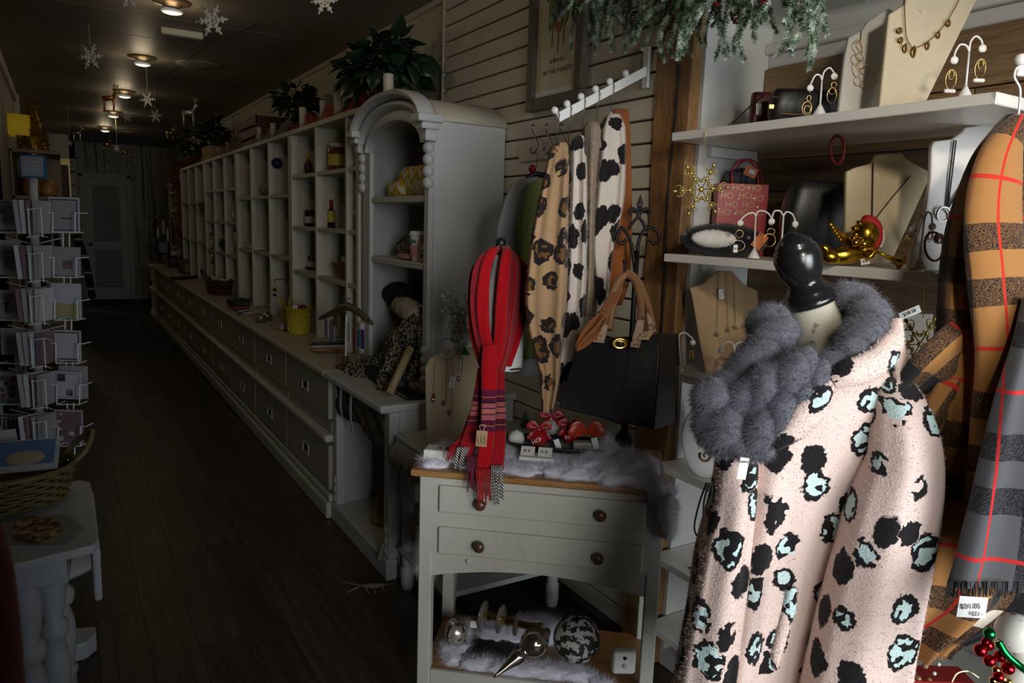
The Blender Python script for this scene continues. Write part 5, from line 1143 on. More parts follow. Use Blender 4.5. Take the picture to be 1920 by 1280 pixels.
earstand('clear plastic earring stand in front of the white bust', (1722, 503), (1733, 412), [[(1726, 404), (1717, 415), (1712, 426)], [(1738, 398), (1746, 402), (1748, 420)]], d, Z2)
earring('filigree disc earring in front of the white bust', 'ring', 1708, 440, d, m_gch, [(0, 12, 11, 13), (0, 12, 7, 8), (0, 12, 3, 4)]); earring('brown oval earring beside the bracelet', 'ring', 1745, 434, d, m_gch, [(0, 8, 5, 11), (0, 8, 3, 7)])
br = thing('leather_bracelet', 'taupe leather bracelet with a silver medallion on the middle shelf', 'bracelet', WD(1750, 488, d)); MB().tube(ringpts(WD(1751, 462, d - .012), 17 * d / FPX, 26 * d / FPX, 0.3, 24), 0.0028, 6, True).build('band', plain('taupe_leather', (0.22, 0.15, 0.11), 0.5), br, sm=True)
MB().lathe([(0.011, -.001), (0.012, 0), (0.009, .002)], 18, T(*WD(1760, 447, d - .016)) @ FACE).build('medallion', m_silv, br, sm=True)
# golden cherub with a trumpet and red hat
ch = thing('golden_cherub', 'golden cherub with trumpet and red Santa hat lying on the middle shelf', 'figurine', WX(1600, 500, 1.575)); d = dX(1600, 498, 1.575); k_ = d / FPX
m_leaf = plain('antique_gold_leaf', (0.55, 0.34, 0.035), 0.25, 1.0, var=0.25, vs=40, bump=0.25, bs=70)
def E(px, py, rx, ry, rz, rot=0, dd=0, n=14): return MB().sphere((0, 0, 0), (rx * k_, rz * k_, ry * k_), n, 9, frame_at(WD(px, py, d + dd)) @ RY(rot))
b_ = E(1590, 478, 40, 17, 16, -.12); b_.add(*(lambda q: (q.v, q.f))(E(1620, 468, 22, 18, 17, -.3))); b_.add(*(lambda q: (q.v, q.f))(E(1560, 482, 22, 13, 14, .1))); b_.add(*(lambda q: (q.v, q.f))(E(1550, 468, 14, 7, 7, .6))); b_.add(*(lambda q: (q.v, q.f))(E(1545, 480, 14, 6, 6, -.3)))
b_.build('torso', m_leaf, ch, sm=True)
hd = E(1622, 440, 25, 27, 25, 0, -.008, 20).build('head', m_leaf, ch, sm=True)
for px, py, rx, ry in ((1606, 455, 9, 7), (1622, 458, 10, 7), (1612, 446, 4, 3), (1625, 447, 4, 3), (1616, 452, 4, 5)): E(px, py, rx, ry, 6, 0, -.026, 10).build('face_feature', m_leaf, hd, sm=True)
for i, (px, py) in enumerate(((1603, 428), (1611, 420), (1620, 424), (1604, 440), (1612, 432), (1628, 430), (1600, 446))): E(px, py, 8, 5, 8, i, -.018, 10).build('hair_curl', m_leaf, hd, sm=True)
MB().tube(catmull([WD(1618, 475, d - .02), WD(1630, 482, d - .03), WD(1640, 468, d - .03), WD(1632, 468, d - .03)], 5), 0.0065, 8).build('arm', m_leaf, ch, sm=True)
for i in range(6):
    MB().tube(catmull([WD(1596, 462 - i * 2, d + .012), WD(1580 - i * 2, 452 - i * 4, d + .01), WD(1566 - i * 4 + 8, 448 - i * 6, d + .006)], 4), [0.004] * 4 + [0.0045] * 4 + [0.002], 6).build('wing_feather', m_leaf, ch, sm=True)
TM = T(*WD(1636, 469, d - .03)) @ (WD(1680, 488, d - .035) - WD(1636, 469, d - .03)).to_track_quat('Z', 'Y').to_matrix().to_4x4()
MB().lathe([(0.0035, 0), (0.004, 0.03), (0.006, 0.05), (0.011, 0.062), (0.019, 0.070), (0.017, 0.070), (0.009, 0.062), (0.003, 0.05)], 20, TM).build('trumpet', m_leaf, ch, sm=True)
m_hat = plain('red_glitter_felt', (0.38, 0.01, 0.012), 0.7, var=0.3, vs=200)
MB().tube(catmull([WD(1615, 416, d - .01), WD(1632, 415, d - .012), WD(1644, 430, d - .012), WD(1646, 450, d - .012), WD(1640, 466, d - .012)], 6), [0.006, 0.009, 0.012, 0.014, 0.0145, 0.0145, 0.0145, 0.014, 0.014, 0.014, 0.014, 0.013, 0.013, 0.012, 0.011, 0.011, 0.010, 0.010, 0.010, 0.009, 0.009, 0.008, 0.008, 0.007, 0.006][:25], 10).build('santa_hat', m_hat, ch, sm=True)
MB().tube(catmull([WD(1652, 430, d - .01), WD(1655, 448, d - .01), WD(1649, 464, d - .01)], 5), 0.006, 8).build('hat_trim', m_fleece, ch, sm=True)
pr = thing('shelf_price_sticker', 'small white price sticker under the cherub trumpet', 'price tag', WD(1622, 497, d - .02)); MB().cbox((0, 0, 0), (.02, .001, .014), frame_at(WD(1622, 490, d - .022)) @ RY(-.2)).build('card', m_white, pr); text('print', '$30', WD(1622, 490, d - .0235), FACE, 0.008, m_ink, pr)
cp_ = thing('plastic_clip', 'clear adhesive clip on the edge of the middle shelf', 'clip', WX(1742, 512, 1.549)); MB().cbox((0, 0, 0), (.006, .022, .008), T(*WX(1742, 511, 1.546))).build('pad', m_wlea, cp_, bevel=.002)
# ---- third shelf
t, on = bust('necklace_bust', 'burlap necklace bust with silver snowflake pendants on the third shelf', [(1322, 712), (1312, 660), (1297, 570), (1292, 552), (1318, 543), (1335, 527), (1346, 520), (1372, 520), (1382, 531), (1396, 546), (1420, 558), (1421, 578), (1408, 640), (1386, 712)], (1350, 708), 1.66, Z3, m_burlap)
for a, b2 in (((1346, 524), (1342, 634)), ((1360, 522), (1363, 626)), ((1374, 530), (1377, 620))): chain(on, [a, (lerp(a[0], b2[0], .5), lerp(a[1], b2[1], .5)), b2], 0.0008, 'chain', m_silv, t)
for x, y in ((1342, 638), (1363, 630), (1376, 625)):
    b_ = MB()
    for i in range(3): b_.tube([on(x, y, .008) + (CR * math.cos(i * 1.047) + Vector((0, 0, math.sin(i * 1.047)))) * s_ * 0.0095 for s_ in (-1, 1)], 0.0011, 5)
    b_.build('snowflake_pendant', m_silv, t)
MB().cbox((0, 0, 0), (.014, .001, .03), frame_at(on(1350, 563, .008)) @ RY(-.15)).build('price_tag', m_white, t); text('tag_print', 'snow $26', on(1350, 563, .010), FACE @ RZ(1.45), 0.006, m_ink, t)
d = dX(1290, 695, 1.60)
earstand('white earring stand with a gold leaf earring beside the tote', (1276, 704), (1273, 640), [[(1274, 628), (1283, 623), (1296, 632), (1299, 637)]], d, Z3); earring('gold monstera leaf earring beside the tote', 'leaf', 1298, 656, d, m_gold, [])
d = dX(1375, 704, 1.575)
earstand('white earring stand in front of the burlap bust', (1376, 712), (1377, 660), [[(1374, 644), (1362, 641), (1352, 652)], [(1381, 644), (1394, 642), (1400, 654), (1384, 668)]], d, Z3)
earring('orange teardrop earring in front of the burlap bust', 'ring', 1349, 676, d, plain('orange_wire', (0.6, 0.22, 0.05), 0.4, 0.4), [(0, 14, 10, 18), (0, 16, 6, 12)])
b_ = MB(); d = dX(1418, 640, 1.72); bb = WD(1418, 660, d)
m_pink = plain('pink_faux_fur', (0.55, 0.36, 0.31), 0.95, var=0.12); t = thing('pink_fur_purse', 'small pink fur purse with a buckle behind the grey cowl', 'purse', (bb.x, bb.y, Z3))
b_.sphere((0, 0, 0.06), (0.055, 0.03, 0.058), 18, 12, frame_at((bb.x, bb.y, Z3 + .002))); outward(b_); fuzz(b_, 5000, 0.010, .0005, .8); b_.build('fur_body', m_pink, t, sm=True)
MB().tube(catmull([WD(1408, 597, d - .03), WD(1420, 590, d - .035), WD(1436, 598, d - .03)], 5), 0.004, 6).build('buckle_strap', m_blk, t, sm=True)
t = thing('pink_shoulder_bag', 'pale pink bag with rolled strap behind the dress form neck', 'bag', (bb.x, bb.y - .22, Z3)); bc = WX(1470, 640, 1.80)
MB().tube(catmull([WX(1450, 640, 1.8), WX(1458, 590, 1.8), WX(1475, 556, 1.8), WX(1495, 545, 1.8), WX(1510, 560, 1.8)], 6), 0.0055, 7).build('strap', plain('pink_leather', (0.36, 0.22, 0.20), 0.5), t, sm=True)
MB().cbox((0, 0, 0), (.05, .16, .14), T(bc.x, bc.y, Z3 + .075)).build('bag_body', plain('pink_leather_body', (0.36, 0.22, 0.20), 0.5), t, bevel=.015, seg=3)
d = dX(1715, 640, 1.72); t = thing('earring_card', 'grey card display with a handwritten tag under the middle shelf', 'display card', WD(1715, 690, d)); MB().cbox((0, 0, 0), (.08, .004, .12), frame_at(WD(1718, 635, d)) @ RX(-.25)).build('card', plain('grey_card', (0.24, 0.22, 0.18), 0.8), t)
MB().cbox((0, 0, 0), (.05, .001, .018), frame_at(WD(1706, 586, d - .05)) @ RY(-.45)).build('tag', m_white, t); text('tag_writing', '$18.50', WD(1706, 586, d - .052), FACE @ RZ(.45), 0.011, m_ink, t)
# ---- oval pendant display and cords on the low shelves
d = dX(1318, 888, 1.64); OM = frame_at(WD(1320, 828, d)) @ RX(-.2) @ RY(-.12); k_ = d / FPX; ov = thing('oval_pendant_display', 'white oval pendant display with a bronze scroll necklace below the cowl', 'jewellery display', (WD(1318, 890, d).x, WD(1318, 890, d).y, Z4))
MB().sphere((0, 0, 0), (42 * k_, .012, 68 * k_), 28, 14, OM).build('oval_board', m_wlea, ov, sm=True)
m_bronze = plain('bronze_metal', (0.20, 0.11, 0.06), 0.25, 1.0, var=0.1)
MB().curl((0.0, -0.042), 0.020, 1.2, 0.0035, OM @ T(0, -.014, 0), 30, 2.5, 1).build('scroll', m_bronze, ov, sm=True); MB().curl((-0.010, 0.002), 0.014, 1.4, 0.0028, OM @ T(0, -.014, 0), 30, 5, -1).build('scroll', m_bronze, ov, sm=True); MB().curl((0.012, 0.008), 0.011, 1.3, 0.0025, OM @ T(0, -.014, 0), 30, 1, 1).build('scroll', m_bronze, ov, sm=True)
MB().sphere((-0.012, -.014, 0.040), (.007, .005, .007), 12, 8, OM).build('bead', m_bronze, ov, sm=True)
MB().tube([OM @ Vector((0.0, .01, -.06)), Vector((WD(1318, 890, d).x, WD(1318, 890, d).y, Z4 + .004)) + CF * .05], .005, 6).build('easel_leg', m_wlea, ov)
for lb, pts, X, nm in (('black cord loop hanging off the oval display shelf', [(1325, 905), (1312, 940), (1302, 985), (1308, 1005), (1318, 990), (1320, 940), (1330, 905)], 1.585, 'cord_loop'), ('black cord loop lying on the low shelf beside the coat', [(1270, 1072), (1285, 1066), (1310, 1064), (1325, 1075), (1305, 1084), (1278, 1082)], 1.64, 'flat_cord_loop')):
    o = MB().tube(catmull([WX(x, y, X) for x, y in pts], 6, nm == 'flat_cord_loop'), 0.003, 6, nm == 'flat_cord_loop').build(nm, m_cordb, sm=True); tag(o, lb, 'cord')
# ---- bottom right: red pouch and the belled ornament
t = thing('red_gift_pouch', 'red patterned gift bag on the bay floor beside the coat hem', 'gift bag', CP(1735, 1300, 1.5)); bb = CP(1740, 1330, 1.5)
MB().cbox((0, 0, 0), (.14, .06, .16), frame_at(bb)).build('paper_bag', m_gift, t, bevel=.002)
for i, (x, y) in enumerate(((1712, 1256), (1735, 1248), (1752, 1262), (1722, 1272), (1760, 1245), (1742, 1275))): MB().sphere(CP(x, y, 1.468), .004 + .002 * (i % 2), 8, 6).build('printed_dot', (m_dotw, m_hog)[i % 2], t, sm=True)
on_ = thing('belled_ornament', 'white speckled ornament with red and green bells in the near corner', 'ornament', CP(1890, 1300, 1.1))
k = N('speckled_white_enamel'); o_ = k.obj(); k.col(k.mix(k.step(k.noise(o_, 55, 4), 0.33, 0.36), (0.78, 0.75, 0.68), (0.10, 0.08, 0.06))); m_speck = k.done(0.3)
MB().sphere(CP(1903, 1186, 1.1), (.027, .027, .029), 24, 16).build('ball', m_speck, on_, sm=True); MB().sphere(CP(1915, 1270, 1.1), (.035, .03, .04), 24, 16).build('body', m_speck, on_, sm=True)
m_gb = plain('green_metallic', (0.01, 0.25, 0.06), 0.15, 0.9, var=0); m_rb = plain('red_metallic', (0.45, 0.01, 0.015), 0.12, 0.9, var=0)
for x, y, m_, r_ in ((1855, 1187, m_gb, 11), (1838, 1218, m_rb, 12), (1852, 1208, m_rb, 11), (1855, 1238, m_rb, 11), (1875, 1230, m_rb, 11), (1890, 1252, m_rb, 12), (1848, 1203, m_rb, 8), (1872, 1268, m_rb, 10)):
    MB().sphere(CP(x, y, 1.07), r_ * .00079, 14, 9).build('bell', m_, on_, sm=True)
for x, y in ((1868, 1255), (1862, 1275), (1880, 1272), (1890, 1278), (1872, 1205)): MB().sphere(CP(x, y, 1.075), .006, 10, 7).build('gold_bead', m_gold, on_, sm=True)
pts = catmull([CP(1872, 1202, 1.06), CP(1886, 1225, 1.055), CP(1908, 1245, 1.055), CP(1930, 1262, 1.06)], 10)
MB().tube(pts, .0055, 8).build('green_rope', m_gb, on_, sm=True)
MB().tube(catmull([CP(1785, 1278, 1.1), CP(1795, 1262, 1.1), CP(1815, 1258, 1.1), CP(1835, 1270, 1.1)], 6), .001, 5).build('wire_hook', m_gch, on_)
# ================================================================== side table behind the washstand
m_tw = plain('white_table_paint', (0.55, 0.57, 0.58), 0.45, var=0.05)
sd_ = thing('cloth_table', 'small white side table with turned legs behind the washstand', 'table', (1.3, 2.4, 0))
MB().box(1.09, 1.62, 2.18, 2.66, 0.615, 0.638).build('table_top', m_tw, sd_, bevel=0.004)
for x in (1.13, 1.58):
    for y in (2.23, 2.61):
        MB().lathe([(0.022, 0), (0.027, 0.03), (0.027, 0.09), (0.018, 0.10), (0.024, 0.108), (0.02, 0.118), (0.025, 0.13), (0.026, 0.25), (0.019, 0.28), (0.024, 0.30), (0.026, 0.50), (0.022, 0.614)], 16, T(x, y, 0)).build('leg', m_tw, sd_, sm=True)
MB().box(1.10, 1.61, 2.20, 2.64, 0.150, 0.170).build('lower_shelf', m_tw, sd_, bevel=0.004)
def clothf(u, v):
    x = lerp(1.075, 1.63, u); y = lerp(2.165, 2.675, v); z = 0.6445
    e = min(u, 1 - u, v, 1 - v)
    if u < 0.06 or u > 0.94 or v < 0.06 or v > 0.94:
        t = 1 - e / 0.06; z = 0.6445 - 0.12 * t ** 0.8; off = 0.012 * t * (1 + 0.6 * math.sin((u + v) * 40))
        if u < 0.06: x = 1.082 - off
        elif u > 0.94: x = 1.628
        if v < 0.06: y = 2.172 - off
        elif v > 0.94: y = 2.668
    return (x, y, z)
o = MB().grid(clothf, 50, 50).build('table_cloth', plain('white_cotton_cloth', (0.50, 0.47, 0.42), 0.9, var=0.06), solid=0.003, sm=True); tag(o, 'off-white cloth draped over the side table next to the hutch', 'tablecloth')
# linen necklace board leaning on the cloth table
t, on = bust('necklace_board', 'tall natural linen necklace board behind the red scarf', [(800, 838), (798, 760), (797, 690), (805, 672), (822, 664), (838, 656), (885, 652), (900, 668), (903, 720), (880, 838)], (845, 838), 1.20, 0.646, m_linen, lean=0.0004, cat='necklace display')
for x, y1 in ((815, 745), (838, 758), (850, 775), (868, 700), (862, 695)): chain(on, [(x, 680), (x - 1, lerp(680, y1, .5)), (x - 2, y1)], 0.0010, 'chain', m_silv, t)
m_gem = plain('red_gem', (0.25, 0.02, 0.03), 0.15, var=0); m_gemv = plain('violet_gem', (0.18, 0.10, 0.14), 0.2, var=0)
for x, y, m_ in ((814, 742, m_gem), (832, 755, m_gemv), (843, 773, m_gemv), (861, 710, m_silv), (813, 750, m_silv)): MB().sphere(on(x, y, .008), (.007, .004, .011), 10, 7).build('pendant', m_, t, sm=True)
MB().cbox((0, 0, 0), (.022, .001, .045), frame_at(on(848, 716, .01)) @ RY(.2)).build('price_tag', m_white, t); text('tag_writing', 'silver 24', on(848, 716, .012), FACE @ RZ(1.35), 0.008, m_ink, t)
# glass-like frosted twig tree
tw = thing('frosted_twig', 'white frosted twig ornament with a green tree tag beside the scarf form', 'ornament', WY(860, 690, 2.42)); rnd = random.Random(4); m_frost = plain('frosted_white', (0.60, 0.60, 0.56), 0.5, var=0.1)
b_ = MB(); root = WY(868, 668, 2.42)
for i in range(26):
    a = Vector((rnd.uniform(-.09, .03), rnd.uniform(-.05, .05), rnd.uniform(.06, .24))); p2 = root + a
    b_.tube([root + Vector((0, 0, -.02)), root + a * .5 + Vector((0, 0, .01)), p2], [0.0035, .0028, .002], 5)
    for j in range(14):
        q = root.lerp(p2, rnd.uniform(.35, 1)); b_.sphere(q + Vector((rnd.uniform(-.018, .018), rnd.uniform(-.018, .018), rnd.uniform(-.01, .018))), rnd.uniform(.004, .008), 6, 5)
b_.build('branches', m_frost, tw, sm=True)
MB().lathe([(.02, 0), (.0, .028)], 8, T(*WY(872, 664, 2.36)), caps=False).build('green_tree_charm', plain('green_glitter', (0.01, 0.14, 0.05), 0.5), tw)
MB().tube(ringpts(WY(838, 655, 2.4), .035, .04), .0015, 5, True).build('ring', m_black, tw)
# earring box on the washstand, trays, bows
px_ = 2.2 / FPX
def boxat(name, label, cat, px, py, w, h, dpt, Z, mat, turn=0, lid=None):
    p = WZ(px, py, Z); t = thing(name, label, cat, (p.x, p.y, Z)); M = frame_at((p.x, p.y, Z), DYAW + turn)
    MB().box(-w / 2, w / 2, 0, dpt, 0.001, h, M).build('box_body', mat, t, bevel=.0015)
    return t, M
t, M = boxat('white_jewel_box', 'white open jewellery box at the corner of the washstand', 'box', 835, 868, .13, .034, .06, .797, m_white)
MB().box(-.06, .06, .004, .056, .0335, .0345, M).build('liner', m_wlea, t)
for x in (-.02, 0.0): MB().sphere(M @ Vector((x, .02, .037)), .0045, 8, 6).build('stud_earring', m_gem, t, sm=True)
t, M = boxat('earring_tray', 'small white tray with two earring cards on the snow batting', 'tray', 1005, 866, .10, .012, .05, .812, m_white)
for x in (-.028, .022): MB().cbox((0, 0, 0), (.04, .002, .03), M @ T(x, .03, .022) @ RX(-.9)).build('earring_card', m_wlea, t); MB().sphere(M @ Vector((x - .006, .022, .024)), .003, 8, 6).build('stud_earring', m_gch, t, sm=True); MB().sphere(M @ Vector((x + .006, .022, .024)), .003, 8, 6).build('stud_earring', m_gch, t, sm=True)
pl_ = thing('black_platter', 'shallow black oval platter holding ornaments on the snow batting', 'platter', WZ(1060, 850, .812)); pc = WZ(1055, 842, .812)
MB().loft([[(r_ * .20 * math.cos(a), r_ * .075 * math.sin(a), z) for a in [2 * math.pi * i / 36 for i in range(36)]] for r_, z in ((.55, 0), (.85, .006), (1.0, .022), (.97, .024), (.8, .010), (.4, .006))], True, True, T(*pc) @ RZ(DYAW)).build('dish', m_blk, pl_, sm=True)
m_glass = plain('silvery_glass', (0.55, 0.55, 0.55), 0.08, 0.4, var=0.1, spec=0.8)
m_ribr = plain('red_satin_ribbon', (0.32, 0.008, 0.012), 0.4, var=0.15)
def bauble(label, px, py, r_, mat, d, bow=True, tagp=None):
    c = WD(px, py, d); t = thing('bauble', label, 'bauble', c - Vector((0, 0, r_)), group='ornaments on the black platter')
    MB().sphere(c, r_, 20, 12).build('ball', mat, t, sm=True)
    MB().lathe([(r_ * .25, 0), (r_ * .25, r_ * .25), (r_ * .05, r_ * .3)], 12, T(c.x, c.y, c.z + r_ * .92)).build('cap', m_silv, t, sm=True)
    if bow:
        for s_ in (-1, 1): band([c + Vector((0, 0, r_ * 1.2)), c + CR * (s_ * .018) + Vector((0, 0, r_ * 1.2 + .014)), c + CR * (s_ * .032) + Vector((0, 0, r_ * 1.2 + .002)), c + Vector((0, 0, r_ * 1.15))], [.003, .008, .007, .003], .0015).build('bow_loop', m_ribr, t, sm=True)
        for s_ in (-1, 1): band([c + Vector((0, 0, r_ * 1.2)), c + CR * (s_ * .02) - CF * .02 + Vector((0, 0, r_ * .8)), c + CR * (s_ * .034) - CF * .022 + Vector((0, 0, r_ * .2))], [.004, .005, .006], .001).build('ribbon_tail', m_ribr, t, sm=True)
    if tagp: MB().cbox((0, 0, 0), (.016, .001, .036), frame_at(WD(tagp[0], tagp[1], d - r_ - .01)) @ RY(-.35)).build('price_tag', m_white, t)
    return t, c
t, c = bauble('red HO HO bauble under a red bow on the platter', 1010, 822, .028, m_redg, 2.22, tagp=(1046, 834))
text('lettering', 'HO', c - CF * .0285 + CR * -.008, FACE @ RZ(.5), .018, m_dotw, t); text('lettering', 'HO', c - CF * .0285 + CR * .006 + Vector((0, 0, -.012)), FACE @ RZ(.2), .014, m_hog, t)
bauble('clear silver bauble with red ribbon in the middle of the platter', 1033, 800, .026, m_glass, 2.26)
t, c = bauble('red bauble with white H letter on the platter', 1068, 815, .025, m_redg, 2.24); text('lettering', 'H', c - CF * .026 + CR * -.008, FACE @ RZ(.2), .02, m_dotw, t)
bauble('round white bauble lying at the left end of the platter', 968, 822, .026, m_wlea, 2.24, False)
t = thing('glass_gift_ornament', 'clear glass gift ornament with an orange red bow on the platter', 'ornament', WD(1095, 850, 2.2)); c = WD(1093, 838, 2.2); M = frame_at(c)
MB().cbox((0, 0, 0), (.06, .035, .035), M).build('glass_block', m_glass, t, bevel=.004, seg=2)
m_obow = plain('orange_red_satin', (0.45, 0.035, 0.012), 0.35, var=0.2)
for s_ in (-1, 1):
    for q in (0, 1): band([WD(1100, 812, 2.2), WD(1100 + s_ * (14 + q * 6), 796 + q * 8, 2.19), WD(1100 + s_ * (26 + q * 3), 803 + q * 10, 2.19), WD(1100 + s_ * 8, 816, 2.2)], [.004, .012, .010, .004], .002).build('bow_loop', m_obow, t, sm=True)
MB().cbox((0, 0, 0), (.018, .001, .045), frame_at(WD(1117, 834, 2.17)) @ RY(-.3)).build('price_tag', m_white, t)
t = thing('bottle_brush_tree', 'small dark bottle brush tree at the back of the platter', 'ornament', WD(984, 800, 2.3)); b_ = MB(); b_.lathe([(.014, 0), (.012, .01), (.001, .05)], 12, T(*WD(984, 800, 2.3))); outward(b_); fuzz(b_, 900, .008, .0005, .5); b_.build('brush', plain('dark_green_bristle', (0.015, 0.04, 0.025), 0.9), t)
# ---- ornaments on the washstand shelf
m_merc = plain('mercury_glass', (0.50, 0.42, 0.34), 0.15, 0.95, var=0.5, vs=30)
def lp(x, y, z): return dm @ Vector((x, y, z))
t = thing('speckled_finial_ornament', 'silver speckled round ornament with a pointed tip on the washstand shelf', 'ornament', lp(.13, .10, .19)); c = lp(.115, .12, .245)
k = N('flaked_silver_glass'); o_ = k.obj(); k.col(k.mix(k.step(k.noise(o_, 60, 5), 0.42, 0.45), (0.62, 0.56, 0.48), (0.12, 0.08, 0.05))); m_flake = k.done(0.25, 0.7)
MB().sphere(c, .038, 24, 14).build('ball', m_flake, t, sm=True); MB().tube([c + Vector((0, 0, -.03)) + CR * .02, c + CR * .05 + Vector((0, 0, -.06)) - CF * .02, c + CR * .075 + Vector((0, 0, -.075)) - CF * .03], [.014, .009, .001], 12).build('tip', m_merc, t, sm=True); MB().cbox((0, 0, 0), (.02, .002, .022), frame_at(c + CR * .055 + Vector((0, 0, .025)))).build('price_tag', m_white, t)
t = thing('gold_candlestick', 'gold and clear glass candlestick lying on the washstand shelf', 'candlestick', lp(.26, .22, .19)); ax0, ax1 = WD(902, 1150, 2.25), WD(1015, 1180, 2.18)
M = T(*ax0) @ (ax1 - ax0).to_track_quat('Z', 'Y').to_matrix().to_4x4(); L = (ax1 - ax0).length
MB().lathe([(.010, 0), (.012, .02), (.016, .03), (.010, .04), (.012, .08), (.016, .09), (.010, .10), (.012, L * .8), (.02, L)], 18, M).build('shaft', m_gold, t, sm=True)
m_clear = N('clear_glass'); m_clear.col((0.75, 0.70, 0.62)); m_clear = m_clear.done(0.05, trans=0.85)
for z, r_ in ((.004, .04), (.062, .042), (.115, .036)): MB().lathe([(.012, z), (r_, z + .002), (r_, z + .005), (.012, z + .008)], 24, M).build('glass_disc', m_clear, t, sm=True)
t = thing('mercury_finial_ornament', 'bronze mercury glass drop ornament lying on the washstand shelf', 'ornament', lp(.33, .08, .19)); a0, a1 = WD(1012, 1195, 2.05), WD(925, 1270, 1.98); M = T(*a0) @ (a1 - a0).to_track_quat('Z', 'Y').to_matrix().to_4x4(); L = (a1 - a0).length
MB().lathe([(.006, -.035), (.018, -.02), (.034, 0), (.040, .02), (.034, .04), (.020, .055), (.016, .062), (.022, .07), (.02, .085), (.012, .11), (.004, L - .01), (.0015, L)], 24, M).build('drop', m_merc, t, sm=True)
t = thing('lace_ball', 'openwork white lace ball ornament on the washstand shelf', 'ornament', lp(.455, .10, .18)); c = WD(1081, 1197, 2.09)
k = N('glittered_lace_shell'); o_ = k.obj(); vv = k.vor(k.jit(o_, 40, .02), 42, 1.0, dim='3D'); hole = k.math('LESS_THAN', k.noise(k.jit(o_, 60, .02), 52, 2), 0.50); k.col(k.mix(hole, (0.55, 0.52, 0.47), (0.02, 0.018, 0.016))); k.bump(hole, 0.9, -0.02); m_lace = k.done(0.7)
MB().sphere(c, .066, 36, 24).build('shell', m_lace, t, sm=True)
t = thing('security_camera', 'small white square camera with a black lens on the washstand shelf', 'camera', lp(.605, .06, .176)); c = WD(1169, 1238, 1.97); M = frame_at(c) @ RZ(.05)
MB().cbox((0, 0, 0), (.062, .03, .064), M).build('housing', m_white, t, bevel=.008, seg=3); MB().lathe([(.0055, 0), (.005, .002)], 16, M @ T(0, -.0145, .016) @ RX(math.pi / 2)).build('lens', m_black, t, sm=True); MB().lathe([(.0085, 0), (.006, .004), (.001, .005)], 6, M @ T(0, -.0145, -.006) @ RX(math.pi / 2)).build('sensor', m_grey, t, sm=True)
o = MB().sphere(lp(.25, .16, .185), (.16, .07, .03), 20, 10).build('black_shawl', plain('black_knit', (0.006, 0.006, 0.008), 0.95), sm=True); tag(o, 'crumpled black cloth under the ornaments on the washstand shelf', 'cloth')
# wire basket with green jars behind the washstand
t = thing('wire_basket', 'black wire basket with green lining on the cloth table shelf', 'basket', (1.30, 2.27, .17))
def bk(u, z): a = u * 2 * math.pi; return Vector((1.40 + (.13 + .03 * z / .14) * math.copysign(abs(math.cos(a)) ** .6, math.cos(a)), 2.36 + (.10 + .02 * z / .14) * math.copysign(abs(math.sin(a)) ** .6, math.sin(a)), .172 + z))
for z in (.005, .04, .075, .11, .145): MB().tube([bk(i / 40, z) for i in range(40)], .0025, 5, True).build('hoop_wire', m_black, t)
b_ = MB()
for i in range(28): b_.tube([bk(i / 28, 0.005), bk(i / 28, .145)], .002, 4)
o = b_.build('upright_wires', m_black, t)
MB().loft([[bk(i / 40, z) * 1.0 + (Vector((1.40, 2.36, .172 + z)) - bk(i / 40, z)) * .06 for i in range(40)] for z in (.004, .14)], True, True).build('cloth_lining', plain('sage_cotton', (0.20, 0.26, 0.14), 0.9), t, sm=True)
for i, (x, y, c_) in enumerate(((1.32, 2.32, (0.35, 0.06, 0.02)), (1.38, 2.36, (0.3, 0.02, 0.02)), (1.46, 2.34, (0.4, 0.25, 0.1)))):
    o = MB().sphere((x, y, .325), (.035, .03, .02), 14, 8).build('ornament_bundle', plain('bundle_colour', c_, 0.7, var=0.4, vs=60), sm=True); tag(o, ('rusty orange', 'dark red', 'tan')[i] + ' bundle resting in the wire basket', 'ornament', 'bundles in the wire basket')
t = thing('lace_basket', 'black lace patterned basket with a kraft label on the cloth table shelf', 'basket', (1.16, 2.5, .17)); k = N('black_lace_weave'); o_ = k.obj(); k.col(k.mix(k.math('GREATER_THAN', k.noise(o_, 70, 2), 0.5), (0.35, 0.33, 0.30), (0.012, 0.011, 0.011))); m_lw = k.done(0.9)
MB().loft([[(1.185 + r_ * math.cos(a), 2.45 + r_ * 1.3 * math.sin(a), z) for a in [2 * math.pi * i / 24 for i in range(24)]] for r_, z in ((.06, .172), (.075, .25), (.08, .33))], True, True).build('body', m_lw, t, sm=True); MB().box(1.095, 1.10, 2.40, 2.50, .30, .335).build('label', m_kraft, t)
MB().tube(catmull([(1.11, 2.45, .33), (1.12, 2.45, .42), (1.19, 2.45, .45), (1.26, 2.45, .42), (1.26, 2.45, .33)], 5), .006, 6).build('handle', m_lw, t, sm=True)
t = thing('straw_reindeer', 'small straw reindeer lying on the floor by the hutch', 'ornament', WZ(700, 1105, 0.0)); m_straw = plain('straw', (0.24, 0.20, 0.13), 0.8, var=0.3, vs=90); F0 = lambda px, py, z: WZ(px, py, z)
MB().tube([F0(678, 1098, .02), F0(700, 1098, .025), F0(720, 1096, .022)], [.008, .010, .008], 8).build('body', m_straw, t, sm=True)
for a, b2 in (((685, 1100), (692, 1112)), ((700, 1100), (704, 1114)), ((715, 1098), (722, 1108)), ((675, 1098), (660, 1094)), ((720, 1096), (736, 1094)), ((672, 1096), (640, 1090)), ((672, 1100), (650, 1110))): MB().tube([F0(a[0], a[1], .02), F0(b2[0], b2[1], .006)], [.0035, .002], 6).build('limb', m_straw, t)
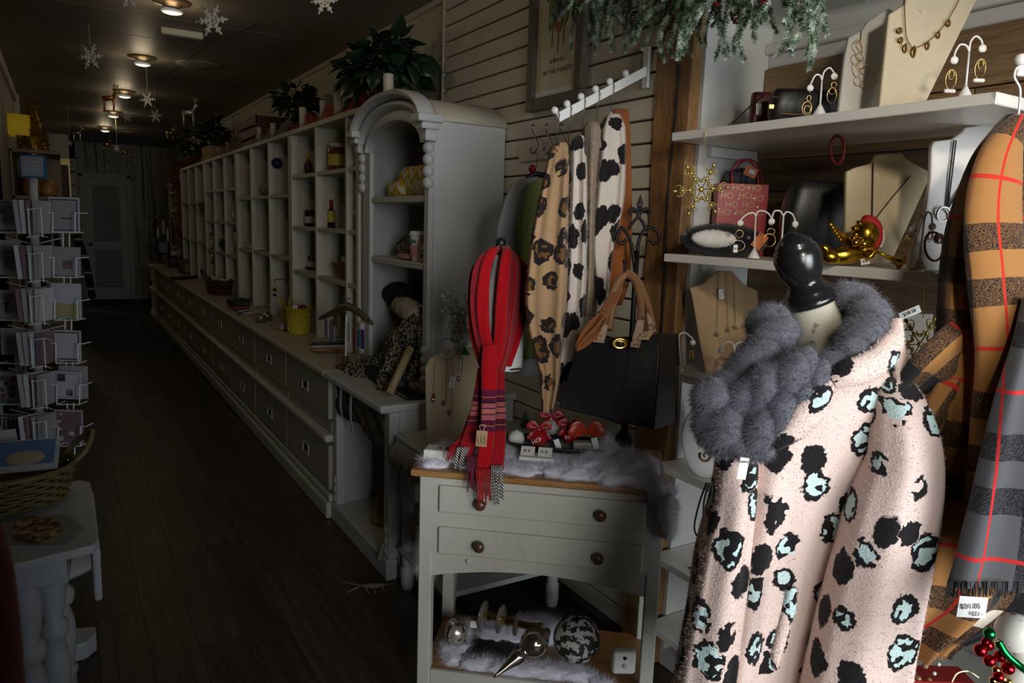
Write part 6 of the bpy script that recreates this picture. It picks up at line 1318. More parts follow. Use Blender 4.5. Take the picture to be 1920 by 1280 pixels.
# ================================================================== on and in the hutch
XF_ = 1.34
def HX(px, py, X=1.40): return WX(px, py, X)
def chev(name):
    k = N(name); o = k.obj(); x, z = k.sep(o, 1), k.sep(o, 2)
    tri = k.math('PINGPONG', k.math('MULTIPLY', x, 1.0), 0.045)
    f = k.math('FRACT', k.math('MULTIPLY', k.math('ADD', z, k.math('MULTIPLY', tri, 1.1)), 16.0))
    k.col(k.mix(k.math('GREATER_THAN', f, 0.5), (0.66, 0.62, 0.50), (0.55, 0.36, 0.015))); return k.done(0.9, spec=0.1)
m_chev = chev('yellow_chevron_cotton')
t = thing('chevron_pouch', 'yellow and white chevron fabric pouch on the top hutch shelf', 'pouch', (1.44, 3.27, 1.586))
def pil(cx, cy, cz, rx, ry, rz, n=24, p=.55): 
    return MB().loft([[(cx + math.copysign(abs(math.cos(b)) ** p, math.cos(b)) * rx * (1 - abs(v) ** 3 * .5), cy + math.copysign(abs(math.sin(b)) ** p, math.sin(b)) * ry * (1 - abs(v) ** 4 * .25), cz + v * rz) for b in [2 * math.pi * j / n for j in range(n)]] for v in [-1, -.9, -.6, -.2, .2, .6, .9, 1]], True, True)
pil(1.44, 3.24, 1.660, .05, .20, .070).build('padded_body', m_chev, t, sm=True)
pil(1.40, 3.40, 1.625, .035, .09, .038).build('folded_flap', m_chev, t, sm=True)
for i, (x, y, z, c, nm, lb) in enumerate(((1.385, 3.02, 1.622, (0.52, 0.42, 0.28), 'cream_sock_roll', 'cream rolled towel on the top hutch shelf beside the chevron pouch'), (1.50, 3.02, 1.655, (0.40, 0.34, 0.25), 'beige_print_pouch', 'beige printed pouch at the back of the top hutch shelf'))):
    o = pil(x, y, z, .04, .10, .035 + .03 * i).build(nm, plain(nm + '_cloth', c, 0.95, var=0.15, vs=40), sm=True); tag(o, lb, ('towel', 'pouch')[i])
m_knit = N('marled_knit'); _o = m_knit.obj(); _v = m_knit.vor(_o, 75, 1.0, dim='3D'); m_knit.col(m_knit.mix(m_knit.math('GREATER_THAN', m_knit.noise(m_knit.mapp(_o, (1, 1, 1)), 85, 2), 0.53), (0.42, 0.36, 0.26), (0.05, 0.042, 0.035))); m_knit.bump(_v, 1.0, 0.03); m_knit = m_knit.done(0.95, spec=0.1)
m_cknit = plain('cream_rib_knit', (0.48, 0.41, 0.29), 0.95, var=0.2, vs=60, bump=0.8, bs=120)
# middle shelf: knit hat, pink gloves, cup, kraft box
o = MB().sphere((1.46, 3.36, 1.345), (.08, .15, .05), 22, 12)
o.v = [v + Vector((0, 0, .03 * mnoise.noise(v * 18))) for v in o.v]; o = o.build('knit_hat', m_knit, sm=True); tag(o, 'grey marled knit hat lying on the middle hutch shelf', 'hat')
o = MB().sphere((1.38, 3.25, 1.312), (.035, .10, .014), 18, 8).build('pink_gloves', plain('pink_knit', (0.50, 0.26, 0.20), 0.95, var=0.15, vs=80), sm=True); tag(o, 'flat pale pink knitted mitt on the middle hutch shelf', 'mitten')
cp = thing('coffee_cup', 'white travel cup with green print and pink sleeve on the hutch shelf', 'cup', (1.385, 3.055, 1.298)); CM = T(1.375, 3.10, 1.298)
MB().lathe([(.030, 0), (.040, .115), (.0405, .118)], 28, CM).build('cup_body', m_wlea, cp, sm=True); MB().lathe([(.0425, .115), (.043, .122), (.039, .126), (.038, .134), (.030, .135)], 28, CM).build('lid', m_white, cp, sm=True); MB().lathe([(.0335, .02), (.0385, .07), (.0395, .07), (.0345, .02)], 28, CM, caps=False).build('sleeve', plain('pink_sleeve', (0.50, 0.22, 0.20), 0.9), cp, sm=True)
text('cup_print', 'CABIN', (1.375 - .0408, 3.087, 1.298 + .088), facing((-1, -.2, 0)), .024, plain('green_print', (0.06, 0.16, 0.10), 0.6, var=0), cp)
kb = thing('kraft_window_box', 'kraft box with a black bow tie print at the hutch shelf end', 'box', (1.37, 2.95, 1.298)); MB().box(1.345, 1.40, 2.945, 3.035, 1.299, 1.385).build('carton', m_kraft, kb, bevel=.001); MB().box(1.3435, 1.3445, 2.97, 3.00, 1.35, 1.378).build('window_frame', m_black, kb); MB().box(1.343, 1.344, 2.975, 2.995, 1.354, 1.374).build('window', m_white, kb)
b_ = MB(); b_.add([(1.3443, 2.96, 1.34), (1.3443, 2.985, 1.328), (1.3443, 2.96, 1.314), (1.3443, 3.01, 1.34), (1.3443, 3.01, 1.314)], [(0, 1, 2), (1, 3, 4)]); b_.build('bow_print', m_black, kb, solid=.0006)
o = pil(1.52, 2.98, 1.375, .05, .07, .075).build('brown_felt_bag', plain('brown_felt', (0.10, 0.075, 0.06), 0.95, var=0.1), sm=True); tag(o, 'dark brown felt bag at the back behind the travel cup', 'bag')
# counter: black hats stack, cream hat, marled scarf on rolling pin
o = thing('black_knit_hat', 'black knitted hat on a dark box inside the hutch', 'hat', (1.5, 3.12, .90)); MB().sphere(WX(748, 552, 1.46), (.08, .10, .065), 20, 12).build('crown', plain('black_wool', (0.006, 0.006, 0.007), 0.95), o, sm=True); MB().sphere(WX(772, 556, 1.46), (.08, .11, .06), 20, 12).build('brim', bpy.data.materials['black_wool'], o, sm=True)
o = MB().box(1.40, 1.62, 2.92, 3.36, .752, 1.01).build('dark_storage_box', plain('dark_brown_card', (0.035, 0.026, 0.02), 0.8), bevel=.004); tag(o, 'dark brown storage box on the hutch counter under the hats', 'box')
def knit(name, pts, rad, mat, parent, lump=.004): 
    P = catmull(pts, 8); b = MB().tube(P, [rad[min(len(rad) - 1, int(i / len(P) * len(rad)))] for i in range(len(P))], 16); b.v = [v + Vector((mnoise.noise(v * 60), mnoise.noise(v * 60 + Vector((9, 0, 0))), mnoise.noise(v * 60 + Vector((0, 9, 0))))) * lump * 2 for v in b.v]; return b.build(name, mat, parent, sm=True)
t = thing('cream_knit_hat', 'cream ribbed knit hat tipped over the marled scarf', 'hat', HX(775, 590, 1.36)); knit('ribbed_body', [HX(750, 572, 1.40), HX(768, 582, 1.37), HX(786, 598, 1.36)], [.045, .055, .055], m_cknit, t, .006)
ms = thing('marled_scarf', 'chunky black and cream marled scarf piled on the hutch counter', 'scarf', HX(720, 720, 1.25))
knit('heap', [HX(790, 600, 1.36), HX(772, 622, 1.33), HX(752, 645, 1.31), HX(745, 670, 1.29)], [.05, .065, .07, .06], m_knit, ms, .008); knit('drop_end', [HX(752, 655, 1.27), HX(738, 690, 1.22), HX(725, 715, 1.19), HX(718, 738, 1.15)], [.055, .05, .04, .03], m_knit, ms, .007)
knit('side_fold', [HX(745, 660, 1.28), HX(715, 680, 1.25), HX(680, 690, 1.20), HX(650, 695, 1.14)], [.045, .045, .04, .035], m_knit, ms, .007); knit('side_fold', [HX(735, 690, 1.25), HX(700, 698, 1.2), HX(665, 702, 1.15)], [.03, .03, .03], m_knit, ms, .006); knit('back_loop', [HX(795, 610, 1.36), HX(800, 650, 1.35), HX(785, 680, 1.33), HX(768, 715, 1.28)], [.04, .035, .03, .025], m_knit, ms, .006)
o = pil(1.21, 3.12, .785, .05, .13, .03).build('black_cloth_bundle', bpy.data.materials['black_wool'], sm=True); tag(o, 'folded black garment under the marled scarf on the hutch counter', 'garment')
m_pin = wood('pale_rolling_pin_wood', (0.30, 0.22, 0.11), (0.40, 0.31, 0.17), (14, 14, 2), 0.5); o = MB().tube([HX(730, 738, 1.10), HX(770, 652, 1.22)], .017, 14).build('wooden_rod', m_pin, sm=True); tag(o, 'pale wooden rod leaning on the marled scarf', 'rod')
tr = thing('black_tray', 'black lacquer tray with silver stripe on the hutch counter', 'tray', (1.24, 2.82, .752)); MB().box(1.17, 1.36, 2.73, 2.92, .752, .768).build('tray_base', m_black, tr, bevel=.003); MB().box(1.166, 1.17, 2.73, 2.92, .764, .768).build('silver_edge', m_silv, tr); MB().box(1.25, 1.36, 2.75, 2.9, .768, .79).build('wooden_book', m_pin, tr)
# cutting boards and yarn below
for lb, y, l, c, ln in (('large pale wooden paddle board leaning inside the hutch base', 3.02, .30, ((0.24, 0.15, 0.07), (0.31, 0.20, 0.10)), .46), ('darker wooden paddle board behind the pale one in the hutch base', 3.20, .28, ((0.15, 0.09, 0.04), (0.20, 0.13, 0.06)), .40)):
    t = thing('paddle_board', lb, 'cutting board', (1.25, y, .093)); poly = [(-.10, 0), (.10, 0), (.11, .2), (.085, ln * .68), (.03, ln * .76), (.028, ln), (-.028, ln), (-.03, ln * .76), (-.085, ln * .68), (-.11, .2)]
    M = T(1.20 + (y - 3.02) * .6, y - .02, .094) @ RZ(math.radians(-62)) @ RX(math.radians(90 - 20)); MB().prism(poly, -.009, .009, M).build('board', wood('board_wood_' + str(int(y * 100)), c[0], c[1], (10, 1.2, 10), 0.55), t, bevel=.004)
t = thing('yarn_garland', 'grey yarn tassel garland in the hutch base opening', 'garland', (1.18, 2.80, .093)); rnd = random.Random(3); m_yarn = plain('grey_yarn', (0.26, 0.24, 0.21), 0.95, var=0.3, vs=100)
b_ = MB()
for i in range(40): x0, y0 = 1.17 + rnd.uniform(-.03, .05), 2.80 + rnd.uniform(-.04, .05); b_.tube([(x0, y0, .095), (x0 + rnd.uniform(-.02, .02), y0 + rnd.uniform(-.02, .02), .2), (x0 + .04, y0 + .02, .30 + rnd.uniform(-.05, .06))], .004, 5)
b_.build('tassels', m_yarn, t, sm=True); MB().lathe([(.045, 0), (.05, .012), (.04, .03), (.01, .034)], 16, T(1.22, 2.98, .094)).build('rope_disc', m_yarn, t, sm=True)
MB().tube(catmull([(1.14, 2.79, .19), (1.10, 2.765, .16), (1.075, 2.75, .12), (1.06, 2.74, .08)], 5), .012, 8).build('hanging_end', m_yarn, t, sm=True)
# ================================================================== on the worktop
CX = 1.05
def CZ(px, py, z=.752): return WZ(px, py, z)
pa = thing('bee_pail', 'yellow metal pail printed with bees on the worktop', 'pail', CZ(550, 628)); pc = CZ(548, 626) + Vector((.05, .04, 0)); k_ = depth_of(pc) / FPX; R0, R1, Hh = 20 * k_, 25 * k_, 48 * k_
m_yel = plain('yellow_enamel', (0.50, 0.38, 0.02), 0.4, var=0.05); MB().lathe([(R0, 0), (R1, Hh), (R1 + .004, Hh), (R1 - .002, Hh - .004), (R0 - .003, .006)], 28, T(*pc), caps=False).build('pail_wall', m_yel, pa, sm=True)
MB().lathe([(R0 - .001, .002), (.001, .003)], 28, T(*pc)).build('pail_floor', m_yel, pa)
m_beew = plain('bee_wing_print', (0.60, 0.55, 0.42), 0.5, var=0)
for i in range(14):
    a = 3.4 + (i % 5) * .5 + (i // 5) * .22; z = Hh * (.2 + .28 * (i // 5)); r_ = lerp(R0, R1, z / Hh) + .0005; p = pc + Vector((r_ * math.cos(a), r_ * math.sin(a), z)); q = MB().sphere(p, (.007, .007, .005), 8, 6); q.build('bee_wings', m_beew, pa, sm=True); MB().sphere(p + Vector((math.cos(a), math.sin(a), 0)) * .003, (.005, .005, .0035), 8, 6).build('bee_body', m_dark, pa, sm=True)
for i in range(9):
    a = i * 2.4; q = pc + Vector((.035 * math.cos(a) * (i % 3 + .5) / 2.5, .035 * math.sin(a) * (i % 3 + .5) / 2.5, Hh * 1.0)); o = MB().sphere(q, (.02, .02, .016), 10, 7).build('wrapped_sweet', (m_ribr, m_dotw, m_wine)[i % 3], sm=True); tag(o, ('red', 'white', 'dark red')[i % 3] + ' wrapped sweet heaped in the yellow bee pail', 'sweet', 'wrapped sweets in the bee pail'); o['group'] = ('red', 'white', 'dark red')[i % 3] + ' wrapped sweets in the bee pail'
# bee figure holder with yellow pens
bh = thing('bee_wire_holder', 'wire stand with a hanging bumblebee beside yellow pencils', 'ornament stand', CZ(535, 600)); B = lambda px, py: WX(px, py, 1.22)
MB().tube(catmull([B(540, 588), B(540, 560), B(540, 528), B(516, 524), B(516, 530)], 5), .003, 6).build('wire', m_black, bh)
MB().lathe([(.03, 0), (.03, .006), (.005, .01)], 16, T(B(540, 588).x, B(540, 588).y, .752)).build('foot', m_black, bh)
for i, (py, m_) in enumerate(((538, m_yel), (543, m_black), (548, m_yel), (553, m_black))): MB().sphere(B(515, py), (.014, .014, .010), 10, 7).build('bee_stripe', m_, bh, sm=True)
for s_ in (-1, 1): MB().sphere(B(515 + s_ * 6, 541), (.004, .013, .009), 8, 6).build('bee_wing', m_beew, bh, sm=True)
pn = thing('pencil_pot', 'pot of yellow pencils behind the bee pail', 'pencil pot', CZ(537, 585)); pb = WX(538, 575, 1.26); MB().lathe([(.03, 0), (.03, .10), (.027, .10), (.027, .01)], 18, T(pb.x, pb.y, .753)).build('pot', m_yel, pn, sm=True)
for i in range(6): MB().tube([(pb.x + .012 * math.cos(i), pb.y + .012 * math.sin(i), .77), (pb.x + .05 * math.cos(i), pb.y + .05 * math.sin(i), .94)], .0045, 6).build('pencil', m_yel, pn)
# red-brown wicker basket
def wicker(name, label, c, rx, ry, h, mat, rows=8, stakes=26, flare=1.25, yaw=0, handles=(), z0=0):
    t = thing(name, label, 'basket', c); M = T(*c) @ RZ(yaw)
    def P(a, v, o=0): f = 1 + (flare - 1) * v; return Vector(((rx * f + o) * math.cos(a), (ry * f + o) * math.sin(a), z0 + h * v))
    MB().loft([[P(2 * math.pi * i / 32, 0.02) * Vector((1, 1, 1)).x for i in range(32)], [Vector((0, 0, z0 + .006)) + P(2 * math.pi * i / 32, .02) * .02 for i in range(32)]], True, False, M).build('base_weave', mat, t)
    b = MB()
    for s_ in range(stakes): a = 2 * math.pi * s_ / stakes; b.tube([P(a, 0), P(a, .5), P(a, 1)], .003, 5, M=M)
    b.build('stakes', mat, t)
    for r_ in range(rows):
        v = (r_ + .5) / rows; n = stakes * 4
        MB().tube([P(2 * math.pi * i / n, v, (.0045 if ((i // 4 + r_) % 2) else -.0045) * (1 if i % 4 in (1, 2) else .6)) for i in range(n)], h / rows * .48, 5, True, M).build('woven_strand', mat, t, sm=True)
    MB().tube([P(2 * math.pi * i / 48, 1, .002 * math.sin(i * 2.5)) for i in range(48)], .008, 7, True, M).build('rim', mat, t, sm=True)
    for a0 in handles:
        MB().tube(catmull([P(a0 - .35, 1), P(a0 - .28, 1.35, .02), P(a0, 1.75, .03), P(a0 + .28, 1.35, .02), P(a0 + .35, 1)], 6), .008, 7, M=M).build('handle', mat, t, sm=True)
    return t, P, M
m_wick = plain('dark_red_wicker', (0.075, 0.026, 0.016), 0.5, var=0.3, vs=60); p = CZ(408, 552) + Vector((.03, .1, 0))
t, P_, M_ = wicker('wicker_basket', 'dark red-brown oval wicker basket on the worktop', (p.x, p.y, .753), .085, .19, .13, m_wick, 6, 22, 1.25, 0.1, (math.pi,))
for i, (x, y) in enumerate(((0, .1), (.02, -.08), (-.03, 0))): o = MB().cbox((0, 0, 0), (.07, .10, .02), M_ @ T(x, y, .13) @ RX(.3 * i - .2) @ RY(.4)).build('packet', (m_grey, m_dotw, m_slat)[i], bevel=.004); tag(o, ('grey', 'white', 'cream')[i] + ' packet lying in the dark wicker basket', 'packet', 'packets in the dark wicker basket')
def ctop(name, label, cat, px, py, dims, mat, yaw=0, z=.7515, dx=.03): 
    p = CZ(px, py, z if z < .85 else .752); o = MB().cbox((dx, 0, dims[2] / 2), dims, T(p.x, p.y, z) @ RZ(yaw)).build(name, mat, bevel=min(dims) * .15); tag(o, label, cat); return o
m_blu = plain('blue_print_card', (0.05, 0.12, 0.18), 0.5, var=0.7, vs=60); m_mul = plain('colourful_print_card', (0.22, 0.10, 0.06), 0.5, var=0.8, vs=50)
ctop('red_box', 'small red box under a black box on the worktop', 'box', 440, 578, (.12, .16, .04), plain('coral_red_card', (0.30, 0.03, 0.02), 0.6), .1); ctop('black_box', 'flat black box on top of the small red box', 'box', 440, 572, (.13, .18, .05), m_blk, .1, .7925)
t_ = ctop('leaning_card', 'pale card standing behind the black box on the worktop', 'card', 452, 560, (.01, .10, .12), m_dotw, .3, .752, .12)
for i, (px, py) in enumerate(((458, 583), (466, 587), (475, 592), (483, 596), (452, 588), (470, 598))): ctop('pen', 'thin ' + ('grey', 'white', 'brown', 'cream', 'dark', 'pale')[i] + ' pen lying on the worktop near the red box', 'pen', px, py, (.16, .01, .008), (m_grey, m_dotw, m_kraft, m_slat, m_dark, m_grey)[i], .5 + .1 * i)
for i, (px, py) in enumerate(((478, 605), (490, 601), (486, 597))):
    p = CZ(px, py) + Vector((.04, .0, 0)); t = thing('tin', ('nearest', 'second', 'third')[i] + ' round silver tin on the worktop before the bee pail', 'tin', (p.x, p.y, .752)); MB().lathe([(.035, 0), (.036, .03), (.037, .03), (.037, .042), (.03, .043)], 22, T(p.x, p.y, .752)).build('can', m_silv, t, sm=True)
ctop('white_tray_cloth', 'white folded cloth on the worktop near the silver tins', 'cloth', 500, 577, (.16, .22, .02), m_dotw, .1, .752, .12)
ctop('pink_gift_box', 'small pink and brown box beside the bee pail', 'box', 521, 618, (.08, .09, .045), plain('pink_brown_card', (0.30, 0.17, 0.13), 0.6, var=0.4, vs=30), .5)
ctop('blue_booklet', 'colourful booklet propped behind the bee pail', 'booklet', 583, 628, (.012, .12, .17), m_mul, -.3, .752, .17); ctop('teal_booklet', 'teal printed booklet propped by the wooden hanger stand', 'booklet', 608, 622, (.012, .16, .13), m_blu, -.2, .752, .17)
for i in range(7): ctop('card_strip', ('teal', 'grey', 'orange', 'navy', 'white', 'brown', 'blue')[i] + ' paper strip fanned on the worktop by the hanger stand', 'paper', 600 + i * 5, 650 + (i % 3) * 6 - i, (.05, .20, .004), (m_blu, m_grey, m_orange, m_blk, m_dotw, m_kraft, m_blu)[i], .6 + .18 * i, .7515 + .004 * i, .05)
for px, py, lb in ((352, 522, 'dark brush lying on the far worktop'),): ctop('dark_brush', lb, 'brush', px, py, (.10, .5, .03), m_blk, -.9)
ctop('wooden_crate', 'small wooden crate at the far end of the worktop', 'crate', 335, 512, (.16, .5, .16), wood('crate_wood', (0.10, 0.06, 0.03), (0.16, 0.10, 0.05), (4, 1, 12)), .0, .752, .1); ctop('dark_tray_basket', 'dark low basket with papers at the far end of the worktop', 'basket', 308, 498, (.20, .7, .15), m_wick, .0, .752, .12); ctop('cream_parcel', 'cream parcel in the far dark basket', 'parcel', 309, 498, (.15, .35, .06), m_slat, .1, .903, .12)
# wooden hanger stand with bookmarks
hs = thing('hanger_stand', 'wooden coat hanger on a stand displaying bookmarks on the worktop', 'display stand', CZ(648, 692)); Hp = lambda px, py: WX(px, py, 1.16)
hb = Hp(648, 685); MB().lathe([(.045, 0), (.05, .012), (.035, .025), (.018, .034), (.016, .06), (.012, .062)], 20, T(hb.x, hb.y, .752)).build('foot', wood('dark_foot_wood', (0.06, 0.035, 0.02), (0.10, 0.06, 0.035), (8, 8, 4)), hs, sm=True)
MB().tube([(hb.x, hb.y, .80), Hp(650, 590)], .006, 8).build('pole', m_wire, hs, sm=True)
m_hw = wood('worn_hanger_wood', (0.11, 0.065, 0.035), (0.17, 0.105, 0.06), (3, 8, 3), 0.5); P2 = catmull([Hp(600, 597), Hp(625, 585), Hp(648, 575), Hp(668, 582), Hp(697, 606)], 7); MB().tube(P2, [.010 + .010 * math.sin(math.pi * i / (len(P2) - 1)) for i in range(len(P2))], 10).build('hanger_bar', m_hw, hs, sm=True)
b_ = MB(); pts = [Hp(650 + 5 * math.cos(a) , 578 - a * 1.35) + Vector((.012 * math.sin(a), 0, 0)) for a in [i * .5 for i in range(36)]]; MB().tube(pts, .0022, 5).build('spring_hook', m_steel, hs, sm=True)
MB().lathe([(.009, 0), (.008, .003)], 14, T(*Hp(642, 579)) @ facing((-1, -.2, 0))).build('white_dot', m_white, hs)
for i, (px, y0, y1, c, w_) in enumerate(((627, 600, 638, (0.26, 0.26, 0.34), .035), (616, 598, 632, (0.20, 0.16, 0.30), .02), (660, 604, 640, (0.5, 0.5, 0.52), .01), (669, 615, 644, (0.28, 0.05, 0.05), .018), (677, 620, 650, (0.05, 0.22, 0.26), .02), (685, 618, 654, (0.14, 0.07, 0.30), .02), (635, 590, 612, (0.22, 0.10, 0.05), .04))):
    a, b2 = Hp(px, y0), Hp(px, y1); o = MB().cbox((0, 0, 0), (.004, w_ * 2.2, abs(a.z - b2.z)), T(a.x - .012, (a.y + b2.y) / 2, (a.z + b2.z) / 2)).build('bookmark', plain('bookmark_print', c, 0.6, var=0.35, vs=90)); tag(o, ('grey blue printed', 'violet', 'thin white', 'red', 'teal', 'purple dotted', 'small orange brown')[i] + ' bookmark hanging from the wooden hanger stand', 'bookmark', 'bookmarks on the hanger stand')
# ================================================================== in the cubbies
ROWZ = {'A': (.752, 1.136, 1.421, 1.746), 'B': (.752, 1.206, 1.631), 'C': (.752, 1.121, 1.421, 1.721)}
def jar(label, px, z, r_, h, liq, lid, lab=None, X=1.42, kind='jar'):
    p = WX(px, 400 - (z + h / 2 - 1.47) * 330, X); t = thing(kind, label, kind, (X, p.y, z))
    if kind == 'bottle': prof = [(r_, 0), (r_, h * .55), (r_ * .45, h * .70), (r_ * .40, h * .78)]
    else: prof = [(r_ * .92, 0), (r_, .01), (r_, h * .82), (r_ * .85, h * .88)]
    M = T(X, p.y, z + .001); MB().lathe(prof, 20, M).build('glass', liq, t, sm=True)
    if kind == 'bottle': MB().lathe([(r_ * .5, h * .76), (r_ * .5, h), (r_ * .3, h * 1.005)], 14, M).build('cap', lid, t, sm=True)
    else: MB().lathe([(r_ * .9, h * .86), (r_ * .92, h), (r_ * .5, h * 1.01)], 20, M).build('lid', lid, t, sm=True)
    if lab is not None: MB().lathe([(r_ + .001, h * .2), (r_ + .001, h * .6)], 20, M, caps=False).build('label', lab, t, sm=True)
    return t
m_honey = plain('honey_amber', (0.13, 0.035, 0.008), 0.15, var=0.1); m_darkjar = plain('dark_preserve', (0.02, 0.008, 0.006), 0.15, var=0.1); m_lid = plain('white_lid', (0.55, 0.54, 0.50), 0.4, var=0); m_ylab = plain('yellow_label', (0.50, 0.36, 0.04), 0.5, var=0.3, vs=40); m_wlab = plain('lilac_white_label', (0.50, 0.46, 0.48), 0.5, var=0.3, vs=60); m_redcap = plain('red_cap', (0.34, 0.015, 0.008), 0.4, var=0)
def zrow(px, py, X): return WX(px, py, X)
jar('honey jar with yellow label and white lid in the top cubby', 632, 1.746, .050, .155, m_honey, m_lid, m_ylab, 1.38); jar('honey jar half hidden behind the other in the top cubby', 616, 1.746, .045, .15, m_honey, m_lid, m_wlab, 1.46)
jar('dark red syrup bottle with yellow cap in the top cubby', 578, 1.746, .026, .135, m_wine, m_ylab, None, 1.40, 'bottle'); jar('second dark red syrup bottle next to the divider', 588, 1.746, .026, .13, m_wine, m_ylab, None, 1.48, 'bottle')
jar('small clear jar with dried stems in the top cubby', 555, 1.746, .03, .12, m_grey, m_slat, None, 1.40); jar('small jar of pink flowers in the top cubby', 566, 1.746, .03, .11, m_pink, m_slat, None, 1.38)
o = MB().box(1.60, 1.62, 4.52, 4.80, 1.747, 1.96).build('framed_card', m_black); tag(o, 'small black framed card at the back of the top cubby', 'picture frame'); MB().box(1.598, 1.60, 4.545, 4.775, 1.77, 1.935).build('frame_insert', m_dotw, o)
o = MB().box(-.09, .09, -.008, .008, 0, .26, T(1.45, 3.80, 1.747) @ RZ(1.2) @ RX(-.12)).build('brown_board', m_hw); tag(o, 'brown wooden board leaning in the cubby next to the hutch crown', 'board')
jar('red capped sauce bottle with yellow label in the middle cubby', 621, 1.421, .024, .165, m_darkjar, m_redcap, m_ylab, 1.39, 'bottle'); jar('second red capped sauce bottle standing behind', 630, 1.421, .024, .165, m_darkjar, m_redcap, None, 1.46, 'bottle')
jar('short jar with lilac label in the middle cubby', 557, 1.421, .036, .085, m_ylab, m_black, m_wlab, 1.38); jar('short jar with lilac label beside its twin', 567, 1.421, .036, .085, m_ylab, m_black, m_wlab, 1.44); jar('dark preserve jar at the divider of the middle cubby', 582, 1.421, .038, .105, m_darkjar, m_black, m_wlab, 1.40)
jar('peach jar in the middle cubby next to the hutch', 674, 1.421, .035, .095, plain('peach_fill', (0.32, 0.20, 0.12), 0.4), m_slat, None, 1.36)
jar('large candle jar with kraft label in the cubby next to the hutch', 667, 1.136, .048, .105, plain('candle_wax', (0.28, 0.26, 0.18), 0.5), m_steel, m_kraft, 1.37)
for i in range(4): jar(('first', 'second', 'third', 'fourth')[i] + ' small dark dropper bottle in the lower cubby row', 566 + i * 7, 1.136, .015, .09, m_darkjar, m_black, m_wlab, 1.38 + .012 * i, 'bottle')
o = MB().box(1.46, 1.50, 4.55, 4.85, 1.137, 1.30).build('brown_carton', m_kraft); tag(o, 'brown carton behind the dropper bottles', 'carton')
wb_ = thing('wooden_bowl_cubby', 'square wooden bowl with wrapped soaps in the lower cubby', 'bowl', (1.40, 4.10, 1.137)); MB().loft([[(1.40 + a * s_, 4.10 + b2 * s_ * 1.6, z) for a, b2 in ((-1, -1), (1, -1), (1, 1), (-1, 1))] for s_, z in ((.045, 1.137), (.075, 1.23), (.068, 1.23), (.04, 1.15))], True, True).build('bowl', wood('bowl_wood', (0.16, 0.065, 0.02), (0.22, 0.095, 0.03), (6, 6, 10)), wb_, bevel=.003)
for i in range(3): o = MB().cbox((1.39, 4.05 + .05 * i, 1.245), (.05, .05, .035), RZ(0)).build('soap_bar', m_slat, bevel=.006); tag(o, ('first', 'middle', 'last')[i] + ' cream soap bar in the square wooden bowl', 'soap', 'soap bars in the wooden bowl')
# unit B: small lamp, globe lantern, dark garments, wreath bits
lpz = 1.632; y_ = WX(459, 350, 1.40).y; t = thing('small_table_lamp', 'small lamp with an orange shade in the cubby', 'lamp', (1.40, y_, lpz)); MB().lathe([(.04, 0), (.035, .01), (.012, .02), (.008, .06), (.012, .08), (.008, .12)], 16, T(1.40, y_, lpz)).build('base', m_grey, t, sm=True); MB().lathe([(.065, .10), (.055, .20)], 20, T(1.40, y_, lpz), caps=False).build('shade', plain('orange_shade', (0.42, 0.17, 0.04), 0.7, var=0.05), t, solid=.002, sm=True); MB().tube([(1.40, y_ + .04, lpz + .01), (1.345, y_ + .10, lpz + .01), (1.33, y_ + .13, lpz + .01)], .004, 5).build('cord', m_black, t)
t = thing('black_lantern', 'dark lantern hanging behind the orange lamp', 'lantern', (1.5, y_ - .05, 1.80)); MB().lathe([(.05, 0), (.06, .05), (.06, .12), (.03, .17), (.01, .20)], 12, T(1.50, y_ - .05, 1.78)).build('lantern_body', m_black, t, sm=True)
yb = WX(519, 297, 1.36).y; t = thing('blue_globe_ornament', 'dark blue glass ball hanging by a white ribbon in the cubby', 'bauble', (1.36, yb, 1.82)); MB().sphere((1.36, yb, 1.86), .042, 18, 12).build('globe', plain('navy_glass', (0.02, 0.02, 0.09), 0.15, var=0.2), t, sm=True); MB().tube([(1.36, yb, 1.90), (1.36, yb, 1.995)], .006, 6).build('ribbon', m_dotw, t)
yb = WX(500, 340, 1.4).y; o = MB().sphere((1.42, yb, 1.69), (.08, .13, .055), 16, 10).build('tissue_bundle', plain('pale_tissue', (0.30, 0.28, 0.20), 0.8, var=0.5, vs=25), sm=True); tag(o, 'pale yellow and green tissue bundle in the cubby', 'bundle')
yb = WX(528, 350, 1.42).y; o = MB().sphere((1.46, yb, 1.72), (.06, .10, .09), 16, 10).build('dark_plush', plain('dark_plush_fabric', (0.05, 0.05, 0.055), 0.95, var=0.6, vs=20), sm=True); tag(o, 'dark floppy plush toy in the cubby below the blue ball', 'plush'); o = MB().cbox((1.36, yb + .06, 1.72), (.004, .05, .10), None).build('plush_tag', m_dotw); tag(o, 'white hang tag of the dark plush toy', 'label')
yb = WX(462, 420, 1.40).y; t = thing('dark_doll', 'dark dressed doll with cards hanging in the cubby upright', 'doll', (1.34, yb, 1.21)); MB().tube([(1.36, yb, 1.50), (1.36, yb, 1.40), (1.36, yb, 1.28)], [.03, .045, .03], 10).build('dress', plain('black_cloth', (0.008, 0.009, 0.012), 0.9), t, sm=True); MB().tube([(1.35, yb, 1.30), (1.34, yb - .02, 1.24)], .015, 8).build('legs', m_wine, t, sm=True); MB().cbox((1.31, yb + .13, 1.49), (.003, .10, .055), None).build('card', m_dotw, t); MB().cbox((1.31, yb + .06, 1.29), (.003, .09, .08), None).build('card', m_dotw, t)
yb = WX(485, 470, 1.38).y; o = MB().cbox((1.36, yb, 1.222), (.10, .35, .03), RZ(0)).build('folded_linen', m_slat, bevel=.008); tag(o, 'folded cream linen on the cubby shelf', 'linen')
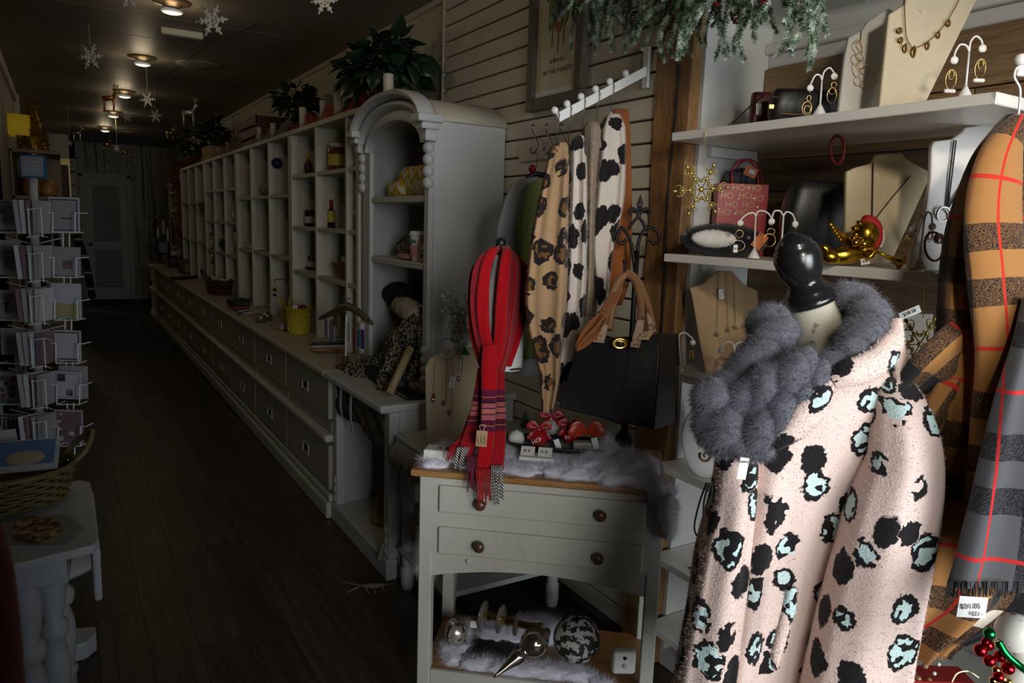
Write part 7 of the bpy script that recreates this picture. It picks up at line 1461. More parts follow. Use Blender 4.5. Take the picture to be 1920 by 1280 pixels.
# unit C: pot, bowls, wreath
for lb, px, py, z, r_, h, X, c_ in (('dark blue pottery vase in the third cubby unit', 432, 407, 1.421, .07, .13, 1.42, (0.02, 0.03, 0.05)), ('wide dark green bowl in the third cubby unit', 433, 475, 1.121, .11, .12, 1.42, (0.03, 0.06, 0.055))):
    yb = WX(px, py, X).y; t = thing('pottery', lb, 'pottery', (X, yb, z)); MB().lathe([(r_ * .55, 0), (r_, h * .5), (r_ * .9, h * .85), (r_, h), (r_ * .9, h), (r_ * .5, .02)], 20, T(X, yb, z + .001)).build('vessel', plain('dark_glaze', c_, 0.25), t, sm=True)
yb = WX(393, 403, 1.36).y; t = thing('twig_wreath', 'round dark twig ball in the third cubby unit', 'ornament', (1.38, yb, 1.421)); b_ = MB(); rnd = random.Random(8)
for i in range(26): M = T(1.38, yb, 1.54) @ RZ(rnd.random() * 6) @ RX(rnd.random() * 6); b_.tube([(.11 * math.cos(a), .11 * math.sin(a), 0) for a in [k * .52 for k in range(12)]], .006, 4, True, M)
b_.build('woven_twigs', plain('dark_twig', (0.07, 0.06, 0.045), 0.9, var=0.4), t)
yb = WX(436, 345, 1.40).y; o = MB().lathe([(.05, 0), (.07, .06), (.03, .22), (.045, .26)], 16, T(1.40, yb, 1.722)).build('dark_vase', m_blk, sm=True); tag(o, 'tall dark vase in the top cubby of the third unit', 'vase')
yb = WX(401, 470, 1.31).y; t = thing('hanging_charm', 'string of small dark charms hanging down the cubby divider', 'charm', (1.29, yb, 1.0)); MB().tube([(1.29, yb, 1.30), (1.29, yb, .95)], .002, 4).build('string', m_dark, t)
for i in range(5): MB().sphere((1.29, yb, 1.28 - .07 * i), .014, 8, 6).build('charm_bead', (m_black, m_grey)[i % 2], t, sm=True)
# ================================================================== on top of the cubbies
m_lf = N('glossy_green_leaf'); _o = m_lf.obj(); m_lf.col(m_lf.mix(m_lf.noise(_o, 14, 3), (0.006, 0.020, 0.010), (0.022, 0.060, 0.024))); m_lf = m_lf.done(0.35, spec=0.5)
def leaf_mesh(L):
    b = MB(); prof = [(0, .06), (.12, .34), (.3, .42), (.55, .34), (.8, .16), (1, 0.0)]
    for x, w_ in prof: b.v += [Vector((x * L, -w_ * L, .10 * L * w_ - .25 * L * x * x)), Vector((x * L, 0, -.25 * L * x * x)), Vector((x * L, w_ * L, .10 * L * w_ - .25 * L * x * x))]
    for i in range(5):
        a = i * 3; b.f += [(a, a + 3, a + 4, a + 1), (a + 1, a + 4, a + 5, a + 2)]
    return b
def plant(label, c, R, n, L, seed, z0):
    t = thing('potted_ivy', label, 'plant', (c.x, c.y, z0)); rnd = random.Random(seed); base = None
    MB().lathe([(.05, 0), (.07, .09), (.075, .10), (.06, .10)], 16, T(c.x, c.y, z0)).build('pot', m_wick, t, sm=True)
    sb_ = MB()
    for i in range(n):
        d = Vector((rnd.gauss(0, 1), rnd.gauss(0, 1), rnd.gauss(.15, .8))).normalized(); r_ = rnd.uniform(.45, 1.0)
        p = c + Vector((d.x * R[0] * r_, d.y * R[1] * r_, d.z * R[2] * r_)); p.z = max(p.z, z0 + .03); p.x = min(p.x, 1.60)
        if base is None: o = base = leaf_mesh(L).build('leaf', m_lf, t, local=True, solid=.001, sm=True)
        else: o = base.copy(); COL.objects.link(o); o.parent = t
        M = T(*p) @ d.to_track_quat('X', 'Z').to_matrix().to_4x4() @ RX(rnd.uniform(-1, 1)) @ RY(rnd.uniform(-.2, .9)) @ S(rnd.uniform(.6, 1.15)); o.matrix_local = WM[t].inverted() @ M
        if i % 3 == 0: sb_.tube([Vector((c.x, c.y, z0 + .08)), c.lerp(p, .5) + Vector((0, 0, .03)), p], .002, 4)
    sb_.build('stems', m_lf, t)
plant('large dark green leafy plant above the arched hutch', WX(712, 138, 1.44), (.14, .46, .17), 210, .105, 1, 2.032)
plant('smaller dark leafy plant on the cubby tops beside the candles', WX(556, 197, 1.46), (.12, .28, .14), 130, .085, 2, 2.031)
plant('far leafy plant on the cubby tops above the third unit', WX(400, 252, 1.46), (.12, .45, .13), 90, .11, 3, 2.031)
plant('farthest green plant at the end of the cubby tops', WX(362, 268, 1.44), (.12, .6, .16), 50, .13, 4, 2.031)
m_cand = plain('ivory_candle_wax', (0.50, 0.46, 0.35), 0.5, var=0.03)
for lb, px, y0, y1, w_, X in (('ivory pillar candle standing on the arched hutch crown', 728, 125, 186, 20, 1.335), ('tall ivory pillar candle in the red tulle beside the big plant', 634, 165, 214, 16, 1.36), ('ivory pillar candle in the red tulle left of the tall one', 606, 181, 223, 13, 1.36), ('ivory pillar candle before the smaller plant', 568, 197, 236, 14, 1.34), ('ivory candle at the edge of the grey netting', 512, 219, 250, 10, 1.36), ('thin ivory candle in the grey netting', 486, 230, 262, 9, 1.36), ('ivory candle beside the far plant', 427, 256, 279, 8, 1.36), ('short ivory candle by the far crate', 411, 263, 282, 8, 1.36)):
    zt = 2.0305 if px < 700 else 1.995; bp = WX(px, y1, X); r_ = w_ / 2 * depth_of(bp) / FPX; h = (y1 - y0) * depth_of(bp) / FPX
    t = thing('pillar_candle', lb, 'candle', (X, bp.y, zt), group='pillar candles on the cubby tops'); MB().lathe([(r_, 0), (r_, h * .97), (r_ * .95, h), (r_ * .6, h * .96)], 18, T(X, bp.y, zt)).build('wax', m_cand, t, sm=True); MB().tube([(X, bp.y, zt + h * .95), (X, bp.y, zt + h + .01)], .001, 4).build('wick', m_dark, t)
def tulle(name, label, pts, w_, col, seed):
    k = N(name + '_net'); o = k.obj(); k.col(col); m = k.done(0.8, alpha=0.45); rnd = random.Random(seed); P = catmull(pts, 8)
    b = MB(); n = len(P) - 1
    b.grid(lambda u, v: P[int(round(u * n))] + Vector((.02 * math.sin(u * 40 + v * 3), 0, w_ * math.sin(v * math.pi) * (.8 + .4 * math.sin(u * 19)))) + Vector((.09 * (v - .5), 0, .004 * math.sin(v * 30))), n, 10)
    o = b.build(name, m, sm=True); tag(o, label, 'tulle')
tulle('red_tulle', 'sheer red tulle wound among the candles on the cubby tops', [Vector((1.38, y, 2.036)) for y in (3.75, 4.0, 4.25, 4.5, 4.75, 5.0, 5.2)], .085, (0.40, 0.03, 0.02), 1)
tulle('grey_tulle', 'sheer grey netting on the cubby tops left of the red tulle', [Vector((1.38, y, 2.036)) for y in (5.3, 5.6, 5.9, 6.2, 6.5)], .08, (0.28, 0.25, 0.20), 2)
tulle('rose_tulle', 'dusty rose netting on the far cubby tops', [Vector((1.38, y, 2.036)) for y in (6.9, 7.3, 7.7, 8.1)], .10, (0.28, 0.16, 0.10), 3)
o = MB().cbox((0, 0, .11), (.02, .30, .20), T(1.55, 3.95, 2.034) @ RY(-.2)).build('round_white_plaque', m_wlea, bevel=.05, seg=4); tag(o, 'rounded white plaque leaning on the wall behind the tall candle', 'plaque')
m_crate = wood('brown_crate_wood', (0.07, 0.032, 0.014), (0.12, 0.06, 0.028), (2, 1, 14), 0.6)
cr = thing('wooden_crate', 'brown wooden crate on the cubby tops behind the netting', 'crate', (1.5, 6.7, 2.031))
for z in (0, .09, .18):
    for x in (1.38, 1.62): MB().box(x, x + .012, 6.35, 7.05, 2.033 + z, 2.033 + z + .07).build('slat', m_crate, cr, bevel=.002)
for y in (6.35, 7.04): MB().box(1.38, 1.63, y, y + .012, 2.033, 2.28).build('end_board', m_crate, cr)
o = MB().box(1.36, 1.60, 8.55, 8.95, 2.032, 2.20).build('picture_box', m_kraft, bevel=.004); tag(o, 'kraft keepsake box on the far cubby tops', 'box')
def tinsel(name, label, pts, R, n, cols, seed, ln=.05):
    rnd = random.Random(seed); P = catmull(pts, 8); t = thing(name, label, 'garland', P[0]); MB().tube(P, .006, 5).build('core', cols[0], t)
    for ci, m in enumerate(cols):
        b = MB()
        for i in range(n): p = rnd.choice(P) + Vector((rnd.gauss(0, R), rnd.gauss(0, R), rnd.gauss(0, R))); d = Vector((rnd.gauss(0, 1), rnd.gauss(0, 1), rnd.gauss(0, 1))).normalized() * ln; s_ = d.orthogonal().normalized() * .006; k_ = len(b.v); b.v += [p - s_, p + s_, p + d]; b.f.append((k_, k_ + 1, k_ + 2))
        o = b.build('strands', m, t); o['kind'] = 'stuff'
m_redt = plain('red_tinsel', (0.22, 0.012, 0.008), 0.4, 0.3, var=0.2); m_golt = plain('copper_tinsel', (0.35, 0.15, 0.05), 0.3, 0.6, var=0.2)
tinsel('red_tinsel_garland', 'red tinsel garland on the far cubby tops', [(1.36, 9.0, 2.07), (1.36, 9.7, 2.09), (1.34, 10.3, 2.05), (1.30, 11.0, 1.95)], .04, 500, (m_redt,), 1); tinsel('copper_tinsel_garland', 'copper and red tinsel hanging down at the end of the cubbies', [(1.30, 10.9, 1.95), (1.29, 10.45, 1.7), (1.29, 10.4, 1.4), (1.29, 10.38, 1.15)], .05, 420, (m_golt, m_redt), 2, .07)
# far shelf past the last cubby unit
fs_ = thing('far_bookcase', 'cream bookcase with dark baskets past the last cubby unit', 'bookcase', (1.3, 10.4, .75))
for y in (10.42, 11.1, 11.85): MB().box(1.34, 1.66, y, y + .03, .752, 1.95).build('upright', m_cub, fs_)
for z in (1.0, 1.25, 1.5, 1.75, 1.94): MB().box(1.34, 1.66, 10.42, 11.88, z, z + .025).build('shelf_board', m_cub, fs_)
MB().box(1.65, 1.662, 10.42, 11.88, .752, 1.95).build('back_panel', m_cub, fs_)
for i in range(4): o = MB().box(1.36, 1.60, 10.5 + .34 * i + (.04 if i > 1 else 0), 10.76 + .34 * i + (.04 if i > 1 else 0), 1.026, 1.2).build('dark_bin', m_crate, bevel=.006); tag(o, ('nearest', 'second', 'third', 'farthest')[i] + ' dark brown bin in the far bookcase', 'bin', 'bins in the far bookcase')
# handbag with white tags hanging at the far end
hb_ = thing('far_handbag', 'dark handbag with hanging white tags at the far counter end', 'bag', WX(312, 500, 1.15)); Q = lambda x, y: WX(x, y, 1.15)
MB().cbox((0, 0, 0), (.18, .55, .22), T(*(Q(302, 462)))).build('bag_body', m_blk, hb_, bevel=.04, seg=3); MB().tube(catmull([Q(289, 445), Q(289, 415), Q(300, 405), Q(318, 404), Q(324, 430)], 6), .012, 7).build('handle', m_blk, hb_, sm=True)
for x, y in ((296, 436), (314, 440), (306, 425)): MB().cbox((0, 0, 0), (.01, .12, .16), T(*Q(x, y)) @ RX(.2)).build('white_tag', m_white, hb_)
# ================================================================== ceiling fittings and hangings
m_bulb = N('lit_bulb'); m_bulb.col((0.8, 0.8, 0.8)); m_bulb = m_bulb.done(0.5, emit=(0.86, 0.95, 1.0), es=0.13)
m_can = plain('ceiling_canopy_metal', (0.22, 0.15, 0.08), 0.35, 0.5, var=0.05)
for i, y in enumerate((1.0, 2.77, 4.52, 6.2, 8.0, 9.72, 11.53)):
    t = thing('ceiling_light', ('unseen', 'unseen', 'nearest', 'second', 'third', 'fourth', 'farthest')[i] + ' flush ceiling light with a pale glowing bulb', 'ceiling light', (.56, y, 2.58), group='flush ceiling lights')
    if i < 2: t['label'] = ('ceiling light over the entrance', 'ceiling light over the washstand aisle')[i]
    MB().lathe([(.10, 0), (.095, -.010), (.05, -.018), (.04, -.03)], 24, T(.56, y, 2.585)).build('canopy', m_can, t, sm=True); MB().sphere((.56, y, 2.535), (.055, .032, .017), 18, 10).build('bulb', m_bulb, t, sm=True)
    if i >= 1: light('ceiling_bulb', 'POINT', (.56, y, 2.47), (0, 2.2, 1.4, 1.1, 1.1, 1.1, 1.1)[i], (1.0, 0.80, 0.52), shadow_soft_size=.06)
t = thing('ceiling_speaker', 'pale rectangular box fitting on the ceiling', 'ceiling fitting', (.7, 5.25, 2.55)); p = WZ(341, 64, 2.56); MB().cbox((0, 0, 0), (.24, .06, .04), T(p.x, p.y, 2.563)).build('housing', m_cream, t, bevel=.006)
for lb, px, py in (('nearer round vent disc on the ceiling', 372, 122), ('farther round vent disc on the ceiling', 240, 249)): p = WZ(px, py, 2.575); o = MB().lathe([(.16, 0), (.15, -.015), (.05, -.02)], 24, T(p.x, p.y, 2.585)).build('ceiling_vent', m_ceil, sm=True); tag(o, lb, 'vent')
m_sf = plain('white_glitter', (0.62, 0.58, 0.48), 0.6, var=0.2, vs=90)
for lb, px, py, R_, Z in (('large white snowflake hanging near the pale ceiling box', 397, 38, 30, 2.36), ('white snowflake cut by the top edge above the hutch', 608, 2, 25, 2.38), ('white snowflake at the very top beside the nearest light', 240, -6, 22, 2.38), ('grey looking snowflake on the dark side of the ceiling', 169, 106, 24, 2.40), ('snowflake hanging above another in mid aisle', 276, 187, 15, 2.33), ('lower snowflake just beneath its neighbour in mid aisle', 291, 217, 13, 2.30), ('small snowflake left of the paired ones', 238, 219, 10, 2.30), ('tiny snowflake before the birch wall', 219, 279, 7, 2.18), ('dim snowflake on the far dark side', 130, 268, 7, 2.2)):
    c = WZ(px, py, Z); flake('snowflake', lb, c, R_ * depth_of(c) / FPX, m_sf, Vector((c.x, c.y, 2.583)), 6, None, False, 'hanging snowflakes', .0045 * R_ / 22 * max(1, depth_of(c) / 5), .0012)
m_sild = plain('pale_silver_paint', (0.42, 0.40, 0.34), 0.35, 0.6, var=0.1)
def deer(label, px, py, h, Z, mat):
    c = WZ(px, py, Z); k_ = depth_of(c) / FPX; s_ = h * k_; t = thing('reindeer_ornament', label, 'ornament', c, group='hanging reindeer'); M = T(*c) @ RZ(YAW) @ S(s_)
    MB().tube([(-.22, 0, 0), (0, 0, .02), (.22, 0, .04)], [.10, .11, .10], 8, M=M).build('body', mat, t, sm=True); MB().tube([(.2, 0, .05), (.30, 0, .25), (.34, 0, .32), (.44, 0, .28)], [.07, .06, .07, .04], 8, M=M).build('neck_head', mat, t, sm=True)
    for x, y in ((-.2, .05), (-.18, -.05), (.2, .05), (.22, -.05)): MB().tube([(x, y, 0), (x + .02, y, -.25), (x, y, -.5)], [.05, .03, .02], 6, M=M).build('leg', mat, t, sm=True)
    for y in (-1, 1): MB().tube([(.32, 0, .36), (.30, y * .10, .48), (.36, y * .16, .60)], .02, 5, M=M).build('antler', mat, t); MB().tube([(.30, y * .10, .48), (.40, y * .1, .55)], .016, 5, M=M).build('antler_tine', mat, t)
    MB().tube([c, Vector((c.x, c.y, 2.583))], .001, 4).build('thread', m_dark, t)
deer('copper reindeer hanging beside the third ceiling light', 203, 185, 44, 2.30, m_golt); deer('large silver reindeer hanging near the cubbies', 352, 212, 46, 2.28, m_sild); deer('small gold reindeer hanging before the birch wall', 318, 250, 26, 2.2, m_leaf); deer('gold reindeer above the louvred door', 198, 272, 24, 2.18, m_leaf); deer('lowest gold reindeer above the louvred door', 233, 287, 22, 2.12, m_leaf); deer('dim reindeer before the side room', 143, 250, 30, 2.3, m_sild)
# ================================================================== left side: card spinner
SP = 3.0
sp = thing('card_spinner', 'white wire spinner rack holding greeting cards', 'card rack', (-.11, 3.48, 0)); G = lambda px, py, d=SP: WD(px, py, d)
tp, bt = G(62, 335, 3.03), G(76, 875, 3.03); m_pole = plain('grey_white_pole', (0.46, 0.47, 0.48), 0.4, var=0)
MB().tube([Vector((bt.x, bt.y, .03)), bt, tp], .017, 12).build('pole', m_pole, sp, sm=True); MB().lathe([(.20, 0), (.20, .02), (.03, .035)], 24, T(bt.x, bt.y, 0)).build('foot', m_pole, sp, sm=True)
tiers = (403, 487, 567, 648, 725, 803)
kx = SP / FPX
def pocket(px, py, w_, h, d, name='pocket_wire'):
    b = MB(); P = [G(px - w_ / 2 + 8, py - 4, d - .035), G(px - w_ / 2 + 8, py + h / 2, d - .035), G(px + w_ / 2 - 8, py + h / 2, d - .035), G(px + w_ / 2 - 8, py - 4, d - .035)]
    for i in range(3): b.tube([P[i], P[i + 1]], .0022, 5)
    for q in (P[0], P[3]): s_ = CR * (.03 if q is P[3] else -.03); b.tube([q, q + s_ * .7, q + s_ * .7 + CF * .05], .0022, 5)
    b.tube([P[1], P[1] + CF * .055], .0022, 5); b.tube([P[2], P[2] + CF * .055], .0022, 5); b.build(name, m_wire, sp)
for i, ty in enumerate(tiers):
    for px in (120 + i * 2, 16 + i): pocket(px, ty, 58, 66, SP)
    b = MB()
    for dx in (-14, 10): b.tube([G(66 + i * 2 + dx, ty - 14, 2.86), G(66 + i * 2 + dx + 4, ty + 42, 2.86)], .0022, 5)
    for yy in (-10, 42): b.tube([G(50 + i * 2, ty + yy, 2.86), G(80 + i * 2, ty + yy - 4, 2.86), G(90 + i * 2, ty + yy, 2.95)], .0022, 5)
    b.build('pocket_wire', m_wire, sp)
    MB().tube([G(64 + i * 2, ty + 55, 3.03), G(120 + i * 2, ty + 42, 3.02)], .0022, 5).build('arm_wire', m_wire, sp); MB().tube([G(64 + i * 2, ty + 55, 3.03), G(10 + i * 2, ty + 42, 3.02)], .0022, 5).build('arm_wire', m_wire, sp)
    for q in (118, 130): MB().tube([G(q + i * 2, ty + 30, 3.03), G(q + i * 2, ty + 60, 3.03)], .003, 5).build('upright_wire', m_wire, sp)
m_cw = plain('white_card', (0.42, 0.44, 0.48), 0.35, var=0.06); m_cg = plain('grey_card_stock', (0.28, 0.29, 0.31), 0.35, var=0.1); m_mauve = plain('mauve_card', (0.16, 0.10, 0.12), 0.5, var=0.1); m_grn = plain('green_card', (0.10, 0.20, 0.12), 0.5, var=0.1); m_pkd = plain('pink_print', (0.45, 0.08, 0.12), 0.5, var=0); m_ycr = plain('straw_card', (0.34, 0.30, 0.15), 0.5, var=0.1); m_inkb = plain('dark_print', (0.03, 0.03, 0.045), 0.5, var=0)
def card(label, px, py, w_, h, mat, deco=(), d=SP, yaw=0, tilt=-.06):
    c = G(px, py, d); t = thing('greeting_card', label, 'greeting card', c - Vector((0, 0, h / 2 * kx)), group='greeting cards in the spinner'); M = frame_at(c, YAW + yaw) @ RX(tilt)
    MB().cbox((0, 0, 0), (w_ * kx, .004, h * kx), M).build('card_stock', mat, t)
    for (x, z, ww, hh, m) in deco: MB().cbox((x * kx, -.0026, z * kx), (ww * kx, .001, hh * kx), M).build('printed_motif', m, t)
fr_ = lambda w_, h, m: [(0, h / 2 - 2, w_ - 2, 2, m), (0, -h / 2 + 2, w_ - 2, 2, m), (-w_ / 2 + 2, 0, 2, h - 2, m), (w_ / 2 - 2, 0, 2, h - 2, m)]
card('white card with dark border in the top right pocket', 121, 403, 57, 66, m_cw, fr_(52, 60, m_inkb) + [(0, 0, 44, 52, m_cg), (4, -6, 22, 3, m_mauve)]); card('plain pale card in the second right pocket', 123, 490, 56, 54, m_cg, [(4, -6, 18, 16, m_mauve)]); card('white and straw card in the third right pocket', 124, 564, 57, 66, m_cw, [(0, -18, 52, 26, m_ycr)]); card('blank white card with black frame in the fourth right pocket', 125, 648, 54, 58, m_cw, fr_(50, 54, m_inkb)); card('white card with two small black squares on the right', 128, 722, 50, 52, m_cw, fr_(46, 48, m_cg) + [(-12, 14, 14, 13, m_inkb), (-12, 14, 8, 8, m_cw), (3, -14, 11, 11, m_inkb), (3, -14, 8, 8, m_cw)]); card('mauve card with white butterflies in the lowest right pocket', 129, 800, 55, 66, m_mauve, fr_(55, 66, m_cw) + [(-18, 10, 7, 5, m_cw), (-16, -4, 6, 5, m_cw), (-16, -22, 12, 8, m_cw), (6, -12, 10, 7, m_cw), (-14, 24, 5, 4, m_cw)])
card('pale blue card behind the squared card on the right', 138, 716, 54, 62, m_cg, d=SP + .02)
card('card with a dark ring print in the top left pocket', 14, 405, 58, 60, m_cg, fr_(54, 56, m_inkb) + [(-12, 10, 10, 10, m_inkb), (-12, 10, 8, 8, m_cg), (0, -20, 50, 14, m_cw)]); card('pale card in cellophane in the second left pocket', 17, 483, 44, 66, m_cw, [(0, 8, 36, 30, m_cg)]); card('cream card with a small sprout in the third left pocket', 18, 571, 40, 54, m_cw, [(-6, -8, 2, 14, m_inkb), (-9, 2, 6, 3, m_inkb), (-2, 2, 6, 3, m_inkb)]); card('white card in the fourth left pocket', 22, 640, 40, 50, m_cw); card('green bordered card with pink dots in the fifth left pocket', 19, 727, 50, 66, m_grn, [(-2, 4, 38, 50, m_cw)] + [(x, z, 9, 9, m_pkd) for x, z in ((-14, 18), (8, 18), (-6, 8), (-16, -4), (6, 0), (-14, -16), (4, -14))]); card('card with black bare trees in the lowest left pocket', 20, 808, 50, 66, m_cw, fr_(46, 62, m_inkb) + [(x, 2, 2.4, 46, m_inkb) for x in (-18, -11, -3, 5, 13, 19)] + [(0, -14, 40, 2, m_inkb), (0, 8, 40, 1.5, m_inkb)])
for i, ty in enumerate(tiers):
    for j in range(4): card(('first', 'second', 'third', 'fourth')[j] + ' edge-on card in the ' + ('top', 'second', 'third', 'fourth', 'fifth', 'lowest')[i] + ' middle pocket', 52 + i * 2 + j * 9, ty + 4, 46, 60, (m_cg, m_cw, m_mauve, m_cg)[(i + j) % 4], (), 2.90 + .012 * j, 1.1 + .12 * j, -.12 + .05 * j)
sg = thing('blue_sign', 'small blue bordered sign on top of the card spinner', 'sign', G(63, 335)); MB().cbox((0, 0, 0), (47 * kx, .008, 42 * kx), frame_at(G(62, 312))).build('blue_border', plain('blue_plastic', (0.02, 0.12, 0.24), 0.4, var=0), sg); MB().cbox((0, -.005, 0), (41 * kx, .002, 36 * kx), frame_at(G(62, 312))).build('white_panel', m_cg, sg)
for dz in (8, 2, -4, -9): MB().cbox((0, -.0065, dz * kx), (28 * kx, .001, 1.2 * kx), frame_at(G(62, 312))).build('printed_line', m_cw, sg)
# ------------------------------------------------------------------ gateleg table with basket
m_blw = plain('blue_white_table_paint', (0.46, 0.50, 0.54), 0.45, var=0.05); TZ = .70
gt = thing('gateleg_table', 'white drop-leaf table with turned legs by the card spinner', 'table', (-.3, 2.1, 0))
c1, c2 = WZ(187, 1018, TZ), WZ(160, 898, TZ); poly = [(-.62, 1.80), (-.14, 1.855), (c1.x - .012, c1.y - .005), (c1.x, c1.y + .02), (c2.x + .012, c2.y - .03), (c2.x - .01, c2.y), (-.62, c2.y + .02)]
MB().prism(poly, TZ - .022, TZ).build('table_top', m_blw, gt, bevel=.005, seg=2)
MB().box(.022, .040, 1.93, 2.36, .54, .676).build('drop_leaf', m_blw, gt, bevel=.006, seg=2); MB().box(-.56, -.03, 1.93, 2.30, .60, .677).build('frieze', m_blw, gt, bevel=.003)
prof = [(.030, 0), (.030, .10), (.034, .105), (.034, .115), (.024, .125), (.030, .16), (.036, .21), (.032, .26), (.022, .30), (.028, .305), (.034, .315), (.036, .33), (.034, .345), (.024, .355), (.022, .36), (.030, .40), (.036, .45), (.030, .50), (.020, .54), (.026, .545), (.033, .553), (.033, .565), (.03, .57)]
for px, py, Y in ((50, 1150, 1.97), (97, 1130, 2.06), (112, 1120, 2.24), (20, 1140, 2.24)):
    p = WY(px, py, Y); MB().lathe(prof, 20, T(p.x, p.y, .10)).build('leg', m_blw, gt, sm=True); MB().cbox((p.x, p.y, .645 if Y < 2.2 else .64), (.062, .062, .07)).build('leg_block', m_blw, gt, bevel=.003); MB().cbox((p.x, p.y, .05), (.062, .062, .10)).build('leg_block', m_blw, gt, bevel=.003)
f0, f1 = WZ(120, 1195, .03), WZ(180, 1188, .03); MB().prism([(-.16, 2.62), (f1.x - .03, f1.y - .10), (f1.x, f1.y - .06), (f1.x, f1.y), (-.16, 2.80)], 0, .06).build('gate_foot', m_blw, gt, bevel=.006, seg=2)
m_natw = plain('natural_willow', (0.16, 0.12, 0.045), 0.5, var=0.35, vs=70); bc = WZ(48, 945, TZ + .001)
t, P_, M_ = wicker('willow_basket', 'oval willow basket of cards on the drop-leaf table', (bc.x - .035, bc.y + .04, TZ + .001), .125, .105, .09, m_natw, 9, 30, 1.22, 0.15, (0.1,))
for lb, x, y, rz, m, deco in (('white envelope leaning in the willow basket', -.04, .06, .1, m_cw, ()), ('card with a blue sky photo lying in the willow basket', .04, -.02, -.25, m_cw, 1), ('pale blue card at the side of the willow basket', -.08, -.04, .9, m_cg, ())):
    tt = thing('basket_card', lb, 'card', M_ @ Vector((x, y, .06)), group='cards in the willow basket'); M2 = M_ @ T(x, y, .125) @ RZ(rz) @ RX(1.0 if not deco else .55) ; MB().cbox((0, 0, 0), (.15, .11, .003), M2).build('card_stock', m, tt)
    if deco: MB().cbox((0, .008, .002), (.13, .085, .001), M2).build('sky_print', plain('sky_photo', (0.10, 0.18, 0.34), 0.3, var=0.15), tt); MB().sphere((0, -.01, .0026), (.045, .025, .001), 12, 6, M2).build('shell_print', plain('shell_photo', (0.40, 0.34, 0.22), 0.5, var=0.3), tt)
k = N('floral_photo'); o_ = k.obj(); n1 = k.noise(k.jit(o_, 30, .02), 38, 4); rr = k.vor(o_, 26, 1.0, dim='3D'); c = k.ramp(n1, [(0.36, (0.03, 0.022, 0.012)), (0.46, (0.13, 0.08, 0.03)), (0.53, (0.42, 0.20, 0.09)), (0.62, (0.52, 0.40, 0.28))]); k.col(c); m_flo = k.done(0.3)
fp = thing('floral_print', 'glossy print of peach flowers lying on the drop-leaf table', 'print', WZ(70, 1000, TZ)); q = [WZ(x, y, TZ + .002) for x, y in ((-20, 1020), (125, 1018), (158, 990), (130, 966), (-20, 968))]; MB().add(q, [(0, 1, 2, 3, 4)]).build('paper', m_cg, fp, solid=.001); q = [WZ(x, y, TZ + .0032) for x, y in ((20, 1005), (35, 1017), (72, 1019), (105, 1010), (116, 992), (108, 972), (60, 968), (30, 978))]; MB().add(q, [tuple(range(8))]).build('flower_image', m_flo, fp, solid=.0006)
rc = thing('red_velvet_chair', 'red velvet chair side at the near left corner', 'chair', (-.36, .9, 0)); m_vel = plain('red_velvet', (0.17, 0.025, 0.022), 0.8, var=0.1, sheen=0.5); V_ = lambda px, py: WD(px, py, 1.15)
MB().tube(catmull([V_(-30, 990), V_(-12, 1060), V_(0, 1150), V_(8, 1240), V_(14, 1330), V_(16, 1420)], 6), .026, 14).build('rolled_edge', m_vel, rc, sm=True); outward(sil([(1010, -160, -12, 1.22, .03), (1100, -160, 0, 1.22, .04), (1200, -160, 10, 1.22, .05), (1330, -160, 18, 1.22, .05), (1480, -160, 20, 1.22, .05)], n=28)).build('side_cushion', m_vel, rc, sm=True)
for x, y in ((-.42, 1.08), (-.30, 1.0)): MB().tube([(x, y, .0), (x, y, .45)], .018, 8).build('leg', m_crate, rc)
light('side_room_lamp', 'POINT', (-.9, 14.6, 2.3), 16, (1.0, 0.84, 0.55), shadow_soft_size=.1)
# ------------------------------------------------------------------ far left fittings
LQ = lambda px, py, Y=7.6: WY(px, py, Y)
t = thing('yellow_lamp', 'lamp with a bright yellow shade on the left partition', 'lamp', LQ(35, 300)); p = LQ(34, 255); MB().lathe([(.115, 0), (.10, .17)], 24, T(p.x, p.y, p.z), caps=False).build('shade', plain('yellow_shade', (0.55, 0.38, 0.02), 0.7, var=0.05, emit=(0.6, 0.38, 0.02), es=0.12), t, solid=.003, sm=True); MB().tube([p + Vector((0, 0, .02)), LQ(36, 290)], .012, 8).build('stem', m_gold, t)
t = thing('golden_figure', 'tall glittering gold tinsel tree beside the yellow lamp', 'ornament', LQ(66, 292)); b_ = MB(); p = LQ(66, 292); b_.lathe([(.10, 0), (.09, .15), (.05, .3), (.01, .46)], 14, T(*p)); outward(b_); fuzz(b_, 900, .05, .008, .9); b_.build('tinsel_cone', plain('deep_gold_tinsel', (0.30, 0.15, 0.015), 0.3, 0.7, var=0.3), t)
cb = thing('tan_shelf_cabinet', 'tan wooden shelf cabinet behind the card spinner', 'cabinet', (-.25, 7.6, 0)); m_tan2 = wood('tan_cabinet_wood', (0.16, 0.11, 0.05), (0.22, 0.16, 0.08), (2, 2, 8), 0.6)
for z0, z1 in ((0, .04), (.5, .53), (1.0, 1.03), (1.55, 1.58), (1.93, 1.96)): MB().box(-.335, .02, 7.45, 8.2, z0, z1).build('shelf_board', m_tan2, cb, bevel=.003)
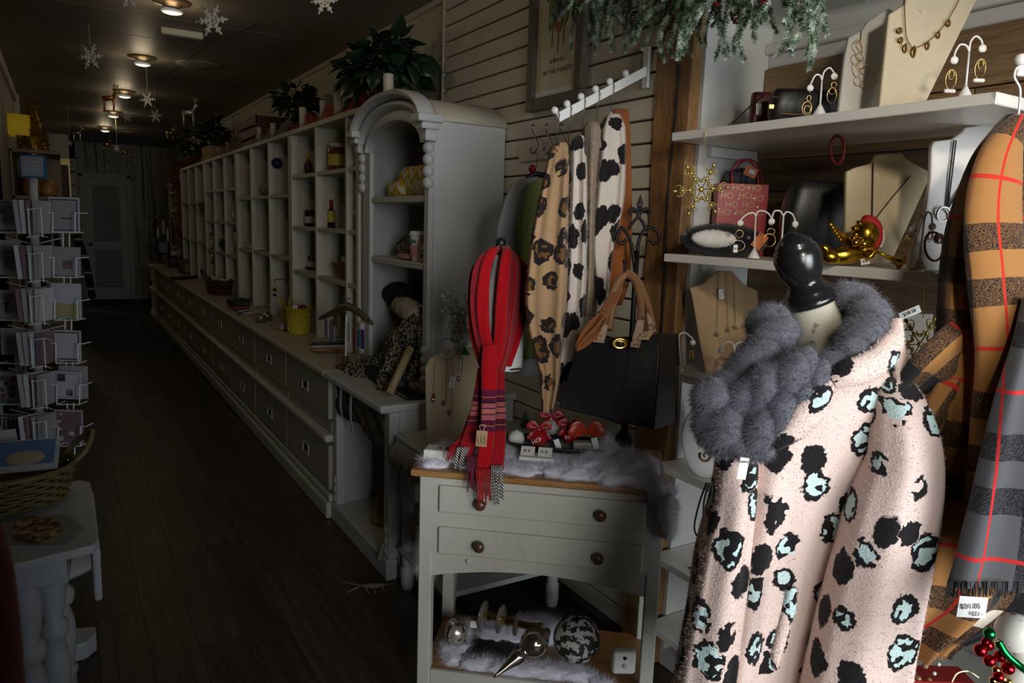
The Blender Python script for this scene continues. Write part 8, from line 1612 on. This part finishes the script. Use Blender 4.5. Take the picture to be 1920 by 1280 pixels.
MB().box(-.335, -.318, 7.45, 8.2, 0, 1.96).build('back_panel', m_tan2, cb); MB().box(-.335, .02, 8.18, 8.2, 0, 1.96).build('side_panel', m_tan2, cb)
for i, (c_, z, h) in enumerate((((0.30, 0.10, 0.02), 1.58, .2), ((0.35, 0.16, 0.03), 1.58, .14), ((0.07, 0.03, 0.015), 1.03, .4), ((0.02, 0.02, 0.02), 1.03, .3), ((0.03, 0.025, 0.02), .53, .4))): o = MB().lathe([(.05, 0), (.07, h * .3), (.05, h * .8), (.03, h)], 14, T(-.2 + .12 * (i % 2), 7.6 + .08 * i, z + .001)).build('shelf_ornament', plain('shelf_ornament_glaze', c_, 0.4, var=0.3), sm=True); tag(o, ('orange jar', 'amber vase', 'brown urn', 'black urn', 'dark floor vase')[i] + ' in the tan shelf cabinet behind the spinner', 'vase')
a, b2 = WZ(100, 600, 0), WZ(165, 578, 0); t = thing('tan_wardrobe', 'tall tan panel cabinet left of the louvred door', 'cabinet', (a.x, a.y, 0)); MB().box(-.3, .20, 11.6, 12.3, 0, 1.55).build('carcass', m_tan2, t, bevel=.006); MB().box(-.3, -.05, 11.59, 11.6, .05, 1.5).build('door_panel', m_tan2, t, bevel=.004); MB().box(-.04, .19, 11.59, 11.6, .05, 1.5).build('door_panel', m_tan2, t, bevel=.004)
o = MB().box(-.30, .12, 12.4, 12.9, 1.2, 2.1).build('dark_hutch', m_crate, bevel=.01); tag(o, 'dark brown hanging cabinet before the side room', 'cabinet')
MB().box(-.30, .12, 12.4, 12.9, 0, 1.2).build('base_chest', m_crate, o, bevel=.01)
k = N('black_white_stripe'); o_ = k.obj(); k.col(k.mix(k.math('GREATER_THAN', k.math('FRACT', k.math('MULTIPLY', k.sep(o_, 2), 4.6)), 0.14), (0.40, 0.38, 0.32), (0.010, 0.010, 0.012))); m_str = k.done(0.8)
t = thing('striped_pole', 'black pole with pale bands leaning by the louvred door', 'pole', WZ(172, 560, 0)); MB().tube(catmull([WY(143, 440, 11.3), WY(160, 490, 11.3), WY(171, 545, 11.35), WY(173, 556, 11.4)], 6), .045, 10).build('shaft', m_str, t, sm=True)
